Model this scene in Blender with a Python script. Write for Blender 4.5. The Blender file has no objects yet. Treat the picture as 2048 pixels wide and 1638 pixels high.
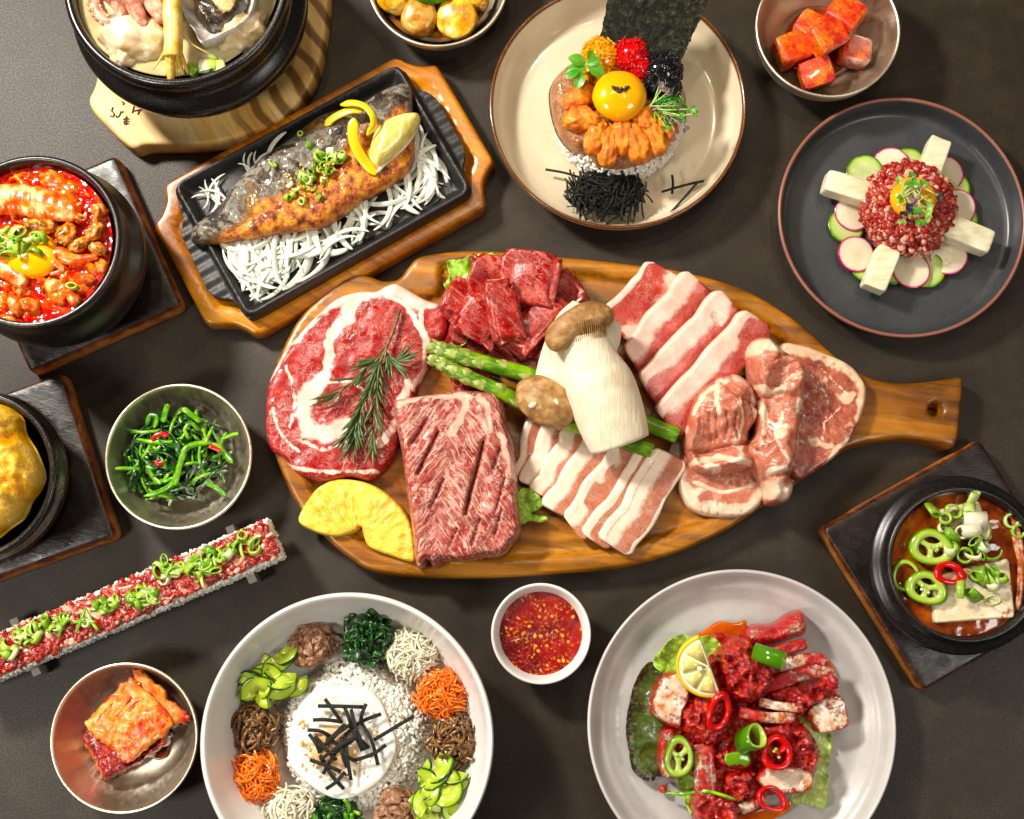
import bpy, math, random
import numpy as np
from mathutils import Vector, Matrix
random.seed(7); RNG = np.random.default_rng(7)
SC = bpy.context.scene
COL = SC.collection
# ------------------------------------------------------------------ camera
F_PX, TILT = 2560.0, math.radians(8.4)
CAM_D = 1.0
CH = CAM_D*math.cos(TILT); CY = -CAM_D*math.sin(TILT)
cam = bpy.data.cameras.new('camera'); cam_o = bpy.data.objects.new('camera', cam); COL.objects.link(cam_o)
cam_o.location = (0, CY, CH); cam_o.rotation_euler = (TILT, 0, 0)
cam.sensor_width = 36; cam.lens = 36*F_PX/2048; cam.clip_start = 0.02; cam.clip_end = 50
SC.camera = cam_o
# ------------------------------------------------------------------ world and lamps
w = bpy.data.worlds.new('World'); SC.world = w; w.use_nodes = True
bg = w.node_tree.nodes['Background']; bg.inputs[0].default_value = (1.0, .90, .78, 1); bg.inputs[1].default_value = .07
def lamp(name, loc, target, size, power, col, size_y=None, spread=180):
    l = bpy.data.lights.new(name, 'AREA'); l.shape = 'RECTANGLE'; l.size = size; l.size_y = size_y or size
    l.energy = power; l.color = col; l.spread = math.radians(spread)
    o = bpy.data.objects.new(name, l); COL.objects.link(o); o.location = loc
    o.rotation_euler = (Vector(target)-Vector(loc)).to_track_quat('-Z', 'Y').to_euler()
    return o
lamp('softbox_upper_left', (-.84, .66, 1.02), (0, .0, 0), .17, 31, (1, .94, .84))
lamp('softbox_lower_left', (-.84, -.46, .98), (0, -.02, 0), .24, 7, (1, .94, .85))
lamp('softbox_lower_right', (.84, -.36, 1.02), (.1, 0, 0), .34, 3.4, (1, .96, .90))
def spot(name, loc, power):
    l = bpy.data.lights.new(name, 'AREA'); l.shape = 'DISK'; l.size = .045; l.energy = power; l.color = (1, .80, .55)
    o = bpy.data.objects.new(name, l); COL.objects.link(o); o.location = loc
for i, (x, y) in enumerate([(.02, .50), (-.28, .62), (.36, .70), (-.04, .86), (.30, .30)]):
    spot('ceiling_downlight', (x, y, 1.55), 1.3)
vs = SC.view_settings; vs.view_transform = 'Standard'; vs.look = 'None'; vs.exposure = .12; vs.gamma = 1
SC.cycles.use_denoising = True
SC.cycles.max_bounces = 8; SC.cycles.transparent_max_bounces = 8; SC.cycles.caustics_reflective = False; SC.cycles.caustics_refractive = False
SC.cycles.sample_clamp_indirect = 6
# ------------------------------------------------------------------ photo pixel -> point on a plane at height z
CT, ST = math.cos(TILT), math.sin(TILT)
def P(u, v, z=0.0):
    dx = (u-1024)/F_PX; dy = -(v-819)/F_PX
    rx, ry, rz = dx, ST+dy*CT, -CT+dy*ST
    t = (z-CH)/rz
    return np.array((t*rx, CY+t*ry, z))
def PA(pts, z=0.0):
    a = np.asarray(pts, float); u, v = a[:, 0], a[:, 1]
    dx = (u-1024)/F_PX; dy = -(v-819)/F_PX
    ry, rz = ST+dy*CT, -CT+dy*ST
    t = (np.asarray(z)-CH)/rz
    return np.stack([t*dx, CY+t*ry, np.zeros(len(a))+z], 1)
def UV(x, y, z):                          # world point -> photo pixel
    dx, dy, dz = x, y-CY, z-CH
    f = dy*ST-dz*CT; return 1024+F_PX*dx/f, 819-F_PX*(dy*CT+dz*ST)/f
def PXR(u, v, z, r):                      # r photo pixels at (u,v), height z, in metres
    return float(np.linalg.norm(P(u+r, v, z)-P(u, v, z)))
PX = CAM_D/F_PX                           # about one photo pixel on the table
# ------------------------------------------------------------------ vector noise
_perm = RNG.permutation(256); _perm = np.concatenate([_perm, _perm, _perm])
_g3 = RNG.normal(size=(256, 3)); _g3 /= np.linalg.norm(_g3, axis=1)[:, None]
def noise3(p):
    p = np.asarray(p, float); i = np.floor(p).astype(int); f = p-i; i &= 255
    u = f*f*f*(f*(f*6-15)+10)
    out = np.zeros(len(p))
    for a in (0, 1):
        wa = u[:, 0] if a else 1-u[:, 0]
        for b in (0, 1):
            wb = u[:, 1] if b else 1-u[:, 1]
            for c in (0, 1):
                wc = u[:, 2] if c else 1-u[:, 2]
                h = _perm[_perm[_perm[(i[:, 0]+a) & 255]+((i[:, 1]+b) & 255)]+((i[:, 2]+c) & 255)]
                out += wa*wb*wc*np.einsum('ij,ij->i', _g3[h], f-np.array((a, b, c)))
    return out*1.6
def fbm(p, octs=3, gain=.5):
    p = np.asarray(p, float); o = np.zeros(len(p)); a = 1.0
    for k in range(octs):
        o += a*noise3(p*(2**k)+17.3*k); a *= gain
    return o
def n2(x, y, s, octs=3, seed=0.0):
    return fbm(np.stack([x*s, y*s, np.full(len(x), seed+.37)], 1), octs)
# ------------------------------------------------------------------ curves
def cr(pts, n, closed=True):
    p = np.asarray(pts, float); m = len(p)
    if closed:
        t = np.linspace(0, m, n, endpoint=False); i = np.floor(t).astype(int); f = (t-i)[:, None]
        a, b, c, d = p[(i-1) % m], p[i % m], p[(i+1) % m], p[(i+2) % m]
    else:
        t = np.linspace(0, m-1, n); i = np.minimum(np.floor(t).astype(int), m-2); f = (t-i)[:, None]
        a, b, c, d = p[np.maximum(i-1, 0)], p[i], p[i+1], p[np.minimum(i+2, m-1)]
    return .5*((2*b)+(c-a)*f+(2*a-5*b+4*c-d)*f*f+(3*b-a-3*c+d)*f**3)
def resample(p, n, closed=True):
    p = np.asarray(p, float); q = np.vstack([p, p[:1]]) if closed else p
    s = np.concatenate([[0], np.cumsum(np.linalg.norm(np.diff(q, axis=0), axis=1))])
    t = np.linspace(0, s[-1], n, endpoint=not closed)
    return np.stack([np.interp(t, s, q[:, k]) for k in range(p.shape[1])], 1)
def dpoly(q, line):                       # distance of points q (N,2) to a polyline
    q = np.asarray(q)[:, :2]; best = np.full(len(q), 1e9); line = np.asarray(line, float)
    for a, b in zip(line[:-1], line[1:]):
        d = b-a; L = d@d+1e-12
        t = np.clip(((q-a)@d)/L, 0, 1)
        best = np.minimum(best, np.linalg.norm(q-a-t[:, None]*d, axis=1))
    return best
def inside(q, poly):
    q = np.asarray(q); poly = np.asarray(poly, float); c = np.zeros(len(q), bool)
    j = len(poly)-1
    for i in range(len(poly)):
        xi, yi = poly[i]; xj, yj = poly[j]
        c ^= ((yi > q[:, 1]) != (yj > q[:, 1])) & (q[:, 0] < (xj-xi)*(q[:, 1]-yi)/(yj-yi+1e-12)+xi)
        j = i
    return c
def sst(x, a, b):
    t = np.clip((x-a)/(b-a), 0, 1); return t*t*(3-2*t)
# ------------------------------------------------------------------ mesh objects
WL = {}
def wloc(o): return WL.get(o.name, Vector((0, 0, 0)))
def link(o, parent, org):
    COL.objects.link(o)
    org = Vector(org)
    if parent is not None:
        o.parent = parent; o.location = org-wloc(parent)
    else: o.location = org
    WL[o.name] = org
    return o
def tag(o, label=None, cat=None, group=None, kind=None):
    if label: o['label'] = label
    if cat: o['category'] = cat
    if group: o['group'] = group
    if kind: o['kind'] = kind
    return o
def thing(name, label, cat, loc, group=None):
    o = bpy.data.objects.new(name, None); o.empty_display_size = .01
    link(o, None, loc); return tag(o, label, cat, group)
class MB:
    def __init__(s): s.v = []; s.f = []; s.n = 0; s.mi = []; s.at = {}
    def add(s, v, f, mi=0, **attrs):
        v = np.asarray(v, float)
        s.v.append(v); s.f += [tuple(i+s.n for i in q) for q in f]; s.mi += [mi]*len(f)
        for k in set(list(attrs)+list(s.at)):
            arr = np.zeros(len(v)) if k not in attrs else np.zeros(len(v))+attrs[k]
            s.at.setdefault(k, [np.zeros(s.n)] if s.n else []).append(arr)
        s.n += len(v); return s
    def mesh(s, name, mats, org=None, smooth=True):
        v = np.vstack(s.v)
        if org is None:
            lo, hi = v.min(0), v.max(0); org = np.array(((lo[0]+hi[0])/2, (lo[1]+hi[1])/2, lo[2]))
        me = bpy.data.meshes.new(name)
        me.from_pydata((v-np.asarray(org)).tolist(), [], s.f)
        mats = mats if isinstance(mats, (list, tuple)) else [mats]
        for m in mats: me.materials.append(M(m))
        if len(mats) > 1: me.polygons.foreach_set('material_index', s.mi)
        if smooth: me.polygons.foreach_set('use_smooth', [True]*len(me.polygons))
        for k, a in s.at.items():
            at = me.attributes.new(k, 'FLOAT', 'POINT'); at.data.foreach_set('value', np.concatenate(a).astype(np.float32))
        me.update(); return me, org
    def obj(s, name, mats, parent=None, org=None, smooth=True, label=None, cat=None, group=None, kind=None):
        me, org = s.mesh(name, mats, org, smooth)
        o = bpy.data.objects.new(name, me); link(o, parent, org)
        return tag(o, label, cat, group, kind)
def inst(me, name, loc, rot=(0, 0, 0), sc=1.0, parent=None, **k):
    o = bpy.data.objects.new(name, me); o.rotation_euler = rot
    o.scale = (sc, sc, sc) if np.isscalar(sc) else sc
    link(o, parent, loc); return tag(o, **k)
def subsurf(o, n=1):
    m = o.modifiers.new('s', 'SUBSURF'); m.levels = n; m.render_levels = n; return o
def gridf(nu, nv, closeu=False, flip=False):
    f = []
    for i in range(nu if closeu else nu-1):
        a, b = i*nv, ((i+1) % nu)*nv
        for j in range(nv-1):
            q = (a+j, b+j, b+j+1, a+j+1); f.append(q[::-1] if flip else q)
    return f
def lathe(prof, seg=96, c=(0, 0, 0), wob=0.0, seed=0.0, closed=True, sx=1, sy=1):
    """(r,z) profile; ends with r=0 close on the axis"""
    pr = np.asarray(prof, float); n = len(pr); a = np.linspace(0, 2*np.pi, seg, endpoint=False)
    R = pr[None, :, 0]*np.ones((seg, 1)); Z = pr[None, :, 1]*np.ones((seg, 1))
    if wob:
        k = noise3(np.stack([np.cos(a)*1.3+seed, np.sin(a)*1.3, np.full(seg, seed)], 1)); R = R*(1+wob*k[:, None])
    v = np.stack([R*np.cos(a)[:, None]*sx+c[0], R*np.sin(a)[:, None]*sy+c[1], Z+c[2]], 2).reshape(-1, 3)
    return v, gridf(seg, n, True, flip=False)
def smooth_prof(p, n): return cr(p, n, False)
def blob_px(outline, z, h, rings=24, seg=120, dome=.5, bottom=0.0, disp=None, edge_in=.0, smooth=True, center=None):
    """solid mass on an outline traced in photo pixels: foot at z, crown h above it.  returns verts, faces, px coords, t (0 rim..1 centre), top mask"""
    ol = cr(outline, seg*3) if smooth else np.asarray(outline, float)
    ol = resample(ol, seg)
    c = np.mean(ol, 0) if center is None else np.asarray(center, float)
    ts = 1-(1-np.linspace(0, 1, rings))**1.25
    top_px = np.concatenate([ol+(c-ol)*t for t in ts]); T = np.repeat(ts, seg)
    W = PA(top_px, z+h*.5)
    hh = h*(1-(1-np.minimum(T/dome, 1))**2.2)**.5 if dome > 0 else np.full(len(T), h)
    zz = z+bottom*h+(1-bottom)*hh
    W[:, 2] = zz
    if disp is not None: W[:, 2] += disp(top_px, T)
    ctr = W[:, :2].mean(0)
    nb = 4
    bot = []; 
    for k in range(1, nb+1):
        t = k/nb; r = PA(ol, z+h*.5); r[:, :2] = r[:, :2]+(ctr-r[:, :2])*(edge_in*t); r[:, 2] = z+bottom*h*(1-t); bot.append(r)
    V = np.vstack([W]+bot)
    n = rings
    F = []
    for i in range(n-1):
        for j in range(seg):
            k = (j+1) % seg; F.append((i*seg+k, (i+1)*seg+k, (i+1)*seg+j, i*seg+j))
    o = n*seg
    prev = 0
    for b in range(nb):
        for j in range(seg):
            k = (j+1) % seg; F.append((prev+j, o+b*seg+j, o+b*seg+k, prev+k))
        prev = o+b*seg
    F.append(tuple(prev+j for j in range(seg)))
    px = np.vstack([top_px]+[ol]*nb); TT = np.concatenate([T, np.zeros(nb*seg)])
    # outline orientation
    a = ol; area = np.sum(a[:, 0]*np.roll(a[:, 1], -1)-np.roll(a[:, 0], -1)*a[:, 1])
    if area < 0: F = [q[::-1] for q in F]
    return V, F, px, TT
def frames(path, up=None):
    p = np.asarray(path, float); t = np.gradient(p, axis=0); t /= np.linalg.norm(t, axis=1)[:, None]+1e-12
    N = np.zeros_like(p)
    u = np.array((0, 0, 1.0)) if up is None else np.asarray(up, float)
    if u.ndim == 1:
        for i in range(len(p)):
            n = u-t[i]*(u@t[i])
            if np.linalg.norm(n) < 1e-3: n = np.array((1.0, 0, 0))-t[i]*t[i][0]
            n /= np.linalg.norm(n); N[i] = n
            u = n if up is None and False else u
    else:
        N = u-t*np.einsum('ij,ij->i', u, t)[:, None]; N /= np.linalg.norm(N, axis=1)[:, None]+1e-12
    return t, N, np.cross(t, N)
def sweep(path, wid, thk, up=None, k=8, power=2.0, twist=0.0, caps=True):
    """super-ellipse section swept along a path; wid/thk half sizes (arrays or numbers)"""
    p = np.asarray(path, float); n = len(p); t, N, B = frames(p, up)
    wid = np.zeros(n)+wid; thk = np.zeros(n)+thk
    a = np.linspace(0, 2*np.pi, k, endpoint=False)+math.pi/k
    cx = np.sign(np.cos(a))*np.abs(np.cos(a))**(2/power); cy = np.sign(np.sin(a))*np.abs(np.sin(a))**(2/power)
    tw = np.linspace(0, 1, n)*twist if np.isscalar(twist) else np.asarray(twist)
    c, s = np.cos(tw)[:, None], np.sin(tw)[:, None]
    B2 = B*c+N*s; N2 = N*c-B*s
    V = p[:, None, :]+B2[:, None, :]*(cx[None, :]*wid[:, None])[:, :, None]+N2[:, None, :]*(cy[None, :]*thk[:, None])[:, :, None]
    F = []
    for i in range(n-1):
        for j in range(k):
            q = (j+1) % k; F.append((i*k+j, i*k+q, (i+1)*k+q, (i+1)*k+j))
    if caps: F.append(tuple(range(k))[::-1]); F.append(tuple((n-1)*k+j for j in range(k)))
    return V.reshape(-1, 3), F
def tube(path, r, k=8, **kw): return sweep(path, r, r, k=k, **kw)
def ico(r=1.0, sub=2):
    import bmesh
    bm = bmesh.new(); bmesh.ops.create_icosphere(bm, subdivisions=sub, radius=r)
    v = np.array([q.co[:] for q in bm.verts]); f = [tuple(x.index for x in q.verts) for q in bm.faces]; bm.free(); return v, f
ICO2 = ico(1, 2); ICO3 = ico(1, 3); ICO4 = ico(1, 4); ICO1 = ico(1, 1)
def rock(c, r, amp=.15, freq=1.5, sq=(1, 1, 1), src=None, seed=None, rot=0.0, octs=3):
    v, f = src or ICO3; seed = random.random()*50 if seed is None else seed
    d = 1+amp*fbm(v*freq+seed, octs)
    w_ = v*d[:, None]*np.asarray(sq)*r
    ca, sa = math.cos(rot), math.sin(rot)
    w_ = np.stack([w_[:, 0]*ca-w_[:, 1]*sa, w_[:, 0]*sa+w_[:, 1]*ca, w_[:, 2]], 1)
    return w_+np.asarray(c), f
def rotm(rx, ry, rz):
    from mathutils import Euler
    return np.array(Euler((rx, ry, rz)).to_matrix())
# ------------------------------------------------------------------ materials
def hx(h):
    h = h.lstrip('#'); c = [int(h[i:i+2], 16)/255 for i in (0, 2, 4)]
    c = [((x+.055)/1.055)**2.4 if x > .04045 else x/12.92 for x in c]; l = .3*c[0]+.6*c[1]+.1*c[2]
    return tuple(min(1, max(0, l+(x-l)*1.16)) for x in c)+(1,)
class B:
    def __init__(s, name, rand=False, coord='Object'):
        s.m = bpy.data.materials.new(name); s.m.use_nodes = True; s.t = s.m.node_tree; s.N = s.t.nodes; s.L = s.t.links
        s.bs = s.N['Principled BSDF']; s.out = s.N['Material Output']
        s.co = s.N.new('ShaderNodeTexCoord').outputs[coord]
        if rand:
            oi = s.N.new('ShaderNodeObjectInfo'); s.rnd = oi.outputs['Random']
            a = s.N.new('ShaderNodeVectorMath'); a.operation = 'MULTIPLY_ADD'; s.L.new(oi.outputs['Random'], a.inputs[0]); a.inputs[1].default_value = (37, 91, 53); s.L.new(s.co, a.inputs[2]); s.co = a.outputs[0]
    def set(s, sock, v):
        if v is None: return
        if isinstance(v, bpy.types.NodeSocket): s.L.new(v, sock)
        elif isinstance(v, str): sock.default_value = hx(v)
        else: sock.default_value = v
    def noise(s, scale, detail=3, rough=.5, dist=0, co=None, color=False):
        n = s.N.new('ShaderNodeTexNoise'); s.set(n.inputs['Vector'], co or s.co); n.inputs['Scale'].default_value = scale
        n.inputs['Detail'].default_value = detail; n.inputs['Roughness'].default_value = rough; n.inputs['Distortion'].default_value = dist
        return n.outputs['Color' if color else 'Fac']
    def voro(s, scale, feature='F1', out='Distance', co=None, rand=1):
        n = s.N.new('ShaderNodeTexVoronoi'); n.feature = feature; s.set(n.inputs['Vector'], co or s.co); n.inputs['Scale'].default_value = scale; n.inputs['Randomness'].default_value = rand
        return n.outputs[out]
    def wave(s, scale, dist=2, detail=2, dscale=1, co=None, kind='BANDS', axis='X', prof='SIN'):
        n = s.N.new('ShaderNodeTexWave'); n.wave_type = kind; n.wave_profile = prof
        if kind == 'BANDS': n.bands_direction = axis
        else: n.rings_direction = axis
        s.set(n.inputs['Vector'], co or s.co); n.inputs['Scale'].default_value = scale; n.inputs['Distortion'].default_value = dist
        n.inputs['Detail'].default_value = detail; n.inputs['Detail Scale'].default_value = dscale
        return n.outputs['Fac']
    def mapping(s, sc=(1, 1, 1), rot=(0, 0, 0), loc=(0, 0, 0), co=None):
        n = s.N.new('ShaderNodeMapping'); s.set(n.inputs['Vector'], co or s.co); n.inputs['Scale'].default_value = sc; n.inputs['Rotation'].default_value = rot; n.inputs['Location'].default_value = loc
        return n.outputs[0]
    def warp(s, amt, scale, co=None, detail=2):
        c = s.noise(scale, detail, co=co, color=True)
        a = s.N.new('ShaderNodeVectorMath'); a.operation = 'MULTIPLY_ADD'; s.L.new(c, a.inputs[0]); a.inputs[1].default_value = (amt,)*3; s.set(a.inputs[2], co or s.co)
        return a.outputs[0]
    def ramp(s, fac, stops, interp='LINEAR'):
        n = s.N.new('ShaderNodeValToRGB'); s.set(n.inputs[0], fac); r = n.color_ramp; r.interpolation = interp
        while len(r.elements) < len(stops): r.elements.new(.5)
        for e, (p, c) in zip(r.elements, stops):
            e.position = p; e.color = hx(c) if isinstance(c, str) else (c, c, c, 1)
        return n.outputs[0]
    def mix(s, fac, a, b, mode='MIX'):
        n = s.N.new('ShaderNodeMix'); n.data_type = 'RGBA'; n.blend_type = mode
        s.set(n.inputs[0], fac); s.set(n.inputs[6], a); s.set(n.inputs[7], b); return n.outputs[2]
    def math(s, op, a, b=0.0, c=None, clamp=False):
        n = s.N.new('ShaderNodeMath'); n.operation = op; n.use_clamp = clamp; s.set(n.inputs[0], a); s.set(n.inputs[1], b)
        if c is not None: s.set(n.inputs[2], c)
        return n.outputs[0]
    def step(s, fac, a, b): return s.ramp(fac, [(a, 0.0), (b, 1.0)])
    def attr(s, name):
        n = s.N.new('ShaderNodeAttribute'); n.attribute_name = name; return n.outputs['Fac']
    def xyz(s, co=None):
        n = s.N.new('ShaderNodeSeparateXYZ'); s.set(n.inputs[0], co or s.co); return n.outputs
    def bump(s, h, strength=.3, dist=.001, normal=None):
        n = s.N.new('ShaderNodeBump'); s.set(n.inputs['Height'], h); n.inputs['Strength'].default_value = strength; n.inputs['Distance'].default_value = dist
        if normal: s.set(n.inputs['Normal'], normal)
        return n.outputs[0]
    def fin(s, col=None, rough=.5, metal=0, spec=.5, sss=0, ssr=(1, .4, .25), sscale=.003, coat=0, coatr=.1, trans=0, ior=None, normal=None, alpha=None, sheen=0):
        b = s.bs.inputs
        s.set(b['Base Color'], col); s.set(b['Roughness'], rough); s.set(b['Metallic'], metal); s.set(b['Specular IOR Level'], spec)
        if sss: s.set(b['Subsurface Weight'], sss); b['Subsurface Radius'].default_value = ssr; b['Subsurface Scale'].default_value = sscale
        if coat: s.set(b['Coat Weight'], coat); s.set(b['Coat Roughness'], coatr)
        if trans: s.set(b['Transmission Weight'], trans)
        if ior: b['IOR'].default_value = ior
        if normal: s.set(b['Normal'], normal)
        if alpha is not None: s.set(b['Alpha'], alpha)
        if sheen: b['Sheen Weight'].default_value = sheen
        MATS[s.m.name] = s.m; return s.m
MATS = {}
def M(n): return n if not isinstance(n, str) else MATS[n]
def simple(name, stops, scale=1.5, detail=4, rough=.4, bump=.0, bscale=None, sss=0, coat=0, rand=True, spec=.5, bdist=.0006, nrough=.6, coatr=.12, sscale=.002, dist=0, ssr=(1, .4, .25), rvar=0, trans=0):
    """noise-ramped food material; scale in cycles per cm"""
    b = B(name, rand)
    f = b.noise(scale*100, detail, nrough, dist)
    c = b.ramp(f, [(.5+(p_-.5)*.62, q_) for p_, q_ in stops])
    nrm = None
    if bump: nrm = b.bump(b.noise((bscale or scale*2)*100, 4, .6), bump, bdist)
    r = rough if not rvar else b.ramp(b.noise(scale*130, 3), [(.35, max(rough-rvar, .05)), (.65, rough+rvar)])
    return b.fin(c, r, sss=sss, coat=coat, spec=spec, normal=nrm, coatr=coatr, sscale=sscale, ssr=ssr, trans=trans)
from mathutils.geometry import delaunay_2d_cdt
def hf(outline, z, zfun, step=6.0, offs=(1.2, 3, 6, 10), zref=None, seg=None, smooth=True, foot=None, jit=.3, undercut=0.0, extra=()):
    """solid on an outline in photo pixels. zfun(px, d) -> height over z (d = pixels in from the edge); foot: wall depth down to z"""
    ol = np.asarray(outline, float)
    if smooth: ol = cr(ol, len(ol)*12)
    per = np.sum(np.linalg.norm(np.diff(np.vstack([ol, ol[:1]]), axis=0), axis=1))
    n = seg or int(per/step*1.3); ol = resample(ol, n)
    area = np.sum(ol[:, 0]*np.roll(ol[:, 1], -1)-np.roll(ol[:, 0], -1)*ol[:, 1])
    if area > 0: ol = ol[::-1]           # counter-clockwise in world (pixel y is down)
    tg = np.roll(ol, -1, 0)-np.roll(ol, 1, 0); tg /= np.linalg.norm(tg, axis=1)[:, None]+1e-9
    nin = np.stack([tg[:, 1], -tg[:, 0]], 1)
    if not inside(ol[:1]+nin[:1]*.5, ol)[0]: nin = -nin
    cl = np.vstack([ol, ol[:1]])
    pts = [ol]
    for o in offs:
        q = ol+nin*o; d = dpoly(q, cl); pts.append(q[(d > o*.93) & inside(q, ol)])
    lo, hi = ol.min(0), ol.max(0)
    gx, gy = np.meshgrid(np.arange(lo[0], hi[0], step), np.arange(lo[1], hi[1], step))
    g = np.stack([gx.ravel(), gy.ravel()], 1)+RNG.uniform(-jit, jit, (gx.size, 2))*step
    g = g[inside(g, ol)]; g = g[dpoly(g, cl) > (offs[-1] if offs else 0)+step*.55]
    pts.append(g)
    for e in extra: pts.append(np.asarray(e, float))
    px = np.vstack(pts)
    m = len(ol)
    vo, _, fo, ov, _, _ = delaunay_2d_cdt([Vector((a, -b)) for a, b in px], [(i, (i+1) % m) for i in range(m)], [], 1, 1e-4)
    px = np.array([(v.x, -v.y) for v in vo]); d = dpoly(px, cl)
    idx = {}
    for i, o_ in enumerate(ov):
        for k in o_: idx[k] = i
    bd = [idx[i] for i in range(m) if i in idx]
    d[bd] = 0
    h = zfun(px, d)
    zr = z+float(np.max(h))*.5 if zref is None else zref
    W = PA(px, zr); W[:, 2] = z+h
    F = [tuple(f) for f in fo]
    V = [W]; PXA = [px]; D = [d]
    # walls
    if foot is None: foot = z
    base = W[bd].copy(); wall = base.copy(); nb = len(bd)
    cen = W[:, :2].mean(0)
    mid = base.copy(); mid[:, 2] = (base[:, 2]+foot)/2
    if undercut: mid[:, :2] += (mid[:, :2]-cen)*undercut*.3
    wall[:, 2] = foot
    if undercut: wall[:, :2] += (cen-wall[:, :2])*undercut
    o1 = len(W); o2 = o1+nb
    for j in range(nb):
        k = (j+1) % nb
        F.append((bd[j], o1+j, o1+k, bd[k])); F.append((o1+j, o2+j, o2+k, o1+k))
    F.append(tuple(o2+j for j in range(nb))[::-1])
    V += [mid, wall]; PXA += [px[bd]]*2; D += [np.zeros(nb)]*2
    V = np.vstack(V)
    # make the top face up
    a, b, c = (V[i] for i in F[0][:3])
    if np.cross(b-a, c-a)[2] < 0: F = [f[::-1] for f in F[:len(fo)]]+F[len(fo):]
    # wall orientation: outward
    f = F[len(fo)]; a, b, c = V[f[0]], V[f[1]], V[f[2]]; nn = np.cross(b-a, c-a); cc = (a+b)/2
    inw = P(*(px[bd[0]]+(nin[0]*3)), zr)[:2]-cc[:2]
    if nn[:2]@inw > 0: F = F[:len(fo)]+[f[::-1] for f in F[len(fo):]]
    return V, F, np.vstack(PXA), np.concatenate(D)
def rnd_edge(d, r):                       # quarter-round edge: 0..1 over r pixels
    t = np.clip(d/r, 0, 1); return np.sqrt(np.clip(1-(1-t)**2, 0, 1))
# ================================================================== table
b = B('table_stone')
g1 = b.noise(2600, 2, .7); g2 = b.noise(700, 3, .6); g3 = b.noise(9, 5, .6); g4 = b.noise(45, 4, .65)
c = b.ramp(b.math('MULTIPLY_ADD', g3, .55, b.math('MULTIPLY', g4, .45)), [(.36, '1a140e'), (.5, '282119'), (.64, '3a3126')])
c = b.mix(b.math('MULTIPLY', b.step(g1, .45, .75), .55), c, '5a4c3c')
c = b.mix(b.math('MULTIPLY', b.step(g2, .48, .3), .5), c, '191512')
b.fin(c, b.ramp(g2, [(.3, .42), (.7, .56)]), spec=.34, normal=b.bump(b.math('ADD', g1, g2), .22, .0004))
v = [(-1.6, -1.5, 0), (1.6, -1.5, 0), (1.6, 1.6, 0), (-1.6, 1.6, 0), (-1.6, -1.5, -.03), (1.6, -1.5, -.03), (1.6, 1.6, -.03), (-1.6, 1.6, -.03)]
MB().add(v, [(0, 1, 2, 3), (4, 7, 6, 5), (0, 4, 5, 1), (1, 5, 6, 2), (2, 6, 7, 3), (3, 7, 4, 0)]).obj('table', 'table_stone', smooth=False, kind='structure', org=(0, 0, 0))
# ================================================================== woods
def wood(name, cols, rot, sx=14, grain=260, dark=None, dist=6, rough=.42, coat=.15, lines=.5, bumps=.25, seedloc=(0, 0, 0), ring=30):
    b = B(name)
    co = b.mapping((1, 1, 1), (0, 0, rot), seedloc)
    st = b.mapping((.12, 1, 1), co=b.warp(.03, 9, co))
    big = b.noise(sx*2.2, 4, .6, .6, co=st)
    rings = b.wave(ring, dist, 3, 1.2, co=st, axis='Y')
    fine = b.noise(grain, 4, .7, co=b.mapping((.05, 1, 1), co=co))
    c = b.ramp(big, [(.3, cols[0]), (.45, cols[1]), (.58, cols[2]), (.72, cols[3])])
    c = b.mix(b.math('MULTIPLY', b.step(rings, .72, .98), lines), c, dark or cols[0])
    c = b.mix(b.math('MULTIPLY', b.step(fine, .52, .7), .5), c, dark or cols[0])
    fl = b.noise(90, 5, .7, co=st)
    c = b.mix(b.math('MULTIPLY', b.step(fl, .60, .68), .55), c, dark or cols[0])
    return b, c, fine
b, c, f = wood('olive_wood', ['5a3412', '8a561e', 'a8702e', 'b98444'], .12, dark='33200e', lines=.35, ring=17)
b.fin(c, .36, coat=.2, coatr=.25, normal=b.bump(f, .3, .0005))
b, c, f = wood('varnished_wood', ['7a4208', 'a4620e', 'c47e1a', 'd4962e'], .49, dark='4e2808', ring=22, lines=.25)
edge = b.attr('edge')
c = b.mix(b.math('MULTIPLY', edge, .55), c, '4b2409')
b.fin(c, .3, coat=.45, coatr=.2, normal=b.bump(f, .25, .0005))
b, c, f = wood('pine_wood', ['b98a4e', 'd3a868', 'e2bf85', 'ecd0a0'], 1.0, dark='a06c34', ring=16, lines=.2)
stp = b.wave(19, 3.5, 2, .8, co=b.mapping((1, 1, 1), (0, 0, .98), (0, 0, 0)), axis='Y')
right = b.step(b.math('ADD', b.xyz()[0], b.math('MULTIPLY', b.noise(14, 2), .05)), .055, .085)
c = b.mix(b.math('MULTIPLY', b.math('MULTIPLY', b.step(stp, .45, .8), right), .85), c, '5f3c18')
b.fin(c, .5, normal=b.bump(f, .3, .0005))
b, c, f = wood('charred_wood', ['120c0a', '1a120f', '231814', '2e1d16'], .4, dark='0a0706', rough=.4)
edge = b.attr('edge')
wn = b.noise(60, 5, .7); wn2 = b.noise(380, 4, .7, co=b.mapping((.3, 1, 1), (0, 0, .4)))
wear = b.math('ADD', edge, b.math('MULTIPLY_ADD', wn, 1.1, b.math('MULTIPLY_ADD', wn2, .5, -.95)))
c = b.mix(b.step(wear, .30, .62), c, '6a3016'); c = b.mix(b.step(wear, .58, .92), c, 'b07a4a')
b.fin(c, b.ramp(wn, [(.35, .26), (.65, .5)]), spec=.6, normal=b.bump(b.math('ADD', wn2, f), .35, .0006))
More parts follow.
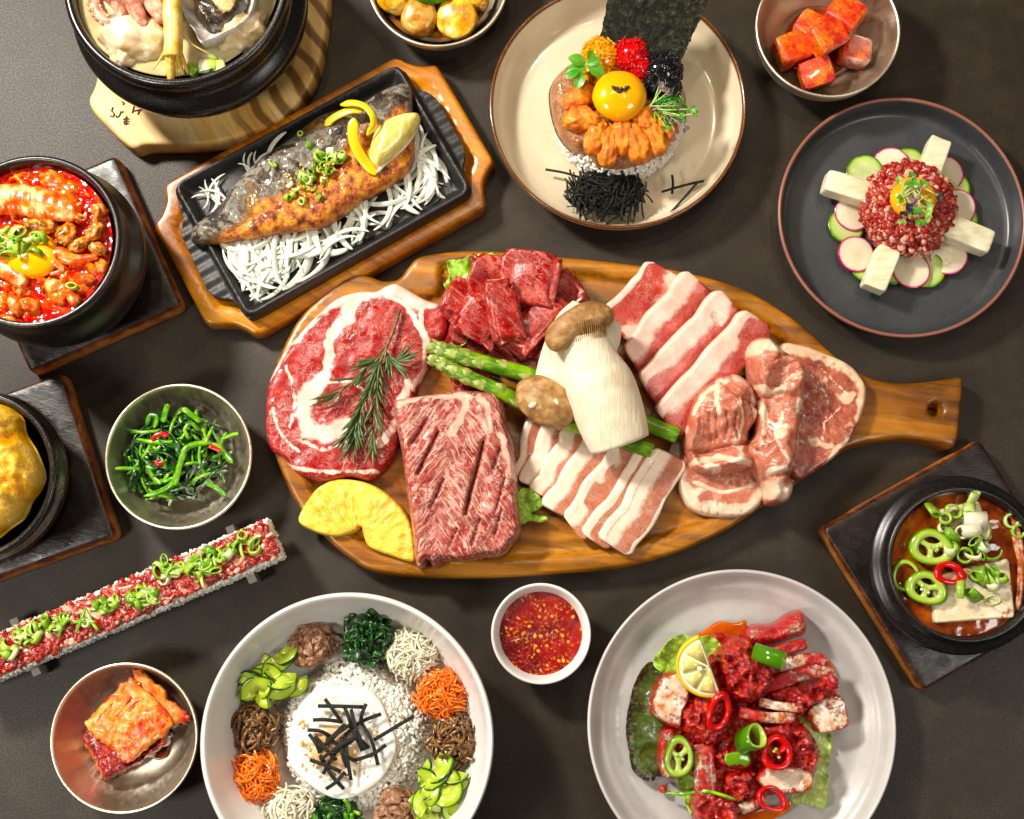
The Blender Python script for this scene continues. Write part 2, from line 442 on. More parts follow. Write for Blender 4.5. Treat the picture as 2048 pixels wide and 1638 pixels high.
# ================================================================== ceramics, metals
simple('black_stoneware', [(.35, '0b0b0c'), (.6, '171615'), (.72, '2a2523')], 6, 4, .3, .25, 14, rand=False, spec=.6, bdist=.0004)
b = B('black_glaze'); n = b.noise(900, 3, .7); s_ = b.noise(2500, 2)
b.fin(b.ramp(n, [(.35, '0a0909'), (.6, '15120f'), (.75, '3b2c22')]), b.ramp(n, [(.3, .16), (.7, .34)]), spec=.7, normal=b.bump(s_, .12, .0003))
b = B('cast_iron'); n = b.noise(700, 4, .7)
b.fin(b.ramp(n, [(.3, '0d0c0c'), (.6, '1b1918'), (.75, '2c2826')]), b.ramp(n, [(.3, .34), (.7, .6)]), spec=.6, normal=b.bump(n, .5, .0006))
b = B('brushed_steel'); n = b.noise(300, 3, co=b.mapping((1, 1, .04))); n2_ = b.noise(35, 3)
ang = b.wave(900, .6, 1, 4, kind='RINGS', axis='Z')
b.fin(b.ramp(n2_, [(.3, 'e0d4ba'), (.7, 'f0e8d8')]), b.ramp(n, [(.3, .34), (.7, .46)]), metal=1, normal=b.bump(ang, .05, .0002))
b = B('cream_glaze'); n = b.noise(500, 3); big = b.noise(12, 3); ed = b.attr('rim')
c = b.mix(b.step(b.noise(1800, 2), .70, .76), b.ramp(big, [(.3, 'cabda4'), (.7, 'd6cbb6')]), '8a7350')
c = b.mix(b.step(b.math('ADD', ed, b.math('MULTIPLY_ADD', b.noise(450, 4, .8), .5, -.25)), .45, .8), c, '5d3413')
b.fin(c, .17, spec=.55, coat=.3, coatr=.06, normal=b.bump(big, .05, .001))
b = B('slate_glaze'); v1 = b.noise(520, 2, .5); big = b.noise(20, 4)
c = b.ramp(big, [(.3, '36383b'), (.7, '424447')]); c = b.mix(b.math('MULTIPLY', b.step(v1, .60, .68), .55), c, '17181b')
c = b.mix(b.step(b.math('ADD', b.attr('rim'), b.math('MULTIPLY_ADD', b.noise(300, 3), .3, -.15)), .45, .7), c, '8a5a4c')
b.fin(c, b.ramp(b.noise(60, 3), [(.3, .3), (.7, .4)]), spec=.5)
b = B('grey_glaze'); v1 = b.noise(2200, 3, .7); big = b.noise(22, 5, .6); pit = b.noise(600, 2)
c = b.ramp(big, [(.3, 'a3a09f'), (.5, 'b6b3b1'), (.7, 'c4c1bd')]); c = b.mix(b.math('MULTIPLY', b.step(v1, .55, .75), .4), c, '7d7975')
c = b.mix(b.math('MULTIPLY', b.attr('rim'), .35), c, 'd8d6d3')
b.fin(c, b.ramp(pit, [(.3, .27), (.7, .4)]), spec=.5, normal=b.bump(v1, .05, .0003))
b = B('white_glaze'); b.fin(b.ramp(b.noise(30, 2), [(.3, 'dcdad6'), (.7, 'e6e4e0')]), .13, spec=.5, coat=.2, coatr=.05)
b = B('clear_acrylic'); b.fin('d8d2c8', .12, trans=.55, ior=1.3, coat=.3)
# ================================================================== dish builders
def dish(name, label, cat, u, v, zr, rpx, prof, mat, n=70, seg=128, rimf=None, group=None, partname=None, parent=None, sy=1):
    """prof: (r in rim radii, z in metres above foot) from foot-outside over the rim to the inside centre"""
    c0 = P(u, v, zr); R = PXR(u, v, zr, rpx)
    zb = zr-max(p[1] for p in prof)
    pr = np.asarray(prof, float).copy(); pr[:, 0] *= R
    pr = resample(cr(pr, 400, False), n, False); pr[:, 0] = np.maximum(pr[:, 0], 0)
    V, Fc = lathe(pr, seg, (c0[0], c0[1], zb), sy=sy)
    rim = np.zeros(len(V))
    if rimf is not None: rim = np.tile(rimf(pr[:, 0]/R, pr[:, 1]), seg)
    o = MB().add(V, Fc, rim=rim).obj(partname or name, mat, parent, org=(c0[0], c0[1], zb), label=label, cat=cat, group=group)
    return o, c0, R, zb
def quad_outline(c, r=14, n=6):           # rounded polygon corners
    c = np.asarray(c, float); out = []; m = len(c)
    for i in range(m):
        a, b_, d = c[i-1], c[i], c[(i+1) % m]
        p0 = b_+(a-b_)/np.linalg.norm(a-b_)*r; p1 = b_+(d-b_)/np.linalg.norm(d-b_)*r
        for t in np.linspace(0, 1, n): out.append((1-t)**2*p0+2*t*(1-t)*b_+t*t*p1)
    return np.array(out)
def trivet(label, corners, zt, r=16, group=None, well=None):
    ol = quad_outline(corners, r)
    cx, cy = np.mean(corners, 0)
    def zf(px, d):
        h = zt*(.55+.45*rnd_edge(d, 9))
        h = h-.0022*sst(d, 18, 24)*0
        if well is not None: h -= .003*sst(np.hypot(px[:, 0]-well[0], px[:, 1]-well[1]), well[2]+7, well[2])
        return h+n2(px[:, 0], px[:, 1], .02, 2)*.0004*sst(d, 0, 10)
    V, Fc, px, d = hf(ol, 0, zf, step=9, smooth=False, zref=zt)
    e = np.exp(-d/9.0)
    if well is not None: e = np.maximum(e, .75*np.exp(-np.abs(np.hypot(px[:, 0]-well[0], px[:, 1]-well[1])-well[2]-3)/6))
    return MB().add(V, Fc, edge=e).obj('trivet', 'charred_wood', label=label, cat='trivet', group=group)
# ---- samgyetang pot on a pine trivet
pine = [(176, 206), (215, 255), (262, 296), (292, 291), (340, 290), (420, 288), (500, 268), (570, 235), (625, 165), (650, 70), (655, -60), (600, -180), (480, -250), (340, -240), (240, -180), (200, -60), (196, 60), (190, 160)]
V, Fc, px, d = hf(pine, 0, lambda p, d: .020*(.5+.5*rnd_edge(d, 6))+n2(p[:, 0], p[:, 1], .02, 2)*.0003, step=9, zref=.02)
pine_o = MB().add(V, Fc).obj('pot_board', 'pine_wood', label='pale pine board with a stub handle under the big black soup pot', cat='board', org=P(380, 40, 0))
POT = [(0, .002), (.60, 0), (.74, .004), (.90, .022), (1.03, .040), (1.075, .050), (1.07, .058), (1.0, .064), (.955, .068), (.965, .076), (1.0, .084), (1.0, .091), (.975, .0945), (.935, .0945), (.915, .090), (.90, .080), (.86, .055), (.70, .022), (0, .016)]
dish('stone_pot', 'large black glazed stoneware pot of ginseng chicken soup on the pine board', 'pot', 352, -44, .115, 228, POT, 'black_glaze', seg=160, n=120)
# ---- soft tofu stew pot
trivet('dark worn square trivet under the red stew pot', [(232, 306), (367, 612), (58, 748), (-80, 440)], .018)
POT2 = [(0, .002), (.66, 0), (.80, .005), (.93, .018), (1.04, .036), (1.075, .048), (1.06, .056), (1.0, .066), (.985, .072), (1.0, .082), (.995, .089), (.965, .0925), (.925, .090), (.905, .082), (.87, .055), (.7, .02), (0, .016)]
dish('stone_pot', 'matt black stoneware pot filled with bright red seafood stew', 'pot', 62, 480, .110, 180, POT2, 'black_stoneware', seg=160)
# ---- steamed egg pot
trivet('dark worn square trivet with reddish ring under the steamed egg pot', [(124, 742), (233, 1074), (-110, 1196), (-219, 864)], .020, well=(-30, 955, 160))
dish('stone_pot', 'black stoneware pot holding golden steamed egg at the left edge', 'pot', -62, 950, .085, 172,
     [(0, .002), (.62, 0), (.78, .004), (.95, .030), (1.02, .044), (1.03, .050), (.985, .056), (.975, .060), (1.0, .064), (.985, .0675), (.93, .066), (.90, .058), (.84, .03), (.6, .014), (0, .012)], 'black_glaze', seg=160)
# ---- bean paste stew pot
trivet('dark worn square trivet under the brown tofu stew pot', [(1641, 1056), (1962, 876), (2168, 1200), (1845, 1386)], .018)
dish('stone_pot', 'black stoneware pot with wide collar holding brown tofu stew', 'pot', 1931, 1128, .070, 158,
     [(0, .002), (.72, 0), (.86, .005), (1.02, .022), (1.13, .032), (1.15, .037), (1.12, .040), (1.04, .042), (1.0, .045), (.99, .049), (.975, .0515), (.95, .0515), (.925, .049), (.905, .042), (.87, .03), (.7, .012), (0, .008)], 'black_stoneware', seg=160)
# ---- steel side bowls
STEEL = [(0, .0015), (.5, .001), (.66, .004), (.84, .014), (.95, .024), (.995, .033), (1.0, .0365), (.99, .0380), (.965, .0370), (.945, .033), (.90, .024), (.80, .014), (.64, .0065), (.45, .0042), (0, .0035)]
SB = dict(prof=STEEL, mat='brushed_steel', group='steel side dish bowls')
dish('steel_bowl', 'steel side dish bowl of braised fish cakes at the top edge', 'bowl', 876, -42, .038, 142, **SB)
dish('steel_bowl', 'steel side dish bowl of orange radish kimchi cubes', 'bowl', 1657, 55, .046, 145, [(r, z*1.2) for r, z in STEEL], 'brushed_steel', group='steel side dish bowls')
dish('steel_bowl', 'steel side dish bowl holding seasoned green stems', 'bowl', 356, 912, .038, 147, **SB)
dish('steel_bowl', 'steel side dish bowl holding folded cabbage kimchi', 'bowl', 247, 1476, .038, 148, **SB)
# ---- plates
CREAM = [(0, .003), (.60, .003), (.72, .0), (.78, .003), (.92, .012), (.985, .024), (1.0, .031), (.992, .0335), (.975, .032), (.955, .026), (.92, .017), (.86, .0115), (.78, .0085), (.5, .007), (0, .007)]
dish('cream_plate', 'cream glazed plate with dark brown rim under the sea urchin rice', 'plate', 1236, 208, .034, 257, CREAM, 'cream_glaze', seg=192, n=110, rimf=lambda r, z: np.clip(1.2-np.abs(z-.0322)/.0030, 0, 1)*(r > .95))
SLATE = [(0, .002), (.7, .002), (.8, 0), (.9, .002), (.965, .010), (.99, .019), (1.0, .0235), (.992, .025), (.972, .0245), (.958, .019), (.945, .012), (.92, .0075), (.85, .006), (.5, .0055), (0, .0055)]
dish('slate_plate', 'round dark slate plate with reddish rim under the beef tartare', 'plate', 1805, 431, .025, 249, SLATE, 'slate_glaze', seg=192, n=110, rimf=lambda r, z: np.clip(1-np.abs(z-.0255)/.0035, 0, 1)*(r > .955))
GREY = [(0, .002), (.6, .002), (.7, 0), (.78, .003), (.92, .012), (.98, .021), (1.0, .0245), (.996, .0262), (.985, .0262), (.955, .021), (.92, .0165), (.89, .0150), (.83, .0105), (.75, .0075), (.4, .006), (0, .006)]
dish('grey_plate', 'pale grey speckled plate under the spicy raw crab', 'plate', 1484, 1450, .026, 309, GREY, 'grey_glaze', seg=192, n=110, rimf=lambda r, z: (r > .965)*(z > .02)*1.0)
WHITE = [(0, .003), (.48, .003), (.52, 0), (.56, .004), (.72, .016), (.86, .034), (.955, .052), (.995, .064), (1.0, .0665), (.992, .0685), (.972, .0675), (.955, .062), (.91, .048), (.82, .031), (.70, .018), (.5, .0095), (0, .009)]
dish('white_bowl', 'wide white bowl of mixed rice and vegetables', 'bowl', 693, 1482, .069, 294, WHITE, 'white_glaze', seg=192)
dish('sauce_cup', 'small white cup filled with red chilli sauce', 'cup', 1082, 1267, .036, 100, [(0, .002), (.62, .002), (.66, 0), (.72, .003), (.86, .017), (.97, .031), (1.0, .0345), (.99, .036), (.95, .0355), (.88, .030), (.83, .025), (.7, .012), (.5, .006), (0, .005)], 'white_glaze')
# ---- fish board and sizzle plate
fb = [(796, 111), (812, 121), (840, 129), (873, 126), (884, 140), (985, 312), (990, 325), (978, 340), (969, 362), (970, 388), (974, 408), (966, 418), (524, 668), (507, 670), (492, 660), (470, 650), (440, 650), (417, 651), (406, 642), (309, 460), (306, 446), (320, 428), (329, 402), (326, 380), (328, 366), (340, 357), (780, 115)]
V, Fc, px, d = hf(resample(fb, 260), 0, lambda p, d: .020*(.6+.4*rnd_edge(d, 8))-.004*sst(d, 34, 40), step=9, smooth=False, zref=.02)
MB().add(V, Fc, edge=np.exp(-d/7)).obj('fish_board', 'varnished_wood', label='varnished orange-brown wooden board with notched ends under the iron fish plate', cat='board')
ip = [(793, 129), (812, 140), (829, 172), (852, 178), (872, 192), (928, 290), (930, 306), (924, 332), (943, 372), (938, 388), (922, 399), (520, 628), (498, 637), (484, 626), (470, 604), (456, 594), (430, 592), (412, 580), (362, 472), (359, 458), (364, 434), (349, 384), (347, 372), (358, 362), (772, 133)]
ipin = quad_outline([(352, 372), (794, 133), (939, 381), (498, 631)], 20)
def zf(p, d):
    ins = inside(p, ipin); di = dpoly(p, np.vstack([ipin, ipin[:1]]))
    s = np.where(ins, di, -di)
    h = .020+.0035*np.exp(-(s/5.5)**2)-.007*sst(s, 4, 22)-.004*sst(-s, 3, 9)
    L = (p[:, 0]*.496+p[:, 1]*.868)*1.0
    h += np.where(s < -8, .0008*np.sin(L/4.2), 0)
    return h*1.0
V, Fc, px, d = hf(resample(ip, 300), .012, zf, step=5, smooth=False, zref=.033)
MB().add(V, Fc).obj('sizzle_plate', 'cast_iron', label='black cast iron sizzle plate with side lugs carrying fish and onion', cat='plate')
# ---- large serving board
sbd = [(835, 511), (880, 502), (927, 498), (1010, 500), (1098, 508), (1190, 516), (1278, 526), (1340, 534), (1397, 546), (1460, 564), (1513, 586), (1575, 624), (1632, 670), (1680, 715), (1720, 742), (1758, 757), (1795, 763), (1835, 763), (1880, 758), (1922, 752), (1930, 764), (1926, 820), (1918, 882), (1904, 896), (1870, 888), (1838, 882), (1798, 879), (1740, 886), (1692, 902), (1632, 941), (1580, 978), (1529, 1012), (1470, 1052), (1400, 1088), (1330, 1114), (1256, 1133), (1190, 1142), (1128, 1147), (1000, 1155), (900, 1157), (799, 1153), (739, 1142), (690, 1112), (641, 1068), (605, 1028), (577, 982), (553, 925), (540, 880), (532, 820), (538, 752), (564, 692), (598, 632), (650, 580), (705, 546), (739, 549), (765, 558), (795, 554), (816, 530)]
rec = np.array([(880, 530), (960, 526), (1100, 536), (1290, 556), (1400, 580), (1500, 622), (1590, 690), (1650, 755), (1672, 820), (1640, 885), (1560, 950), (1480, 1005), (1390, 1052), (1250, 1096), (1120, 1112), (960, 1120), (800, 1116), (720, 1085), (650, 1020), (606, 950), (585, 860), (592, 760), (630, 680), (690, 622), (780, 590), (850, 590), (880, 570)], float)
recs = cr(rec, 300); recc = np.vstack([recs, recs[:1]])
hole = np.array((1872, 819.))
def zf(p, d):
    ins = inside(p, recs); di = dpoly(p, recc)
    s = np.where(ins, di, -di)
    dh = np.hypot(p[:, 0]-hole[0], p[:, 1]-hole[1])
    h = .021*(.5+.5*rnd_edge(d, 10))-.0065*sst(s, -3, 9)+n2(p[:, 0], p[:, 1], .012, 3, 3)*.0008
    return h-.016*sst(dh, 15, 6)-.002*sst(dh, 19, 15)
hp = np.concatenate([hole+r*np.stack([np.cos(np.linspace(0, 6.28, 28, endpoint=False)), np.sin(np.linspace(0, 6.28, 28, endpoint=False))], 1) for r in (3, 6, 8, 10, 12, 14, 16, 19)])
V, Fc, px, d = hf(sbd, 0, zf, step=7, zref=.021, extra=[hp])
board = MB().add(V, Fc).obj('serving_board', 'olive_wood', label='large oval olive wood serving board with drilled handle, loaded with raw meat', cat='board', org=P(1100, 830, 0))
BZ = .0148      # floor of the recess
# ================================================================== shared food kit
b = B('scallion', True)
r = b.xyz(b.N.new('ShaderNodeTexCoord').outputs['Object'])
c = b.ramp(b.rnd, [(0, '56861e'), (.35, '7aa236'), (.65, 'a0bc58'), (.85, 'c8d498'), (1, 'e4e4cc')])
c = b.mix(b.math('MULTIPLY', b.step(b.noise(500, 3), .45, .7), .4), c, 'c4da7c')
b.fin(c, .3, sss=.12, sscale=.0015, ssr=(.6, 1, .3), coat=.25)
simple('sesame', [(.3, 'b07a34'), (.5, 'cf9f55'), (.7, 'e2bf80')], 5, 2, .4)
simple('black_sesame', [(.3, '0c0b0a'), (.7, '1c1917')], 5, 2, .4)
b = B('nori', True); n = b.noise(700, 4, .75); n2_ = b.noise(160, 4, .7)
c = b.ramp(n, [(.3, '050604'), (.5, '0d0f09'), (.64, '1c1e12'), (.78, '3a3c26')])
b.fin(c, b.ramp(n2_, [(.3, .3), (.7, .6)]), spec=.35, normal=b.bump(b.math('ADD', n, n2_), .7, .0012))
b = B('nori_sheet', True); n = b.noise(230, 5, .8); n2_ = b.noise(160, 4, .7)
c = b.ramp(n, [(.34, '060704'), (.47, '14160c'), (.56, '2e3120'), (.68, '5c5c44')])
b.fin(c, b.ramp(n2_, [(.4, .3), (.6, .6)]), spec=.3, normal=b.bump(b.math('ADD', n, n2_), 1.0, .003))
simple('cooked_rice', [(.3, 'e6e2d4'), (.5, 'f0ece0'), (.7, 'f6f3ea')], 3, 2, .35, sss=.25, sscale=.0025, ssr=(1, .9, .75), coat=.1)
b = B('egg_yolk'); b.fin(b.ramp(b.noise(60, 2), [(.3, 'f0a800'), (.7, 'f8bc06')]), .13, sss=.15, sscale=.004, ssr=(1, .6, .1), coat=.5, coatr=.05)
def ringmesh(R, L, wall, k=18, squash=1.0, open_=0.0):
    a = np.linspace(0, 2*np.pi-open_, k, endpoint=open_ > 0); V = []
    for i in range(k):
        ca, sa = math.cos(a[i]), math.sin(a[i])*squash
        for (r_, z) in ((R, -L/2), (R*1.02, 0), (R, L/2), (R-wall, L/2), (R-wall, -L/2)): V.append((r_*ca, r_*sa, z))
    F = []
    for i in range(k if open_ == 0 else k-1):
        j = (i+1) % k
        for q in range(5): F.append((i*5+q, j*5+q, j*5+(q+1) % 5, i*5+(q+1) % 5))
    return np.array(V), F
def rmesh(*a, **k): return MB().add(*ringmesh(*a, **k)).mesh('scallion_ring', 'scallion', org=(0, 0, 0))[0]
SCAL = [rmesh(.0034, .0028, .0009), rmesh(.0042, .004, .0010, squash=.75), rmesh(.0028, .0045, .0009), rmesh(.0045, .0022, .0007, squash=.6), rmesh(.0038, .006, .0009, squash=.55), rmesh(.0046, .0030, .0007, open_=1.8), rmesh(.0032, .0075, .0008, squash=.45)]
SCALI = rmesh(.0022, .003, .0008)
SES = MB().add(ICO2[0]*np.array((.0015, .0009, .0006))*(1-.25*ICO2[0][:, :1]), ICO2[1]).mesh('sesame_seed', 'sesame', org=(0, 0, 0))[0]
SESB = MB().add(ICO2[0]*np.array((.0017, .00095, .0007))*(1-.25*ICO2[0][:, :1]), ICO2[1]).mesh('sesame_seed', 'black_sesame', org=(0, 0, 0))[0]
def scallions(pts, parent, zf, spread=0, tilt=1.2, sc=(.8, 1.25), sel=None):
    for (u, v) in pts:
        z = zf(u, v) if callable(zf) else zf
        me = random.choice(sel or SCAL)
        s_ = random.uniform(*sc)
        inst(me, 'scallion_ring', tuple(P(u, v, z)), (random.uniform(-tilt, tilt), random.uniform(-tilt, tilt), random.uniform(0, 6.3)), s_, parent)
def rand_in(poly, n):
    poly = np.asarray(poly, float); lo, hi = poly.min(0), poly.max(0); out = []
    while len(out) < n:
        q = RNG.uniform(lo, hi, (n*3, 2)); q = q[inside(q, poly)]; out += q.tolist()
    return out[:n]
def liquid(name, mat, label, u, v, z, rpx, cat, lumps=None, seg=120, rings=60, depth=.004, org=None):
    c = P(u, v, z); R = PXR(u, v, z, rpx)
    t = np.linspace(1, 0, rings); a = np.linspace(0, 2*np.pi, seg, endpoint=False)
    X = np.outer(np.cos(a), t*R)+c[0]; Y = np.outer(np.sin(a), t*R)+c[1]; Z = np.full(X.shape, z)
    x, y = X.ravel(), Y.ravel(); dz = np.zeros(len(x)); h = np.zeros(len(x))
    if lumps is not None: dz, h = lumps(x-c[0], y-c[1], np.tile(t, seg))
    V = np.stack([x, y, Z.ravel()+dz], 1)
    F = gridf(seg, rings, True)
    o = len(V); bot = V[::rings].copy(); bot[:, 2] -= depth; bot[:, :2] = c[:2]+(bot[:, :2]-c[:2])*.97
    F += [(i*rings, o+i, o+(i+1) % seg, ((i+1) % seg)*rings) for i in range(seg)]+[tuple(o+i for i in range(seg))[::-1]]
    return MB().add(np.vstack([V, bot]), F, h=np.concatenate([h, np.zeros(seg)])).obj(name, mat, label=label, cat=cat)
def grains(name, mat, parent, pts, nrm=None, L=.0033, W_=.0016, src=None, kind='stuff', flat=.5):
    """many small ellipsoids in one mesh at world points"""
    src = src or ICO1; v, f = src; mb = MB(); V = []; F = []; m = len(v)
    base = v*np.array((L, W_, W_*.9))
    for i, p in enumerate(pts):
        R_ = rotm(random.uniform(-flat, flat), random.uniform(-flat, flat), random.uniform(0, 6.28)); s_ = random.uniform(.85, 1.1)
        V.append((base*s_)@R_.T+p); F += [tuple(k+i*m for k in q) for q in f]
    return MB().add(np.vstack(V), F).obj(name, mat, parent, kind=kind)
def strip_mesh(mat, L, w_, t_, curl=.6, n=14, k=8, power=3, wave=0.15, seed=None, taper=.7, twist=0.0, name='strip'):
    s_ = np.linspace(-.5, .5, n); rr = random.Random(seed)
    a = s_*curl; x = np.where(abs(curl) > 1e-3, np.sin(a)/(curl+1e-9), s_)*L; y = (1-np.cos(a))/(curl+1e-9)*L
    ph = rr.uniform(0, 6)
    z = wave*L*np.sin(s_*5+ph)*.25
    wv = w_*(1-(1-taper)*np.abs(2*s_)**3)
    V, F = sweep(np.stack([x, y, z], 1), wv, t_*(1-.3*np.abs(2*s_)**4), k=k, power=power, twist=twist)
    return MB().add(V, F).mesh(name, mat, org=(0, 0, 0))[0]
def tangle(name, label, cat, u, v, z, rpx, hgt, meshes, n, part='shred', base=None, group=None, sy=1.0, tilt=.35, sc=(.8, 1.1), swirl=None, basesc=.8):
    c = P(u, v, z); R = PXR(u, v, z, rpx)
    t = thing(name, label, cat, c, group)
    if base:
        V, F = rock(c+np.array((0, 0, hgt*.36)), 1, .12, 2, (R*basesc, R*basesc*sy, hgt*.52), ICO3); MB().add(V, F).obj('core', base, t)
    for i in range(n):
        r = math.sqrt(random.random())*.92; a = random.uniform(0, 6.283)
        x, y = r*R*math.cos(a), r*R*sy*math.sin(a); zz = hgt*math.sqrt(max(0, 1-r*r))*random.uniform(.82, 1.03)+.0008
        rz = a+math.pi/2+random.uniform(-.9, .9) if r > .55 else random.uniform(0, 6.28)
        if swirl is not None: rz = a+swirl+random.uniform(-.5, .5)
        sl = math.atan2(r, math.sqrt(max(.05, 1-r*r)))*.75*hgt/R
        # lean outward with the dome
        ax = Vector((-math.sin(a), math.cos(a), 0))
        q = Matrix.Rotation(sl, 3, ax)@Matrix.Rotation(rz, 3, 'Z')@Matrix.Rotation(random.uniform(-tilt, tilt), 3, 'X')@Matrix.Rotation(random.uniform(-tilt, tilt)*.4, 3, 'Y')
        inst(random.choice(meshes), part, (c[0]+x, c[1]+y, c[2]+zz), q.to_euler(), random.uniform(*sc), t)
    return t
def box_mesh(sx, sy, sz, pw=.32, amp=.04, fr=1.6, seed=1.0, src=None, fine=0):
    v, f = src or ICO4; q = np.sign(v)*np.abs(v)**pw; q /= np.max(np.abs(q), axis=0)
    q = q*(1+amp*fbm(v*fr+seed, 3))[:, None]
    if fine: q = q+v*(fine*fbm(v*9+seed, 3))[:, None]
    return q*np.array((sx, sy, sz))/2, f
def lump(name, mat, parent, u, v, z, rx, ry, rz, rot=0, amp=.15, fr=1.6, src=None, seed=None, label=None, cat=None, group=None, tilt=(0, 0), **k):
    V, F = src or ICO4; seed = random.random()*60 if seed is None else seed
    q = V*(1+amp*fbm(V*fr+seed, 4))[:, None]*np.array((rx*PX, ry*PX, rz))
    q = q@rotm(tilt[0], tilt[1], -math.radians(rot)).T
    at = dict(fat=np.clip(fbm(V*2.2+seed+5, 3)*1.4, 0, 1), cut=np.zeros(len(V)), h=np.clip(V[:, 2], 0, 1)) if k.get('attrs') else {}
    return MB().add(q+P(u, v, z), F, **at).obj(name, mat, parent, label=label, cat=cat, group=group)
# ================================================================== meat materials
def meat_mat(name, reds, fat, vein=60, veinw=.05, veinamt=.8, fib=None, rough=.3, sss=.06, edge='c98a80', fibamt=.4, mott=25, coat=.12, fib2=None, fibs=420, fibt=(.54, .66), fibe=.09):
    b = B(name, True)
    wc = b.warp(.006, 90)
    n = b.noise(mott*3, 5, .65); n3 = b.noise(1200, 3)
    c = b.ramp(n, [(.32, reds[0]), (.5, reds[1]), (.68, reds[2])])
    ve = b.math("ABSOLUTE", b.math("SUBTRACT", b.noise(vein*1.3, 4, .55, .8), .5))
    vm = b.math("MULTIPLY", b.ramp(ve, [(.006, 1.0), (.024, 0.0)]), b.step(b.noise(mott*2.2, 3), .45, .6))
    v2 = b.math("MULTIPLY", b.ramp(b.math("ABSOLUTE", b.math("SUBTRACT", b.noise(vein*3.2, 4, .55, .8), .5)), [(.01, 1.0), (.05, 0.0)]), b.step(b.noise(mott*4, 3), .46, .6))
    vm = b.math('MAXIMUM', vm, b.math('MULTIPLY', v2, .45))
    if fib is not None:
        fc = b.noise(fibs, 4, .6, .3, co=b.mapping((fibe, 1, 1), co=b.mapping((1, 1, 1), (0, 0, fib), co=b.warp(.01, 40))))
        if fib2 is not None:
            f2 = b.noise(fibs, 4, .6, .3, co=b.mapping((fibe, 1, 1), co=b.mapping((1, 1, 1), (0, 0, fib2), co=b.warp(.01, 40))))
            sd_ = b.attr('side'); fc = b.math('ADD', b.math('MULTIPLY', fc, b.math('SUBTRACT', 1.0, sd_)), b.math('MULTIPLY', f2, sd_))
        vm = b.math('MAXIMUM', vm, b.math('MULTIPLY', b.step(fc, fibt[0], fibt[1]), fibamt))
    fa = b.step(b.math('ADD', b.attr('fat'), b.math('MULTIPLY_ADD', b.noise(160, 4, .7), .7, -.35)), .36, .66)
    k = b.math('MAXIMUM', fa, b.math('MULTIPLY', vm, veinamt))
    fcol = b.ramp(b.noise(120, 4), [(.3, fat[0]), (.7, fat[1])])
    c = b.mix(k, c, fcol)
    c = b.mix(b.math('MULTIPLY', b.attr('cut'), .8), c, reds[0])
    h = b.math('MULTIPLY_ADD', k, -.5, b.math('ADD', b.noise(300, 3, .6), b.math('MULTIPLY', n3, .3)))
    b.fin(c, b.ramp(b.noise(220, 3), [(.35, max(.1, rough-.14)), (.65, rough+.12)]), sss=sss, sscale=.002, coat=coat, coatr=.12, normal=b.bump(h, .4, .0009))
meat_mat('ribeye', ['7c0f12', '98191a', 'ae302a'], ['e6bcae', 'f0d6c8'], 120, .05, .55, rough=.34)
meat_mat('scored_rib', ['742420', '923832', 'a84e46'], ['c89e8c', 'dcbcaa'], 90, .05, .9, fib=.98, rough=.28, fibamt=.85, fib2=-.9, fibs=560, fibt=(.5, .6), fibe=.055)
meat_mat('beef_chunk', ['720c0c', '921818', 'aa3228'], ['d89488', 'e6b8a6'], 130, .05, .5, fib=.7, fibamt=.65, fibs=380, fibt=(.52, .64), rough=.26, coat=.2)
meat_mat('pork_collar', ['9c5442', 'b46c58', 'c88a76'], ['dcbca2', 'e8d2bc'], 110, .045, .45, rough=.24, coat=.3, fib=.3, fibamt=.3)
meat_mat('pork_collar_red', ['82382c', '9c4c3e', 'b06452'], ['d8b494', 'e6caac'], 110, .045, .5, rough=.26, coat=.3, fib=.8, fibamt=.3)
meat_mat('pork_lean', ['a03028', 'b44840', 'c46658'], ['e6bfae', 'f0d6c6'], 120, .045, .4, rough=.32, coat=.15, fib=.85, fibamt=.35)
meat_mat('pork_pale', ['a2604a', 'b47058', 'c2826a'], ['e6d2be', 'eedecc'], 150, .05, .5, rough=.34, coat=.12, fib=1.1, fibamt=.3)
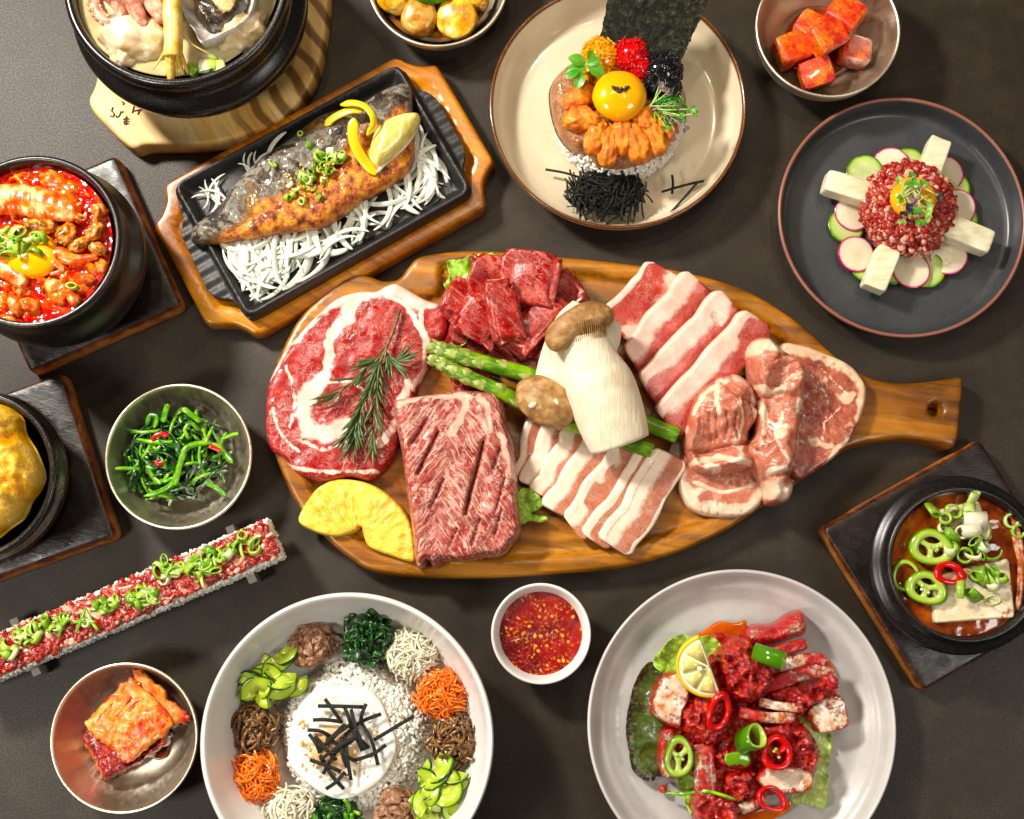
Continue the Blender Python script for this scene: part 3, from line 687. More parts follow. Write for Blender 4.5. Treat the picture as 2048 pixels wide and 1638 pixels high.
def meat(name, mat, label, ol, H, z=BZ, fat=(), cuts=(), step=4, er=9, bump=.0012, bs=.03, tilt=None, cat='meat', group=None, offs=(1.2, 3.5, 7), fld=None, undercut=.03, foot=None, fibfat=None):
    seed = random.random()*40
    def zf(p, d):
        h = H*(.35+.65*rnd_edge(d, er))+bump*n2(p[:, 0], p[:, 1], bs, 4, seed)*sst(d, 0, er)
        for line, w_, dep in cuts: h -= dep*np.exp(-(dpoly(p, line)/w_)**2)*sst(d, 0, 6)
        if tilt is not None: h += tilt[0]*(p[:, 0]-np.mean(np.asarray(ol)[:, 0]))+tilt[1]*(p[:, 1]-np.mean(np.asarray(ol)[:, 1]))
        if fld is not None: h += fld(p, d)
        return h
    V, Fc, px, d = hf(ol, z, zf, step=step, offs=offs, undercut=undercut, foot=foot)
    fa = np.zeros(len(V))
    wob = np.stack([n2(px[:, 0], px[:, 1], .03, 3, 5), n2(px[:, 0], px[:, 1], .03, 3, 9)], 1)*9
    for f in fat:
        if f[0] == 'edge': fa = np.maximum(fa, np.clip(1.3-d/f[1], 0, 1)*inside(px, f[2]) if len(f) > 2 else np.clip(1.3-d/f[1], 0, 1))
        else:
            w_ = f[1]; q = px+wob*min(1, w_/10); fa = np.maximum(fa, np.clip(1.15-.75*dpoly(q, cr(f[0], 60, False))/w_, 0, 1))
    ca = np.zeros(len(V))
    for line, w_, dep in cuts: ca = np.maximum(ca, np.exp(-(dpoly(px, line)/(w_*.8))**2))
    at = dict(fat=fa, cut=ca)
    if mat == 'scored_rib': at['side'] = sst(905-(px[:, 1]-800)*.10+25*n2(px[:, 0], px[:, 1], .02, 2)-px[:, 0], -12, 12)
    if mat.startswith('pork'): at['fat'] = np.maximum(fa, np.clip(n2(px[:, 0], px[:, 1], .022, 3, seed)*1.8-.42, 0, 1))
    if mat == 'pineapple': at = dict(cut=ca, ang=np.arctan2(px[:, 1]-1096, px[:, 0]-716), radn=np.hypot(px[:, 1]-1096, px[:, 0]-716)/40)
    return MB().add(V, Fc, **at).obj(name, mat, label=label, cat=cat, group=group)
# ---- rib-eye steak
ST_OL = [(795, 568), (825, 585), (857, 602), (885, 612), (898, 638), (893, 668), (876, 685), (861, 702), (859, 724), (842, 758), (828, 796), (812, 830), (798, 865), (795, 890), (773, 933), (739, 959), (701, 954), (650, 963), (594, 946), (566, 916), (543, 899), (532, 865), (534, 788), (547, 745), (573, 702), (607, 659), (641, 625), (679, 595), (722, 583), (752, 583), (773, 572)]
meat('ribeye_steak', 'ribeye', 'large red marbled rib-eye steak with white fat cap under the rosemary', ST_OL, .015, cat='steak', step=5, er=12, fat=[
    ([(660, 612), (700, 592), (745, 588), (795, 577), (830, 596), (858, 610)], 17), ([(640, 628), (690, 600), (715, 606)], 12), ([(790, 578), (815, 592), (832, 610)], 18),
    ([(712, 600), (706, 640), (676, 664), (660, 700), (657, 742), (637, 772)], 10), ([(700, 606), (690, 640), (668, 672)], 10), ([(640, 770), (617, 796), (611, 835), (630, 864), (664, 868), (690, 850)], 19),
    ([(773, 595), (808, 612), (836, 650), (852, 690), (848, 735), (828, 785)], 5.5), ([(842, 612), (846, 655), (858, 690)], 5), ([(795, 850), (773, 877), (748, 892)], 9), ([(820, 770), (806, 800), (796, 830)], 11),
    ([(568, 924), (600, 941), (671, 944), (756, 944)], 4), ([(540, 760), (575, 705), (640, 632)], 6), ([(548, 800), (560, 860), (600, 905)], 3), ([(640, 772), (700, 765), (745, 800)], 3), ([(575, 735), (590, 800), (580, 860)], 3), ([(700, 880), (650, 900), (600, 880)], 3)])
# ---- scored short rib slab
SL_OL = [(787, 807), (816, 796), (868, 789), (906, 781), (970, 783), (996, 786), (1009, 813), (1015, 848), (1028, 890), (1034, 950), (1039, 1014), (1042, 1062), (1021, 1095), (1004, 1112), (962, 1117), (932, 1125), (885, 1125), (871, 1138), (856, 1122), (844, 1141), (831, 1125), (825, 1070), (814, 993), (803, 907), (794, 860)]
SLC = [([(856, 842), (842, 866), (826, 890)], 3, .006), ([(878, 868), (860, 905), (838, 950)], 3, .007), ([(967, 888), (955, 940), (942, 985), (932, 1030)], 3.2, .010), ([(888, 962), (872, 1000), (862, 1020)], 2.5, .005), ([(1000, 900), (985, 950)], 2, .004),
       ([(1010, 960), (990, 1030)], 2, .004), ([(915, 1060), (900, 1095)], 2, .004), ([(960, 1040), (945, 1090)], 2.2, .005), ([(1004, 1020), (990, 1070)], 2, .004)]
fl = []
fl += [([(800, 815), (860, 800), (940, 800)], 6), ([(905, 870), (930, 830), (925, 800)], 9), ([(985, 870), (975, 830), (960, 800)], 7), ([(1000, 880), (1018, 910), (1030, 960)], 8)]
meat('scored_rib_meat', 'scored_rib', 'thick scored slab of brownish-red rib meat in front of the mushrooms', SL_OL, .034, fat=fl, cuts=SLC, step=3.6, er=16, bump=.0022, bs=.022, undercut=-.01, cat='meat')
# ---- marinated beef chunks
def chunk(cx, cy, lx, ly, rot, z, H, label, tiltx=0, tilty=0, seed=None, fatamt=.3):
    # squarish wet lump: superellipsoid with noise
    v, f = ICO4
    pw = .30
    q = np.sign(v)*np.abs(v)**pw; q /= np.max(np.abs(q))
    seed = random.random()*90 if seed is None else seed
    c = P(cx, cy, z+H/2)
    q = q*np.array((lx*PX/2, ly*PX/2, H/2))
    q = q*(1+.20*fbm(v*1.5+seed, 3))[:, None]+(fbm(v*5+seed, 2)*.0008)[:, None]*v
    q = q@rotm(tiltx, tilty, -math.radians(rot)).T
    zl = q[:, 2].min()
    V = q+c; 
    fa = np.clip(fbm(v*np.array((1.2, 9, 5))+seed+9, 3)*1.4-.60+fatamt, 0, 1)*.9
    return MB().add(V, f, fat=fa, cut=np.zeros(len(V))).obj('beef_chunk', 'beef_chunk', label=label, cat='meat', group='marinated beef chunks')
for a in [(953, 672, 110, 62, 12, BZ, .018, 'flat marinated beef chunk just above the asparagus tips', .1, .1, 3.1, .2), (1043, 722, 130, 56, 18, BZ, .018, 'marinated beef chunk lying under the asparagus spears', 0, 0, 7.7, .2),
          (1024, 672, 92, 80, 40, BZ+.004, .02, 'dark marinated beef chunk in the middle of the pile', .2, .1, 12.2, .05), (936, 742, 70, 74, 70, BZ, .016, 'marinated beef chunk peeking out between asparagus and slab', 0, 0, 5.2, .2),
          (1128, 596, 74, 84, 60, BZ, .024, 'marbled beef chunk behind the white mushroom stem', .2, -.2, 22.1, .35), (930, 606, 84, 74, 24, BZ+.006, .024, 'dark red beef chunk beside the lettuce leaf', -.2, .25, 31.7, .12),
          (990, 560, 104, 82, 8, BZ+.014, .022, 'pale marbled beef chunk at the top left of the beef pile', .25, .1, 41.2, .45), (1062, 562, 108, 112, 6, BZ+.012, .030, 'large deep red beef chunk at the top of the beef pile', .15, -.1, 51.3, .15),
          (960, 640, 92, 84, 30, BZ+.018, .022, 'beef chunk leaning under the pointed marbled piece', .2, .2, 61.2, .22), (1006, 626, 62, 118, -14, BZ+.026, .022, 'pointed marbled beef chunk on top of the beef pile', .25, .1, 71.9, .42),
          (1074, 652, 60, 128, 42, BZ+.018, .02, 'long beef strip slanting towards the white mushroom', 0, -.2, 81.4, .22), (1100, 700, 66, 60, 42, BZ+.004, .018, 'small beef chunk tucked under the mushroom stem', 0, 0, 91.4, .22)]:
    chunk(*a)
# ---- pork belly slices
def belly(name_label, p0, p1, wpx, z, lean, tw, thk=.0042, mat='pork_lean', bend=6, group='', zrise=.0, rip=0):
    p0, p1 = np.array(p0, float), np.array(p1, float); n = 46
    d = (p1-p0); L = np.linalg.norm(d); nn = np.array((-d[1], d[0]))/L
    t = np.linspace(0, 1, n); sd = random.random()*30
    path = p0+d*t[:, None]+nn*(np.sin(t*np.pi)*bend+noise3(np.stack([t*3+sd, t*0, t*0+sd], 1))*9)[:, None]
    zz = z+zrise*t+noise3(np.stack([t*2.5+sd, t*0+3, t*0], 1))*.0028
    W = PA(path, z); W[:, 2] = zz
    K = 40
    a = np.linspace(0, 2*np.pi, K, endpoint=False)
    wid = wpx*PX/2*(1+.05*noise3(np.stack([t*5+sd, t*0+8, t*0], 1)))*(1-.25*np.clip((t-.93)/.07, 0, 1)**2-.25*np.clip((.05-t)/.05, 0, 1)**2)
    V, Fc = sweep(W, wid, thk, k=K, power=5.5, twist=np.full(n, tw))
    aa = np.linspace(0, 2*np.pi, K, endpoint=False)+math.pi/K
    cx = np.sign(np.cos(aa))*np.abs(np.cos(aa))**(2/5.5); cy = np.sin(aa)
    X = np.tile(cx, n); T = np.repeat(t, K); Yc = np.tile(cy, n)
    X = -X+.10*noise3(np.stack([T*4+sd, X*.5, T*0+sd], 1))
    if rip: V[:, 2] += np.where(X < -.4, .0007*np.sin(T*rip), 0)
    V[:, 2] += noise3(np.stack([T*6+sd, X*2, T*0+4.2], 1))*.0007
    fa = np.ones(len(V))
    for (x0, x1, w_) in lean: fa = np.minimum(fa, 1-w_*sst(X, x0-.03, x0+.03)*(1-sst(X, x1-.03, x1+.03)))
    return MB().add(V, Fc, fat=fa, cut=np.zeros(len(V))).obj('pork_belly_slice', mat, label=name_label, cat='pork belly', group=group)
G1 = 'thick red pork belly slices'; L1 = [(-1.2, -.62, 1), (-.34, .02, 1)]
# section x runs from the lower-right edge (-1) to the upper-left edge (+1)
belly('pork belly slice farthest up behind the white mushrooms', (1228, 662), (1334, 542), 96, BZ+.010, [(-.4, .12, 1), (.3, .78, 1)], -.2, .0042, group=G1)
belly('second red pork belly slice from the top, behind the mushroom cap', (1262, 724), (1394, 560), 78, BZ+.014, [(-1.2, -.30, 1), (-.12, .34, .95)], -.30, .0042, group=G1)
belly('third red pork belly slice from the top with white fat edge', (1292, 780), (1458, 604), 78, BZ+.017, [(-1.2, -.35, 1), (-.18, .25, 1), (.42, .52, .7)], -.34, .0044, group=G1)
belly('lowest red pork belly slice beside the rolled pork collar', (1332, 846), (1512, 636), 82, BZ+.018, [(-1.2, -.22, 1), (-.06, .38, 1)], -.36, .0044, group=G1)
G2 = 'thin pale pork belly slices'
for i, (p0, p1, wpx, ln) in enumerate([((1046, 958), (1078, 818), 52, [(-.9, .5, .8)]), ((1060, 972), (1112, 836), 56, [(-1.2, .2, .9)]), ((1082, 992), (1150, 862), 58, [(-1.2, .32, .95)]), ((1106, 1022), (1200, 872), 60, [(-1.2, .3, .95)]),
                                      ((1142, 1054), (1258, 896), 68, [(-1.2, .4, .95), (.6, .7, .4)]), ((1184, 1080), (1304, 914), 66, [(-1.2, .45, .9)]), ((1226, 1094), (1338, 908), 76, [(-.8, .25, .95), (.5, .66, .5)])]):
    belly(['pale pork belly slice tucked against the scored slab', 'second pale pork belly slice from the scored slab', 'third pale pork belly slice from the scored slab', 'fourth pale pork belly slice from the scored slab', 'fifth pale pork belly slice from the scored slab',
           'pale pork belly slice next to the outermost one', 'outermost pale pork belly slice with frilled edge near the board rim'][i], p0, p1, wpx, BZ+.004+.0017*i, ln, -.14, .0032, 'pork_pale', group=G2, rip=150 if i == 6 else 0)
# ---- marinated pork collar
def cutset(x, y, n, dx, dy, L, ang, w_=1.8, dep=.004):
    w_ *= .7; dep *= .65; J = lambda k: random.uniform(-k, k)
    return [([(x+i*dx-L/2*math.cos(ang)+J(5), y+i*dy-L/2*math.sin(ang)+J(6)), (x+i*dx+J(3), y+i*dy), (x+i*dx+L/2*math.cos(ang)+J(5), y+i*dy+L/2*math.sin(ang)+J(6))], w_*random.uniform(.7, 1.3), dep*random.uniform(.5, 1.2)) for i in range(n)]
big = [(1340, 1060), (1560, 1060), (1560, 975), (1340, 930)]
meat('pork_collar_slice', 'pork_collar', 'flat marinated pork collar slice with creamy fat crescent near the board edge', [(1353, 942), (1360, 985), (1386, 1022), (1446, 1036), (1499, 1028), (1529, 992), (1534, 940), (1505, 900), (1420, 890), (1372, 905)], .012,
     fat=[([(1358, 945), (1368, 985), (1392, 1014), (1446, 1024), (1496, 1016), (1524, 988)], 17), ([(1385, 965), (1450, 985), (1520, 962)], 4)], cuts=cutset(1440, 958, 6, 17, 2, 30, 1.5)+cutset(1400, 1016, 8, 16, 2, 22, 1.5, 1.2, .0015), step=4, er=10)
meat('pork_collar_slice', 'pork_collar_red', 'broad marinated pork collar slice with white fat rim beside the board handle', [(1560, 692), (1600, 690), (1632, 700), (1692, 726), (1722, 756), (1732, 786), (1722, 832), (1692, 893), (1632, 941), (1590, 958), (1560, 900), (1560, 780)], .011, z=.021,
     fat=[([(1572, 696), (1632, 708), (1688, 734), (1716, 762), (1725, 790), (1716, 832)], 15), ([(1690, 880), (1650, 925)], 6), ([(1610, 740), (1650, 800), (1640, 880)], 1.6), ([(1600, 830), (1640, 850), (1690, 800)], 1.6), ([(1640, 740), (1690, 790)], 1.6)],
     cuts=cutset(1640, 722, 5, 18, 14, 20, 2.4, 1.2, .0015)+cutset(1625, 850, 4, 14, -6, 40, 1.2, 1.5, .002), step=4, er=8, foot=.012)
def fold1(p, d): return .007*np.sin(p[:, 1]/24+p[:, 0]/60)*sst(d, 4, 22)+.004*np.sin(p[:, 0]/19)*sst(d, 4, 22)
meat('rolled_pork_collar', 'pork_collar', 'folded pork collar piece with parallel knife cuts beside the red pork belly', [(1372, 890), (1378, 826), (1400, 779), (1439, 753), (1479, 748), (1512, 783), (1519, 829), (1497, 872), (1512, 915), (1500, 938), (1443, 946), (1392, 940)], .030,
     fat=[([(1440, 755), (1425, 800), (1432, 830)], 5), ([(1385, 830), (1405, 790), (1450, 765)], 5), ([(1470, 800), (1480, 850), (1470, 890)], 3), ([(1385, 925), (1440, 918), (1500, 930)], 7), ([(1500, 800), (1512, 840)], 6)],
     cuts=cutset(1398, 850, 5, 17, 1, 52, 1.45, 2.4, .005)+cutset(1462, 812, 3, 18, 4, 36, 1.3, 2, .004)+[([(1375, 905), (1440, 898), (1500, 885)], 5, .006), ([(1440, 770), (1470, 800), (1512, 815)], 4, .005)], step=3.6, er=22, bump=.004, bs=.022, fld=fold1, z=BZ+.003)
def fold2(p, d): return .007*np.sin((p[:, 1]-680)/34)*sst(d, 4, 22)+.003*np.sin(p[:, 0]/14+p[:, 1]/40)*sst(d, 4, 20)
meat('rolled_pork_collar', 'pork_collar', 'long twisted pork collar piece with knotted ends next to the board handle', [(1493, 700), (1512, 675), (1539, 673), (1566, 698), (1605, 726), (1612, 786), (1601, 839), (1599, 899), (1584, 950), (1589, 972), (1576, 1002), (1539, 1007), (1529, 975), (1502, 930), (1489, 899), (1512, 866), (1512, 806), (1498, 746)], .034,
     fat=[([(1500, 700), (1525, 690), (1545, 700)], 16), ([(1510, 780), (1540, 790), (1580, 760), (1605, 750)], 8), ([(1515, 800), (1530, 850), (1525, 870)], 6), ([(1560, 830), (1550, 880), (1565, 930)], 5), ([(1540, 975), (1560, 992), (1580, 985)], 16), ([(1600, 860), (1590, 930)], 7)],
     cuts=cutset(1545, 726, 4, 10, 14, 70, -.35, 2.4, .005)+cutset(1520, 880, 3, 12, 14, 46, -.5, 2.6, .005)+[([(1510, 800), (1560, 790), (1612, 800)], 4, .004), ([(1525, 960), (1560, 950), (1590, 955)], 4, .006)], step=3.6, er=20, bump=.004, bs=.025, fld=fold2, z=BZ+.003)
# ---- pineapple
b = B('pineapple'); cx_ = b.N.new('ShaderNodeCombineXYZ'); b.set(cx_.inputs[0], b.attr('ang')); b.set(cx_.inputs[1], b.math('MULTIPLY', b.attr('radn'), .12)); st = b.noise(15, 5, .65, .3, co=cx_.outputs[0])
c = b.ramp(b.noise(60, 4), [(.40, 'd8a818'), (.5, 'e4be38'), (.6, 'ecd260')]); c = b.mix(b.math('MULTIPLY', b.step(st, .44, .58), .6), c, 'f4e488')
c = b.mix(b.math('MULTIPLY', b.attr('cut'), .5), c, 'd8a414')
b.fin(c, .3, sss=.25, sscale=.004, coat=.25, normal=b.bump(b.math('MULTIPLY_ADD', st, 2.0, b.noise(150, 3)), .6, .0014))
meat('pineapple_slice', 'pineapple', 'yellow half ring of pineapple in front of the steak', [(684, 958), (739, 967), (791, 1001), (821, 1044), (831, 1087), (829, 1124), (782, 1112), (739, 1095), (727, 1072), (722, 1054), (709, 1065), (671, 1074), (628, 1063), (597, 1040), (624, 989), (650, 967)], .013, cuts=[([(722, 1054), (718, 1030), (712, 1000)], 3, .0012), ([(760, 1005), (740, 1040)], 2, .0006), ([(812, 1070), (785, 1076)], 2, .0006), ([(640, 1000), (660, 1030)], 2, .0006)], step=4, er=6, cat='pineapple', bump=.0012, bs=.05)
# ================================================================== mushrooms, asparagus, herbs
b = B('mushroom_flesh', True); f = b.noise(300, 4, .6, co=b.mapping((1, 1, .12))); n = b.noise(40, 4)
st = b.noise(380, 4, .65, co=b.mapping((1, .1, 1), (0, 0, .35)))
c = b.ramp(n, [(.3, 'd2c4a8'), (.5, 'ddd2bc'), (.7, 'e6deca')]); c = b.mix(b.math('MULTIPLY', b.step(st, .50, .68), .28), c, 'a8926c')
b.fin(c, .6, sss=.2, sscale=.004, ssr=(1, .8, .6), normal=b.bump(st, .5, .0012))
simple('mushroom_cap', [(.3, '7e5a34'), (.5, '9a744a'), (.7, 'b8966a')], 1.2, 5, .55, .3, 6, sss=.05)
mt = thing('king_oyster_mushroom', 'whole king oyster mushroom with brown cap lying on top of the meats', 'mushroom', P(1200, 780, .04))
pth = PA(cr([(1168, 672), (1182, 730), (1208, 800), (1240, 888)], 30, False), .052)
pth[:, 2] = np.linspace(.066, .052, 30)
r = cr([(44, 0), (47, 0), (57, 0), (69, 0), (72, 0), (69, 0), (62, 0)], 30, False)[:, 0]*PX*.93
V, Fc = sweep(pth, r, r*.72, k=36)
V += (n2(V[:, 0], V[:, 1], 90, 3)*.0008)[:, None]*np.array((0, 0, 1))
MB().add(V, Fc).obj('stem', 'mushroom_flesh', mt)
cp = PA(cr([(1108, 700), (1122, 668), (1146, 648), (1176, 634), (1206, 634), (1214, 648)], 26, False), .07)
cp[:, 2] = .068+.006*np.sin(np.linspace(0, np.pi, 26))
rr = np.array([.35, .62, .85, .95, 1, 1, .98, .96, .95, .95, .96, .97, .98, 1, 1, 1, 1, .98, .95, .9, .85, .78, .7, .6, .45, .28])*27*PX
V, Fc = sweep(cp, rr*1.0, rr*.8, k=20)
V += (n2(V[:, 0], V[:, 1], 120, 3)*.0007)[:, None]*np.array((0, 0, 1))
MB().add(V, Fc).obj('cap', 'mushroom_cap', mt)
for k in range(26):
    a = -1.25+2.5*k/25; T_ = np.array((pth[4]-pth[0])); T_ /= np.linalg.norm(T_); B_ = np.cross(T_, (0, 0, 1)); rr_ = 43*PX*.93
    ln = [pth[0]-T_*.006+(B_*math.sin(a)+np.array((0, 0, 1))*math.cos(a)*.78)*rr_*1.22, pth[1]+(B_*math.sin(a)+np.array((0, 0, 1))*math.cos(a)*.76)*rr_*1.06, pth[4]+(B_*math.sin(a)+np.array((0, 0, 1))*math.cos(a)*.72)*rr_*1.03]
    V, Fc = sweep(cr(ln, 8, False), .0004, .0005, k=5); MB().add(V, Fc).obj('gill', 'mushroom_cap', mt)
pth = PA(cr([(1192, 632), (1168, 680), (1142, 730), (1118, 786)], 24, False), .04); pth[:, 2] = np.linspace(.052, .046, 24)
r = cr([(52, 0), (66, 0), (66, 0), (60, 0), (52, 0)], 24, False)[:, 0]*PX
V, Fc = sweep(pth, r, r*.42, k=36, power=3)
V += (n2(V[:, 0], V[:, 1], 70, 3)*.0012)[:, None]*np.array((0, 0, 1))
MB().add(V, Fc).obj('mushroom_stem_slice', 'mushroom_flesh', label='white mushroom stem half hidden behind the whole king oyster mushroom', cat='mushroom')
mc = thing('mushroom_cap_piece', 'small tan mushroom cap with two pale nicks beside the whole mushroom', 'mushroom', P(1094, 806, .04))
V, Fc = rock(P(1094, 806, .052), 1, .10, 1.2, (64*PX, 43*PX, .013), ICO4, 4.4, rot=-.6)
MB().add(V, Fc).obj('cap', 'mushroom_cap', mc)
for (u, v_, a) in [(1066, 810, .5), (1112, 804, -.9)]:
    V, Fc = rock(P(u, v_, .0625), 1, .2, 1.5, (9*PX, 6*PX, .0022), ICO2, 1.4, rot=a); MB().add(V, Fc).obj('nick', 'mushroom_flesh', mc)
# asparagus
b = B('asparagus', True); st = b.noise(350, 4, .6, co=b.mapping((.15, 1, 1), (0, 0, -.4)))
c = b.ramp(b.noise(70, 4), [(.38, '436a16'), (.5, '5f8a22'), (.62, '83a838')]); c = b.mix(b.math('MULTIPLY', b.step(st, .5, .7), .4), c, 'a8c65c')
b.fin(c, .32, sss=.08, coat=.3, normal=b.bump(st, .3, .0006))
simple('asparagus_scale', [(.3, '71803e'), (.5, '97a45a'), (.7, 'b9bd7e')], 2, 4, .45, .2, 6)
simple('asparagus_cut', [(.3, '9aa85a'), (.6, 'c2c886')], 4, 4, .5, .3, 12)
def spear(label, pts, zs, rpx):
    p2 = cr(pts, 60, False); zz = np.interp(np.linspace(0, 1, 60), np.linspace(0, 1, len(zs)), zs)
    W = np.array([P(a, b_, z) for (a, b_), z in zip(p2, zz)])
    t = np.linspace(0, 1, 60)
    r = rpx*PX*np.interp(t, [0, .02, .06, .14, .25, 1], [.25, .6, .85, .95, .92, 1])
    tt = thing('asparagus_spear', label, 'asparagus', W[0])
    V, Fc = tube(W, r, 16); MB().add(V, Fc).obj('stalk', 'asparagus', tt)
    T, Nn, Bn = frames(W)
    def scale_at(i, ang, L, wd):
        q = []
        i = int(i); base = W[i]; dr = Nn[i]*math.cos(ang)+Bn[i]*math.sin(ang); sd = np.cross(T[i], dr)
        rows = 6; V = []
        for k in range(rows):
            s_ = k/(rows-1)
            wv = wd*(1-s_**1.8)*(.9 if k else .7)
            pos = base-T[i]*L*s_; hgt = r[i]*1.0+.0009*math.sin(s_*3.0)+.0002
            for m_ in (-1, -.5, 0, .5, 1):
                x = m_*wv; lift = hgt-.5*(x*x)/(r[i]+1e-6)
                V.append(pos+dr*lift+sd*x)
        V = np.array(V); Vb = V-dr*.0010
        Fq = gridf(rows, 5); m = len(V)
        Fq = Fq+[tuple(j+m for j in q_[::-1]) for q_ in Fq]
        return np.vstack([V, Vb]), Fq
    for i, ang, L, wd in [(20, .4, .010, .0048), (27, -.5, .009, .0045), (34, .5, .009, .0042), (14, -.6, .009, .0045), (15, .9, .009, .0045), (10, .1, .009, .0046), (10, 1.5, .008, .0044), (9, -1.3, .008, .0044), (6, .6, .008, .0042), (6, -.6, .008, .0042), (5, 1.8, .007, .0042), (3.5, 0, .007, .0038), (3, 1.2, .007, .0035), (3, -1.2, .007, .0035), (2, .4, .006, .003)]:
        V, Fc = scale_at(i, ang, L, wd); MB().add(V, Fc).obj('bract', 'asparagus_scale', tt)
    V, Fc = ICO2; c_ = W[-1]
    return tt
spear('upper asparagus spear running under the mushrooms', [(862, 693), (927, 713), (991, 732), (1073, 755), (1220, 815), (1356, 872)], [.042, .046, .046, .042, .033, .034], 16)
spear('lower asparagus spear running under the small mushroom cap', [(864, 716), (927, 750), (991, 778), (1051, 808), (1180, 862), (1304, 902)], [.040, .043, .044, .040, .030, .032], 15)
# rosemary
simple('rosemary_leaf', [(.3, '2a3d1c'), (.5, '3d5628'), (.7, '5a733c')], 3, 3, .38, .2, 9, coat=.15)
simple('rosemary_stem', [(.3, '4a3a20'), (.5, '6b5433'), (.7, '846c48')], 3, 3, .6, .3, 9)
def needle_mesh(L=1.0):
    t = np.linspace(0, 1, 7); p = np.stack([t*L, np.zeros(7), .10*L*np.sin(t*1.6)], 1)
    return sweep(p, np.array([.012, .032, .042, .044, .040, .028, .006])*L*1.25, np.array([.01, .016, .02, .02, .018, .012, .004])*L, k=6)
NM = MB().add(*needle_mesh()).mesh('rosemary_needle', 'rosemary_leaf', org=(0, 0, 0))[0]
rs = thing('rosemary_sprig', 'green rosemary sprig laid across the rib-eye steak', 'herb', P(799, 617, .032))
stems = [([(799, 617), (785, 665), (764, 716), (740, 776), (715, 835), (690, 880)], .0015), ([(764, 712), (735, 735), (700, 768), (660, 800)], .0009), ([(757, 730), (752, 790), (748, 850), (744, 895)], .0009), ([(722, 815), (712, 860), (706, 900)], .0008), ([(770, 700), (785, 725), (800, 718)], .0007)]
for pts, r0 in stems:
    p2 = cr(pts, 24, False); W = PA(p2, .036); W[:, 2] = .034+.003*np.sin(np.linspace(0, 3, 24))
    V, Fc = tube(W, r0*np.linspace(1, .55, 24), 7); MB().add(V, Fc).obj('stem', 'rosemary_stem', rs)
    T, _, _ = frames(W)
    n = int(len(pts)*9) if r0 < .0014 else 46
    for k in range(n):
        s_ = random.uniform(.05, 1) if r0 < .0014 else random.choice([random.uniform(.28, 1), random.uniform(.62, 1)])
        i = min(23, int(s_*23)); d = T[i]; base_a = math.atan2(d[1], d[0])
        a = base_a+random.choice([-1, 1])*random.uniform(.15, .62)*(1.0 if s_ < .9 else .6)
        Ln = random.uniform(.013, .021)*(1 if r0 < .0014 else .95)
        inst(NM, 'needle', tuple(W[i]+np.array((0, 0, random.uniform(-.0005, .002)))), (random.uniform(-.4, .4), random.uniform(-.35, .12), a), (Ln, Ln, Ln), rs)
# lettuce
def leaf_px(name, mat, label, ol, z, amp=.005, freq=.05, step=5, parent=None, cat='lettuce', lift=.0, seed=None, edgeamp=.004, group=None, thick=.0009, zfun=None, vein=None):
    sd = random.random()*30 if seed is None else seed
    def zf(p, d):
        e = np.exp(-d/16)
        h = thick+amp*(n2(p[:, 0], p[:, 1], freq*.5, 2, sd)+.5)*.9+edgeamp*e*n2(p[:, 0], p[:, 1], freq*2.2, 2, sd+4)+lift*e
        if zfun is not None: h = h+zfun(p)
        return np.maximum(h, thick)
    V, Fc, px, d = hf(ol, z, zf, step=step, offs=(1.5, 4), zref=z+amp)
    ntop = len(V)-2*0
    # thin sheet: drop the walls/foot, keep top and give it thickness
    k = max(i for f in Fc[:1] for i in f)
    tris = [f for f in Fc if len(f) == 3]
    used = max(max(f) for f in tris)+1
    Vt = V[:used]; Vb = Vt-np.array((0, 0, thick)); bdf = [f for f in Fc if len(f) == 4]
    F2 = tris+[tuple(i+used for i in f[::-1]) for f in tris]
    cnt = {}
    for f in tris:
        for a, b_ in zip(f, f[1:]+f[:1]): cnt[(a, b_)] = 1
    for (a, b_) in list(cnt):
        if (b_, a) not in cnt: F2.append((b_, a, a+used, b_+used))
    e = np.exp(-d[:used]/20); vv = np.zeros(used)
    if vein is not None:
        for ln in vein: vv = np.maximum(vv, np.exp(-(dpoly(px[:used], ln)/3.0)**2))
    return MB().add(np.vstack([Vt, Vb]), F2, edge=np.tile(e, 2), vein=np.tile(vv, 2)).obj(name, mat, parent, label=label, cat=cat, group=group)
def leafmat(name, cols, edgec, veinc, rough=.35, tr=.15):
    b = B(name, True); n = b.noise(90, 4); v = b.voro(230, 'DISTANCE_TO_EDGE', co=b.warp(.004, 120))
    c = b.ramp(n, [(.3, cols[0]), (.5, cols[1]), (.7, cols[2])])
    c = b.mix(b.step(b.math('ADD', b.attr('edge'), b.math('MULTIPLY_ADD', b.noise(80, 3), .8, -.4)), .25, .8), c, edgec)
    c = b.mix(b.math('MULTIPLY', b.step(v, .08, .01), .35), c, veinc); c = b.mix(b.math('MULTIPLY', b.attr('vein'), .8), c, veinc)
    b.fin(c, rough, sss=tr, sscale=.0015, ssr=(.6, 1, .3), coat=.15, normal=b.bump(v, .5, .0008))
leafmat('green_lettuce', ['5f8f1e', '7fae2c', '9cc544'], '8fbf35', 'd4e39a')
leafmat('pale_lettuce', ['a9bd62', 'c0cf80', 'd6dfa2'], '9fbf50', 'e6ecc0')
leafmat('red_lettuce', ['2a3414', '3c4a1c', '55682a'], '2a0e18', '5a6a3a')
leaf_px('lettuce_leaf', 'green_lettuce', 'frilly green lettuce leaf sticking out behind the beef chunks', [(893, 526), (900, 518), (925, 520), (948, 512), (968, 505), (985, 502), (992, 515), (1000, 540), (985, 580), (960, 620), (935, 680), (920, 690), (912, 640), (905, 600), (887, 570), (898, 550)], BZ+.008, .010, .05, lift=.004)
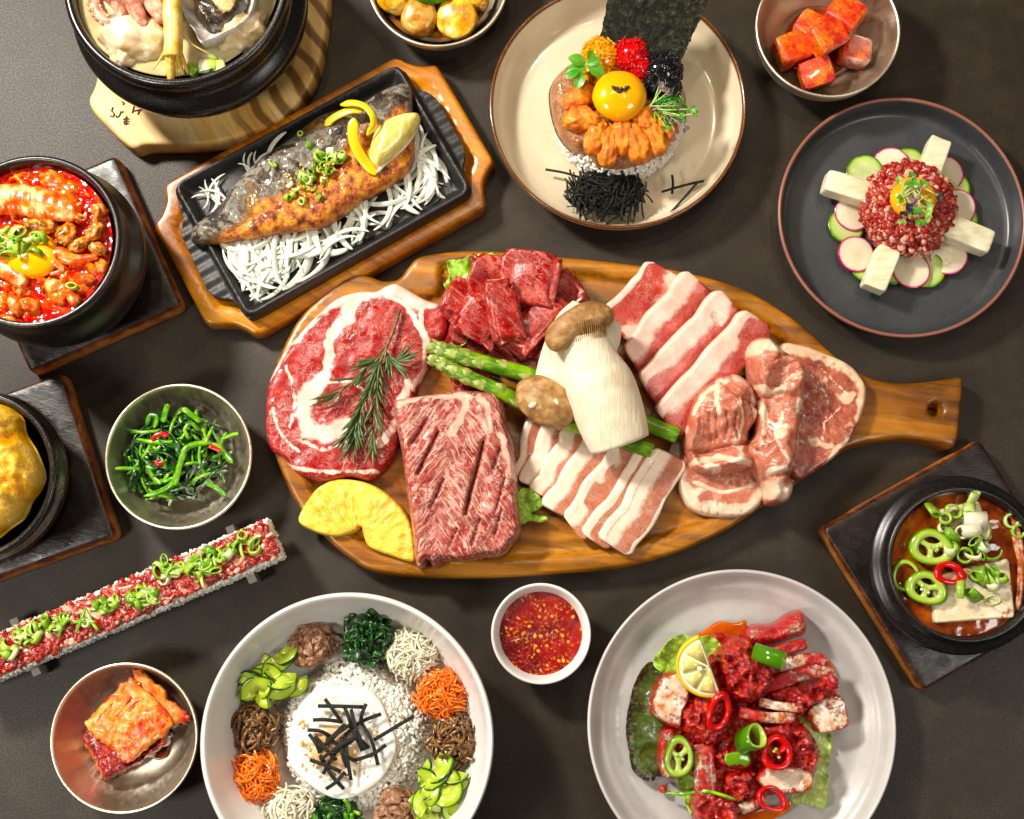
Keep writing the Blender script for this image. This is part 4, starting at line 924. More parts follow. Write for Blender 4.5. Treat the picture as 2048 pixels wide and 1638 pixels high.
leaf_px('lettuce_leaf', 'green_lettuce', 'small green lettuce tip between the scored slab and pale pork belly', [(1036, 985), (1055, 974), (1068, 985), (1088, 1002), (1078, 1018), (1062, 1026), (1096, 1034), (1085, 1044), (1058, 1042), (1042, 1050), (1030, 1030)], BZ+.004, .008, .06)
leaf_px('lettuce_leaf', 'green_lettuce', 'dark lettuce tip between red pork belly and pork collar', [(1474, 700), (1490, 692), (1500, 712), (1506, 745), (1480, 750), (1462, 748), (1470, 722)], BZ+.004, .006, .06)
leaf_px('lettuce_leaf', 'green_lettuce', 'sliver of lettuce under the lower edge of the scored slab', [(893, 1122), (930, 1112), (975, 1100), (968, 1116), (930, 1128), (905, 1134)], BZ+.003, .003, .06)
# ================================================================== grilled fish
b = B('grilled_fish'); n = b.noise(48, 6, .7); n3 = b.noise(260, 5, .75); a_ = b.attr('belly')
k = b.math('ADD', a_, b.math('MULTIPLY_ADD', n, 1.3, -.65))
skin = b.ramp(b.noise(42, 7, .72, .6), [(.39, '17110c'), (.45, '4e3a22'), (.49, '8e8c82'), (.53, '646058'), (.57, '5a3c18'), (.63, '8a6430')])
crust = b.ramp(b.noise(85, 6, .75), [(.39, '4a1c05'), (.45, '9c4e0c'), (.52, 'c67a1c'), (.61, 'e0a850')])
c = b.mix(b.step(k, .36, .60), skin, crust)
ch = b.math('MULTIPLY', b.step(b.noise(60, 6, .75), .50, .56), b.step(k, 1.05, .3))
c = b.mix(b.math('MULTIPLY', ch, .85), c, '2e1308')
b.fin(c, b.ramp(n3, [(.3, .2), (.7, .45)]), coat=.2, normal=b.bump(b.math('ADD', n3, b.noise(110, 5, .75)), .8, .0018))
FO = [(807, 162), (822, 175), (824, 219), (829, 285), (822, 329), (793, 358), (720, 402), (646, 450), (591, 459), (500, 474), (445, 481), (386, 482), (379, 468), (390, 446), (427, 417), (452, 392), (485, 349), (529, 312), (573, 283), (617, 247), (650, 226), (720, 205), (756, 182), (785, 168)]
ax0, ax1 = np.array((379, 452.)), np.array((812, 168.)); axd = (ax1-ax0)/np.linalg.norm(ax1-ax0); axn = np.array((-axd[1], axd[0]))
def zf(p, d):
    s_ = (p-ax0)@axd; q = (p-ax0)@axn
    return .013*(.25+.75*rnd_edge(d, 34))+.0016*n2(p[:, 0], p[:, 1], .045, 4, 2)*sst(d, 0, 8)-.0025*np.exp(-((q-62)/10)**2)*sst(d, 4, 20)+.004*np.sin(s_/500*3.14)
V, F, px, d = hf(FO, .0335, zf, step=4.2, offs=(1.5, 4, 8), foot=.0315)
q = (px-ax0)@axn; s_ = (px-ax0)@axd
MB().add(V, F, belly=np.clip((q-8-12*np.sin(s_/90))/72, 0, 1)*np.clip(1.15-((s_-380)/130).clip(0, 1)*.5, 0, 1)).obj('grilled_fish', 'grilled_fish', label='grilled mackerel fillet with browned crust lying on sliced onion', cat='fish')
# onion slivers
b = B('raw_onion', True); st = b.noise(600, 3, .6, co=b.mapping((1, .1, 1)))
b.fin(b.ramp(st, [(.3, 'dfe4d2'), (.55, 'eceee2'), (.7, 'f6f7f0')]), .16, sss=.2, sscale=.004, ssr=(1, 1, .85), coat=.35, coatr=.08, alpha=.80)
ON = [strip_mesh('raw_onion', random.uniform(.046, .072), random.uniform(.0018, .0040), random.uniform(.0006, .0009), random.uniform(1.2, 2.6), n=24, seed=i, power=2.6, taper=.25, twist=random.uniform(-1.0, 1.0), wave=.12, name='onion_sliver') for i in range(10)]
onion = thing('onion_bed', 'bed of translucent sliced white onion around the grilled fish', 'onion', P(640, 470, .026))
zones = [([(392, 492), (440, 488), (600, 462), (700, 418), (820, 345), (880, 300), (893, 350), (860, 400), (760, 450), (640, 520), (560, 590), (500, 590), (430, 530)], 90), ([(402, 384), (424, 360), (450, 380), (436, 408)], 7), ([(490, 336), (545, 296), (560, 300), (500, 345)], 6), ([(832, 235), (850, 235), (880, 300), (870, 345), (830, 330)], 24), ([(470, 560), (560, 540), (600, 560), (540, 600), (500, 606)], 22), ([(420, 495), (500, 490), (520, 560), (450, 560)], 24)]
onin = np.array(ipin); onin = onin+(np.mean(onin, 0)-onin)*.05
for poly, n in zones:
    k = 0
    for (u, v) in rand_in(poly, n*6):
        me = random.choice(ON); rz = random.choice([random.uniform(-1.9, -.9), random.uniform(1.2, 2.2), random.uniform(0, 6.28)]); s_ = random.uniform(.7, 1.05)*(1 if n > 20 else .6)
        c_ = P(u, v, .031); ext = np.array([q.co[:] for q in me.vertices])[::9]*s_; ca, sa = math.cos(rz), math.sin(rz)
        uv = np.array([UV(c_[0]+a*ca-b_*sa, c_[1]+a*sa+b_*ca, .03) for a, b_, _ in ext])
        if not inside(uv, onin).all(): continue
        inst(me, 'onion_sliver', (c_[0], c_[1], random.uniform(.0275, .0345)), (random.uniform(-.3, .3), random.uniform(-.08, .08), rz), s_, onion); k += 1
        if k >= n: break
# lemon
b = B('lemon_peel', True); n = b.noise(500, 2); b.fin(b.ramp(b.noise(60, 3), [(.3, 'e4bc00'), (.7, 'f2d81c')]), .32, sss=.1, coat=.2, normal=b.bump(n, .35, .0006))
b = B('lemon_flesh', True); n = b.noise(260, 4, .6, co=b.mapping((1, .2, 1), (0, 0, .5)))
b.fin(b.ramp(n, [(.3, 'cfc05a'), (.5, 'ddd386'), (.7, 'efe9bc')]), .18, sss=.4, sscale=.004, ssr=(1, .9, .4), coat=.4, coatr=.06, normal=b.bump(n, .5, .001))
simple('lemon_pith', [(.3, 'e8e2c4'), (.7, 'f4f0dc')], 3, 3, .5, sss=.2)
lw = thing('lemon_wedge', 'lemon wedge with half-loosened peel on the grilled fish', 'lemon', P(770, 290, .05))
wol = [(737, 312), (738, 296), (748, 262), (768, 240), (795, 227), (822, 222), (838, 226), (838, 244), (822, 272), (800, 298), (770, 324), (752, 330)]
V, F, px, d = hf(wol, .048, lambda p, d: .014*(.15+.85*rnd_edge(d, 40)), step=4)
MB().add(V, F).obj('flesh', 'lemon_flesh', lw)
def ribbon_px(pts, zs, wpx, tpx, up=None, n=30, k=10, power=2.6, taper=True, twist=0.0):
    p2 = cr(pts, n, False); zz = np.interp(np.linspace(0, 1, n), np.linspace(0, 1, len(zs)), zs)
    W = np.array([P(a, b_, z) for (a, b_), z in zip(p2, zz)]); t = np.linspace(0, 1, n)
    wv = np.full(n, wpx*PX)
    if taper: wv = wv*np.clip(np.minimum(t, 1-t)/.12, .12, 1)**.6
    return sweep(W, wv, tpx*PX, up=up, k=k, power=power, twist=twist)
V, F = ribbon_px([(708, 236), (706, 266), (713, 296), (730, 324), (752, 350)], [.062, .060, .056, .052, .050], 11, 3.5, twist=.5); MB().add(V, F).obj('peel', 'lemon_peel', lw)
V, F = ribbon_px([(754, 346), (772, 326), (804, 298), (826, 268), (839, 238)], [.049, .049, .049, .049, .049], 4, 6); MB().add(V, F).obj('rind', 'lemon_pith', lw)
lt = thing('lemon_twist', 'curled strip of yellow lemon zest beside the lemon wedge', 'lemon peel', P(700, 235, .05))
V, F = ribbon_px([(651, 251), (664, 238), (684, 227), (706, 220), (728, 222)], [.050, .053, .056, .058, .058], 8, 3, twist=.4); MB().add(V, F).obj('strip', 'lemon_peel', lt)
V, F = ribbon_px([(682, 210), (706, 206), (730, 213), (745, 232), (746, 252), (734, 270)], [.058, .062, .065, .066, .064, .060], 7, 3, twist=1.0); MB().add(V, F).obj('strip', 'lemon_peel', lt)
# scallions on the fish
sg = thing('scallion_garnish', 'chopped scallion rings scattered over the middle of the grilled fish', 'scallion', P(630, 340, .05))
scallions(rand_in([(572, 375), (600, 320), (620, 305), (660, 300), (700, 295), (712, 312), (680, 330), (660, 350), (640, 370), (600, 395), (575, 395)], 34)+[(600, 268), (545, 328), (640, 395), (605, 402), (575, 395), (620, 290)], sg, lambda u, v: .0525, sc=(.75, 1.15))
ss = thing('sesame_sprinkle', 'toasted sesame seeds sprinkled over the grilled fish', 'sesame', P(640, 340, .05))
for (u, v) in rand_in([(540, 380), (600, 320), (690, 290), (720, 330), (640, 400), (560, 400)], 34)+rand_in([(636, 330), (670, 320), (672, 345), (640, 352)], 16): inst(SES, 'sesame_seed', tuple(P(u, v, .0535)), (random.uniform(-.3, .3), random.uniform(-.3, .3), random.uniform(0, 6)), 1, ss)
# ================================================================== ginseng chicken soup
b = B('milky_broth'); n = b.noise(45, 3); b.fin(b.ramp(n, [(.3, 'a79a74'), (.55, 'b9b08c'), (.75, 'c9c19f')]), .06, sss=.3, sscale=.006, ssr=(1, .95, .8), spec=.5, normal=b.bump(b.noise(60, 2), .12, .002))
liquid('chicken_broth', 'milky_broth', 'cloudy pale chicken broth in the big black pot', 352, -45, .104, 208, 'broth')
simple('boiled_chicken', [(.3, 'b99a6c'), (.48, 'd6c09a'), (.7, 'e8dac0')], .5, 5, .28, .35, 3, sss=.25, coat=.3, sscale=.004)
lump('chicken_piece', 'boiled_chicken', None, 272, 78, .104, 66, 44, .018, 12, .18, 1.3, label='plump pale piece of boiled chicken under the octopus', cat='chicken')
lump('chicken_piece', 'boiled_chicken', None, 252, 104, .104, 26, 34, .010, 35, .2, 1.4, label='tan chicken wing tip by the left wall of the soup pot', cat='chicken')
lump('chicken_piece', 'boiled_chicken', None, 484, 60, .103, 50, 40, .016, -30, .22, 1.6, label='boiled chicken piece right of the abalone', cat='chicken')
lump('chicken_piece', 'boiled_chicken', None, 320, -30, .103, 150, 90, .016, 0, .15, 1.6, label='chicken body submerged behind the ginseng at the top edge', cat='chicken')
simple('octopus_skin', [(.3, 'a05a48'), (.5, 'c48872'), (.7, 'ddb29c')], 1.4, 5, .3, .4, 5, sss=.2, coat=.3)
oc = thing('octopus', 'pink boiled octopus with curled tentacles in the soup pot', 'octopus', P(255, 0, .104))
lump('head', 'octopus_skin', oc, 262, -22, .118, 62, 40, .018, 0, .12, 1.3)
def tent(pts, r0, r1, z0, z1):
    n = 40; p2 = cr(pts, n, False); W = np.array([P(a, b_, z) for (a, b_), z in zip(p2, np.linspace(z0, z1, n))])
    r = np.linspace(r0, r1, n)*PX; V, F = tube(W, r, 14); V += (fbm(V*260, 2)*.0008)[:, None]*np.array((0, 0, 1))
    o = MB().add(V, F).obj('tentacle', 'octopus_skin', oc)
    T, N_, B_ = frames(W)
    for i in range(3, n-2, 3 if r0 < 15 else 99):
        for s in (-1, 1):
            V, F = ringmesh(r[i]*.36, r[i]*.4, r[i]*.2, 10); MB().add(V@np.array(Matrix.Rotation(s*.9, 3, Vector(T[i])))+W[i]+N_[i]*r[i]*.55+B_[i]*s*r[i]*.8, F).obj('sucker', 'octopus_skin', o)
tent([(196, -20), (190, 5), (198, 30), (214, 43), (232, 40), (246, 36)], 13, 8, .112, .112)
tent([(262, -12), (272, 18), (282, 38), (290, 50)], 19, 9, .122, .116)
tent([(232, -10), (242, 18), (252, 38)], 18, 11, .120, .114)
tent([(296, -14), (312, 14), (326, 32), (340, 20)], 20, 14, .120, .116)
simple('ginseng', [(.3, 'c39a48'), (.5, 'd9b768'), (.7, 'e8d090')], .8, 4, .35, .3, 5, sss=.25, coat=.2)
gi = thing('ginseng_root', 'pale yellow ginseng root with forked rootlets lying over the soup', 'ginseng', P(345, 60, .112))
def gtube(pts, r0, r1, z0, z1, nm, seed):
    n = 30; p2 = cr(pts, n, False); W = np.array([P(a, b_, z) for (a, b_), z in zip(p2, np.linspace(z0, z1, n))])
    r = np.linspace(r0, r1, n)*PX*(1+.08*noise3(np.stack([np.linspace(0, 6, n), np.full(n, seed), np.zeros(n)], 1)))
    V, F = tube(W, r, 14); MB().add(V, F).obj(nm, 'ginseng', gi)
gtube([(346, -40), (345, 20), (347, 70), (346, 112)], 18, 17, .128, .122, 'root_body', 1)
for i, (pts, r0, r1) in enumerate([([(342, 95), (336, 122), (332, 150)], 9, 3), ([(345, 100), (342, 130), (342, 158)], 12, 7), ([(352, 98), (358, 125), (366, 148)], 8, 3), ([(338, 88), (322, 116), (306, 138)], 4, 1.2), ([(355, 92), (366, 120), (376, 146)], 6, 2), ([(356, 60), (384, 88), (420, 108)], 2, 1), ([(350, 100), (352, 130), (354, 152)], 6, 2), ([(334, -10), (329, 30), (331, 60)], 2, 1)]): gtube(pts, r0, r1, .124, .111, 'rootlet', i*3.3)
ab = thing('abalone', 'abalone in its shell with dark ruffled flesh in the soup pot', 'abalone', P(432, 15, .106))
b = B('nacre'); n = b.noise(70, 4, .6, 1); b.fin(b.ramp(n, [(.3, '8a9a8c'), (.45, 'c3b8b2'), (.6, 'd8d2cc'), (.72, '9fb0a8')]), .2, coat=.4, normal=b.bump(b.noise(200, 3), .3, .001))
b = B('abalone_flesh'); n = b.noise(120, 5, .7); k = b.attr('h'); c = b.mix(b.step(b.math('ADD', k, b.math('MULTIPLY_ADD', n, .8, -.4)), .55, .8), b.ramp(n, [(.35, '120e0a'), (.6, '3a2c1c'), (.7, '5c4a30')]), b.ramp(n, [(.35, 'b0905a'), (.65, 'd8c08c')]))
b.fin(c, .2, coat=.4, normal=b.bump(n, .8, .0018))
SH = [(358, -60), (366, 10), (376, 44), (392, 66), (404, 88), (430, 84), (452, 72), (480, 58), (505, 30), (514, -20), (510, -80), (430, -110)]
V, F, px, d = hf(SH, .108, lambda p, d: .012*np.exp(-d/11)+.002+.0012*n2(p[:, 0], p[:, 1], .08, 2), step=5, smooth=True); MB().add(V, F).obj('shell', 'nacre', ab)
FL = [(382, -60), (384, 0), (394, 34), (416, 56), (444, 52), (474, 40), (494, 8), (498, -50), (440, -90)]
hh = lambda p: .5+.5*np.sin((p[:, 0]*.9-p[:, 1]*1.2)/15+2*n2(p[:, 0], p[:, 1], .02, 2))
V, F, px, d = hf(FL, .112, lambda p, d: .011*rnd_edge(d, 26)+.004*hh(p)*sst(d, 2, 14)+.001*n2(p[:, 0], p[:, 1], .1, 3), step=4); MB().add(V, F, h=hh(px)*sst(d, 8, 22)*(px[:, 0] < 480)).obj('flesh', 'abalone_flesh', ab)
so = thing('scallion_garnish', 'bright green scallion lengths floating at the near wall of the soup pot', 'scallion', P(415, 132, .106))
for (u, v, a) in [(408, 132, .2), (424, 128, .1), (440, 134, .3), (384, 140, .9)]:
    inst(SCAL[6], 'scallion_ring', tuple(P(u, v, .1055)), (1.4, 0, a), 1.3, so)
# burnt marks on the pine board
simple('burnt_mark', [(.4, '2c1608'), (.7, '4a2a12')], 4, 2, .7)
def mark(strokes, z=.0206, w_=1.3):
    for i, s in enumerate(strokes):
        p2 = cr(s, 14, False) if len(s) > 2 else resample(s, 6, False)
        V, F = sweep(PA(p2, z), w_*PX, .00025, k=6); MB().add(V, F).obj('burnt_mark', 'burnt_mark', pine_o)
mark([[(226, 214), (223, 222), (228, 226), (226, 233), (219, 231)], [(247, 223), (241, 225), (238, 232), (233, 234), (232, 230)], [(240, 221), (239, 222)], [(268, 212), (264, 226)], [(281, 218), (275, 229)], [(264, 222), (285, 219)], [(253, 232), (252, 250)], [(252, 236), (246, 239)], [(252, 236), (258, 238)], [(252, 241), (246, 244)], [(252, 241), (258, 243)], [(252, 246), (247, 248)], [(252, 246), (257, 247)], [(243, 203), (248, 206), (245, 209)]])
# ================================================================== red tofu stew
b = B('red_stew'); h = b.attr('h'); n = b.noise(130, 5, .65); sp = b.noise(900, 2)
c = b.mix(b.step(b.math('ADD', h, b.math('MULTIPLY_ADD', n, .6, -.3)), .25, .7), b.ramp(n, [(.38, '981002'), (.5, 'c02c04'), (.62, 'd65208')]), b.ramp(n, [(.3, 'cc460a'), (.5, 'e06c18'), (.7, 'ea9638')]))
c = b.mix(b.step(sp, .64, .72), c, '7a1204')
b.fin(c, .08, spec=.6, coat=.4, coatr=.04, sss=.1, sscale=.002, normal=b.bump(b.noise(120, 3), .09, .0014))
def lumps(x, y, t):
    a = n2(x, y, 95, 3, 4); k = sst(a, .05, .55)*sst(1-t, .02, .15); return k*.0045+.0006*n2(x, y, 200, 2), k
liquid('tofu_stew', 'red_stew', 'bubbling bright red soft tofu stew in the left pot', 62, 487, .099, 163, 'stew', lumps=lumps, rings=110, seg=260)
simple('stew_seafood', [(.3, 'b8420c'), (.48, 'd4702a'), (.62, 'e09a5c'), (.72, 'c8440e')], 1.3, 5, .2, .4, 5, sss=.15, coat=.5)
simple('shrimp_shell', [(.3, 'bc460e'), (.48, 'd8782c'), (.66, 'e8b888')], .9, 5, .22, .35, 6, sss=.15, coat=.5)
simple('clam_meat', [(.32, '2c2410'), (.43, '9a5a1c'), (.54, 'cc7c30'), (.7, 'dca868')], 1.3, 5, .22, .5, 7, coat=.5)
sh = thing('shrimp', 'whole shrimp head floating across the top of the red stew', 'shrimp', P(70, 405, .1))
n = 50; p2 = cr([(-30, 402), (30, 398), (85, 408), (130, 420), (160, 428)], n, False); W = np.array([P(a, b_, .106) for a, b_ in p2]); t = np.linspace(0, 1, n)
r = np.interp(t, [0, .3, .38, .42, .6, .9, 1], [27, 30, 28, 31, 27, 18, 8])*PX
V, F = sweep(W, r, r*.55, k=22); V[:, 2] += .0006*np.sin(V[:, 0]*900); MB().add(V, F).obj('carapace', 'shrimp_shell', sh)
for k in range(5):
    V, F = ribbon_px([(140, 412+k*4), (152, 410+k*6), (162+random.uniform(-4, 4), 405+k*9)], [.108, .108, .106], 3, 1.2, n=10); MB().add(V, F).obj('spine', 'shrimp_shell', sh)
V, F = ribbon_px([(150, 436), (168, 440), (172, 425), (160, 445)], [.104]*4, 2, 2, n=16); MB().add(V, F).obj('leg', 'shrimp_shell', sh)
for (u, v, rx, ry, rot) in [(85, 452, 30, 14, 5), (132, 470, 17, 24, 25), (190, 462, 14, 21, 30), (196, 498, 18, 12, 20), (160, 490, 22, 11, -30)]: lump('clam', 'clam_meat', None, u, v, .103, rx, ry, .006, rot, .22, 2.0, label={85: 'cooked clam just under the shrimp head in the red stew', 132: 'cooked clam right of the yolk in the red stew', 190: 'cooked clam beside the squid tentacle in the red stew', 196: 'cooked clam nearest the right wall of the red stew', 160: 'cooked clam above the small curled shrimp in the red stew'}[u], cat='clam', group='clams in the red stew')
sh2 = thing('shrimp', 'small peeled curled shrimp beside the yolk in the red stew', 'shrimp', P(150, 515, .1))
n = 40; p2 = cr([(100, 548), (124, 540), (108, 520), (118, 508), (150, 520), (196, 512)], n, False); W = np.array([P(a, b_, .104) for a, b_ in p2])
r = np.interp(np.linspace(0, 1, n), [0, .25, .5, .7, 1], [3, 6, 15, 14, 5])*PX; V, F = sweep(W, r, r*.7, k=14); MB().add(V, F).obj('body', 'stew_seafood', sh2)
lump('squid_tentacle', 'stew_seafood', None, 196, 432, .103, 6, 30, .005, 8, .2, 2, label='thin squid tentacle by the right wall of the red stew', cat='squid')
sh3 = thing('shrimp', 'cut shrimp shell at the left edge of the red stew', 'shrimp', P(20, 545, .1))
V, F = ribbon_px([(-20, 520), (20, 545), (52, 566)], [.104]*3, 17, 9, n=24); MB().add(V, F).obj('shell', 'shrimp_shell', sh3)
lump('egg_yolk', 'egg_yolk', None, 66, 512, .103, 49, 43, .009, 0, .05, 1.2, label='raw egg yolk floating in the red stew', cat='egg yolk')
for i, (u, v, rx, ry) in enumerate([(108, 575, 17, 19), (45, 580, 8, 22), (170, 560, 22, 12), (110, 365, 30, 18), (200, 420, 18, 12), (150, 600, 16, 12), (60, 612, 20, 13), (205, 535, 16, 12), (30, 610, 24, 12), (20, 640, 18, 8)]): lump('tofu_piece', 'stew_seafood' if i != 0 else 'clam_meat', None, u, v, .1, rx, ry, .006, random.uniform(0, 90), .25, 1.8, src=ICO3, label=['orange square vegetable lump below the yolk in the red stew', 'narrow tofu lump under the yolk in the red stew', 'tofu lump beside the white ring in the red stew', 'large tofu lump behind the shrimp head in the red stew', 'tofu lump at the upper right wall of the red stew', 'tofu lump at the lower right of the red stew', 'tofu lump at the near wall of the red stew, right one', 'tofu lump at the right wall of the red stew', 'tofu lump at the near wall of the red stew, left one', 'lowest tofu lump at the near wall of the red stew'][i], cat='tofu', group='tofu lumps in the red stew')
sg = thing('scallion_garnish', 'chopped scallion heaped on the yolk of the red stew', 'scallion', P(30, 480, .11))
scallions([(8, 462), (35, 462), (12, 485), (20, 488), (32, 482), (50, 495), (52, 508), (46, 512), (72, 505), (16, 508), (60, 478), (86, 474), (2, 478), (26, 470), (40, 474), (5, 500), (30, 498), (72, 474)], sg, .112, sc=(1.0, 1.5)); scallions([(146, 573)], sg, .104, tilt=.2)
# ================================================================== steamed egg
b = B('steamed_egg'); n = b.noise(35, 5, .6); h = b.attr('h'); c = b.ramp(b.math('MULTIPLY_ADD', n, .7, b.math('MULTIPLY', h, .3)), [(.3, 'c88a1c'), (.46, 'dca838'), (.62, 'e6c068')])
b.fin(c, .34, sss=.2, sscale=.005, ssr=(1, .6, .2), coat=.12, normal=b.bump(b.noise(120, 5, .7), .8, .0026))
EO = [(-60, 800), (0, 806), (28, 830), (36, 862), (58, 900), (74, 945), (66, 975), (48, 1000), (34, 1030), (10, 1050), (-60, 1090), (-180, 1060), (-210, 950), (-180, 840)]
hf_ = lambda p: n2(p[:, 0], p[:, 1], .028, 3, 3)
V, F, px, d = hf(EO, .074, lambda p, d: .030*rnd_edge(d, 60)+.0065*hf_(p)*sst(d, 2, 24)+.0015*n2(p[:, 0], p[:, 1], .09, 3, 8)*sst(d, 2, 14), step=5); MB().add(V, F, h=np.clip(hf_(px)+.5, 0, 1)).obj('steamed_egg', 'steamed_egg', label='puffed golden steamed egg rising from the pot at the left edge', cat='egg')
# ================================================================== sea urchin rice on the cream plate
def disc_pts(c, R, n, zf, rmin=0):
    out = []
    for _ in range(n):
        r = math.sqrt(random.uniform(rmin*rmin, 1))*R; a = random.uniform(0, 6.283); out.append((c[0]+r*math.cos(a), c[1]+r*math.sin(a), zf(r/R, a)))
    return np.array(out)
rc = P(1236, 240, .015); RR = PXR(1236, 240, .02, 124)
ur = thing('rice_cake', 'round cake of white rice under the sea urchin on the cream plate', 'rice', rc)
V, F = lathe([(0, 0), (RR*.97, 0), (RR*.98, .012), (RR*.95, .019), (0, .020)], 72, (rc[0], rc[1], .011), .02); MB().add(V, F).obj('rice_core', 'cooked_rice', ur)
pts = []
for _ in range(1100):
    a = random.uniform(0, 6.283); z = random.uniform(.011, .033); pts.append((rc[0]+RR*1.0*math.cos(a)*(1-.04*(z > .03)), rc[1]+RR*math.sin(a)*(1-.04*(z > .03)), z))
pts += disc_pts(rc, RR*.98, 250, lambda t, a: .0325, .8).tolist()
grains('rice_grains', 'cooked_rice', ur, np.array(pts))
b = B('tuna_tartare'); n = b.noise(160, 5, .65); b.fin(b.ramp(n, [(.3, '7d4a34'), (.5, 'a0714e'), (.7, 'b88c6a')]), .15, sss=.3, sscale=.004, coat=.6, coatr=.08, normal=b.bump(b.math('ADD', n, b.noise(420, 4)), .9, .002))
TO = [(1100, 190), (1104, 165), (1125, 135), (1180, 100), (1240, 86), (1300, 100), (1350, 140), (1372, 185), (1362, 235), (1335, 285), (1300, 318), (1240, 334), (1195, 326), (1175, 304), (1150, 300), (1120, 268), (1106, 230)]
V, F, px, d = hf(TO, .031, lambda p, d: .016*rnd_edge(d, 26)+.0022*n2(p[:, 0], p[:, 1], .07, 4)*sst(d, 0, 12), step=4.5, undercut=.05); MB().add(V, F).obj('chopped_fish', 'tuna_tartare', label='mound of glossy brown chopped raw fish on the rice cake', cat='fish')
b = B('sea_urchin', True); n = b.noise(90, 4); g = b.noise(900, 3, .7); b.fin(b.ramp(n, [(.3, 'bf6008'), (.5, 'd8820e'), (.7, 'e6a030')]), b.ramp(g, [(.3, .3), (.7, .5)]), sss=.2, sscale=.003, coat=.15, normal=b.bump(b.math('ADD', g, b.noise(160, 3)), .7, .0012))
def lobe(u, v, L, W_, rot, z, i):
    vv, f = ICO4; t = vv[:, 0]
    w = np.clip(1.02+.18*t, 0, 2)*(1-np.abs(t)**6*.15); vv = np.sign(vv)*np.abs(vv)**.85
    q = np.stack([vv[:, 0]*L/2, vv[:, 1]*W_/2*w, vv[:, 2]*.0085/PX*w], 1)*PX
    groove = np.exp(-(vv[:, 1]/.10)**2)*.0007+np.exp(-((np.abs(vv[:, 1])-.55)/.09)**2)*.0004
    q[:, 2] -= groove*(vv[:, 2] > 0)
    q += vv*(.0020*fbm(vv*2.2+i*7, 4))[:, None]+vv*(.0004*fbm(vv*12+i, 2))[:, None]
    q = q@rotm(0, .18, -math.radians(rot)).T
    MB().add(q+P(u, v, z), f).obj('urchin_tongue', 'sea_urchin', label=['orange sea urchin tongue under the pea shoot', 'orange sea urchin tongue left of the yolk, second from the top', 'sea urchin tongue at the left end of the lower arc', 'second sea urchin tongue of the lower arc, from the left', 'sea urchin tongue directly below the yolk', 'broad sea urchin tongue below right of the yolk', 'sea urchin tongue just right of the yolk bottom', 'sea urchin tongue beneath the microgreens', 'outermost right sea urchin tongue near the microgreens', 'small sea urchin tongue between yolk and left arc'][i], cat='sea urchin', group='sea urchin tongues')
for i, a in enumerate([(1158, 196, 76, 46, -35, .050), (1156, 238, 62, 48, -20, .050), (1192, 274, 74, 40, 105, .050), (1218, 292, 84, 38, 100, .049), (1244, 270, 82, 42, 82, .051), (1272, 284, 86, 50, 72, .050), (1288, 238, 60, 44, 50, .052), (1306, 272, 84, 42, 62, .050), (1326, 252, 70, 36, 48, .049), (1176, 238, 60, 34, 40, .052)]): lobe(*a, i)
o = lump('egg_yolk', 'egg_yolk', None, 1239, 192,   .060, 53, 51, .0118, 0, .03, 1, label='shiny raw egg yolk with black sesame in the middle of the rice', cat='egg yolk')
bs = thing('black_sesame', 'pinch of black sesame seeds on top of the raw yolk', 'sesame', P(1241, 178, .076))
for (u, v) in [(1226, 174), (1230, 176), (1235, 180), (1239, 181), (1244, 181), (1249, 179), (1252, 175), (1256, 174), (1243, 177), (1234, 176)]: inst(SESB, 'sesame_seed', tuple(P(u, v, .0722)), (0, random.uniform(-.3, .3), random.uniform(0, 3)), 1.15, bs)
def roe(label, cols, lumps_, n):
    nm = 'roe_'+cols[0]; b = B(nm); nn = b.voro(900, 'F1', 'Color'); b.fin(b.mix(b.noise(700, 2), cols[0], cols[1]), .1, sss=.2, sscale=.0012, coat=.5, coatr=.05)
    c = P(lumps_[0][0], lumps_[0][1], .046); t = thing('fish_roe', label, 'roe', c); pts = []
    for (u, v, rx, ry, h) in lumps_:
        lump('roe_core', nm, t, u, v, .046, rx*.95, ry*.95, h*.95, 0, .06, 2, src=ICO3)
        vv = RNG.normal(size=(int(n*rx*ry/1400), 3)); vv /= np.linalg.norm(vv, axis=1)[:, None]; vv = vv[vv[:, 2] > -.25]
        k = 1+.06*fbm(vv*2+3, 2)
        pts.append(vv*k[:, None]*np.array((rx*PX, ry*PX, h))+P(u, v, .046))
    pts = np.vstack(pts); grains('roe_grains', nm, t, pts, L=.00098, W_=.00098)
roe('mound of yellow flying fish roe beside the pea shoot', ['d08a0c', 'ecb02c'], [(1202, 112, 39, 40, .012), (1192, 146, 34, 34, .010)], 560)
roe('mound of bright red flying fish roe behind the yolk', ['a80008', 'd80c14'], [(1262, 112, 38, 41, .015), (1280, 142, 22, 28, .012)], 560)
roe('mound of black flying fish roe beside the seaweed sheet', ['08080a', '16161c'], [(1325, 144, 40, 42, .015), (1330, 178, 33, 30, .012), (1302, 165, 20, 36, .012)], 560)
# seaweed sheet leaning on the rim
sv, sf = [], []
ns, ms = 40, 30
cor = [(1200, 76, .052), (1358, 130, .050), (1416, 4, .072), (1224, -45, .074)]
cw = [P(*c_) for c_ in cor]; V = []
for i in range(ns):
    for j in range(ms):
        s_, t = i/(ns-1), j/(ms-1)
        p = (1-t)*((1-s_)*cw[0]+s_*cw[1])+t*((1-s_)*cw[3]+s_*cw[2])
        p = p+np.array((0, 0, .0016*math.sin(s_*5+t*2)+.0012*math.sin(t*6+s_*2)))
        if s_ in (0, 1) or t in (0, 1): p = p+np.array((random.uniform(-1, 1), random.uniform(-1, 1), 0))*.0006
        V.append(p)
V = np.array(V); V[:, 2] += fbm(V*420, 3)*.0007; F = gridf(ns, ms); m = len(V)
Vb = V-np.array((0, 0, .0005)); F2 = F+[tuple(q+m for q in f[::-1]) for f in F]
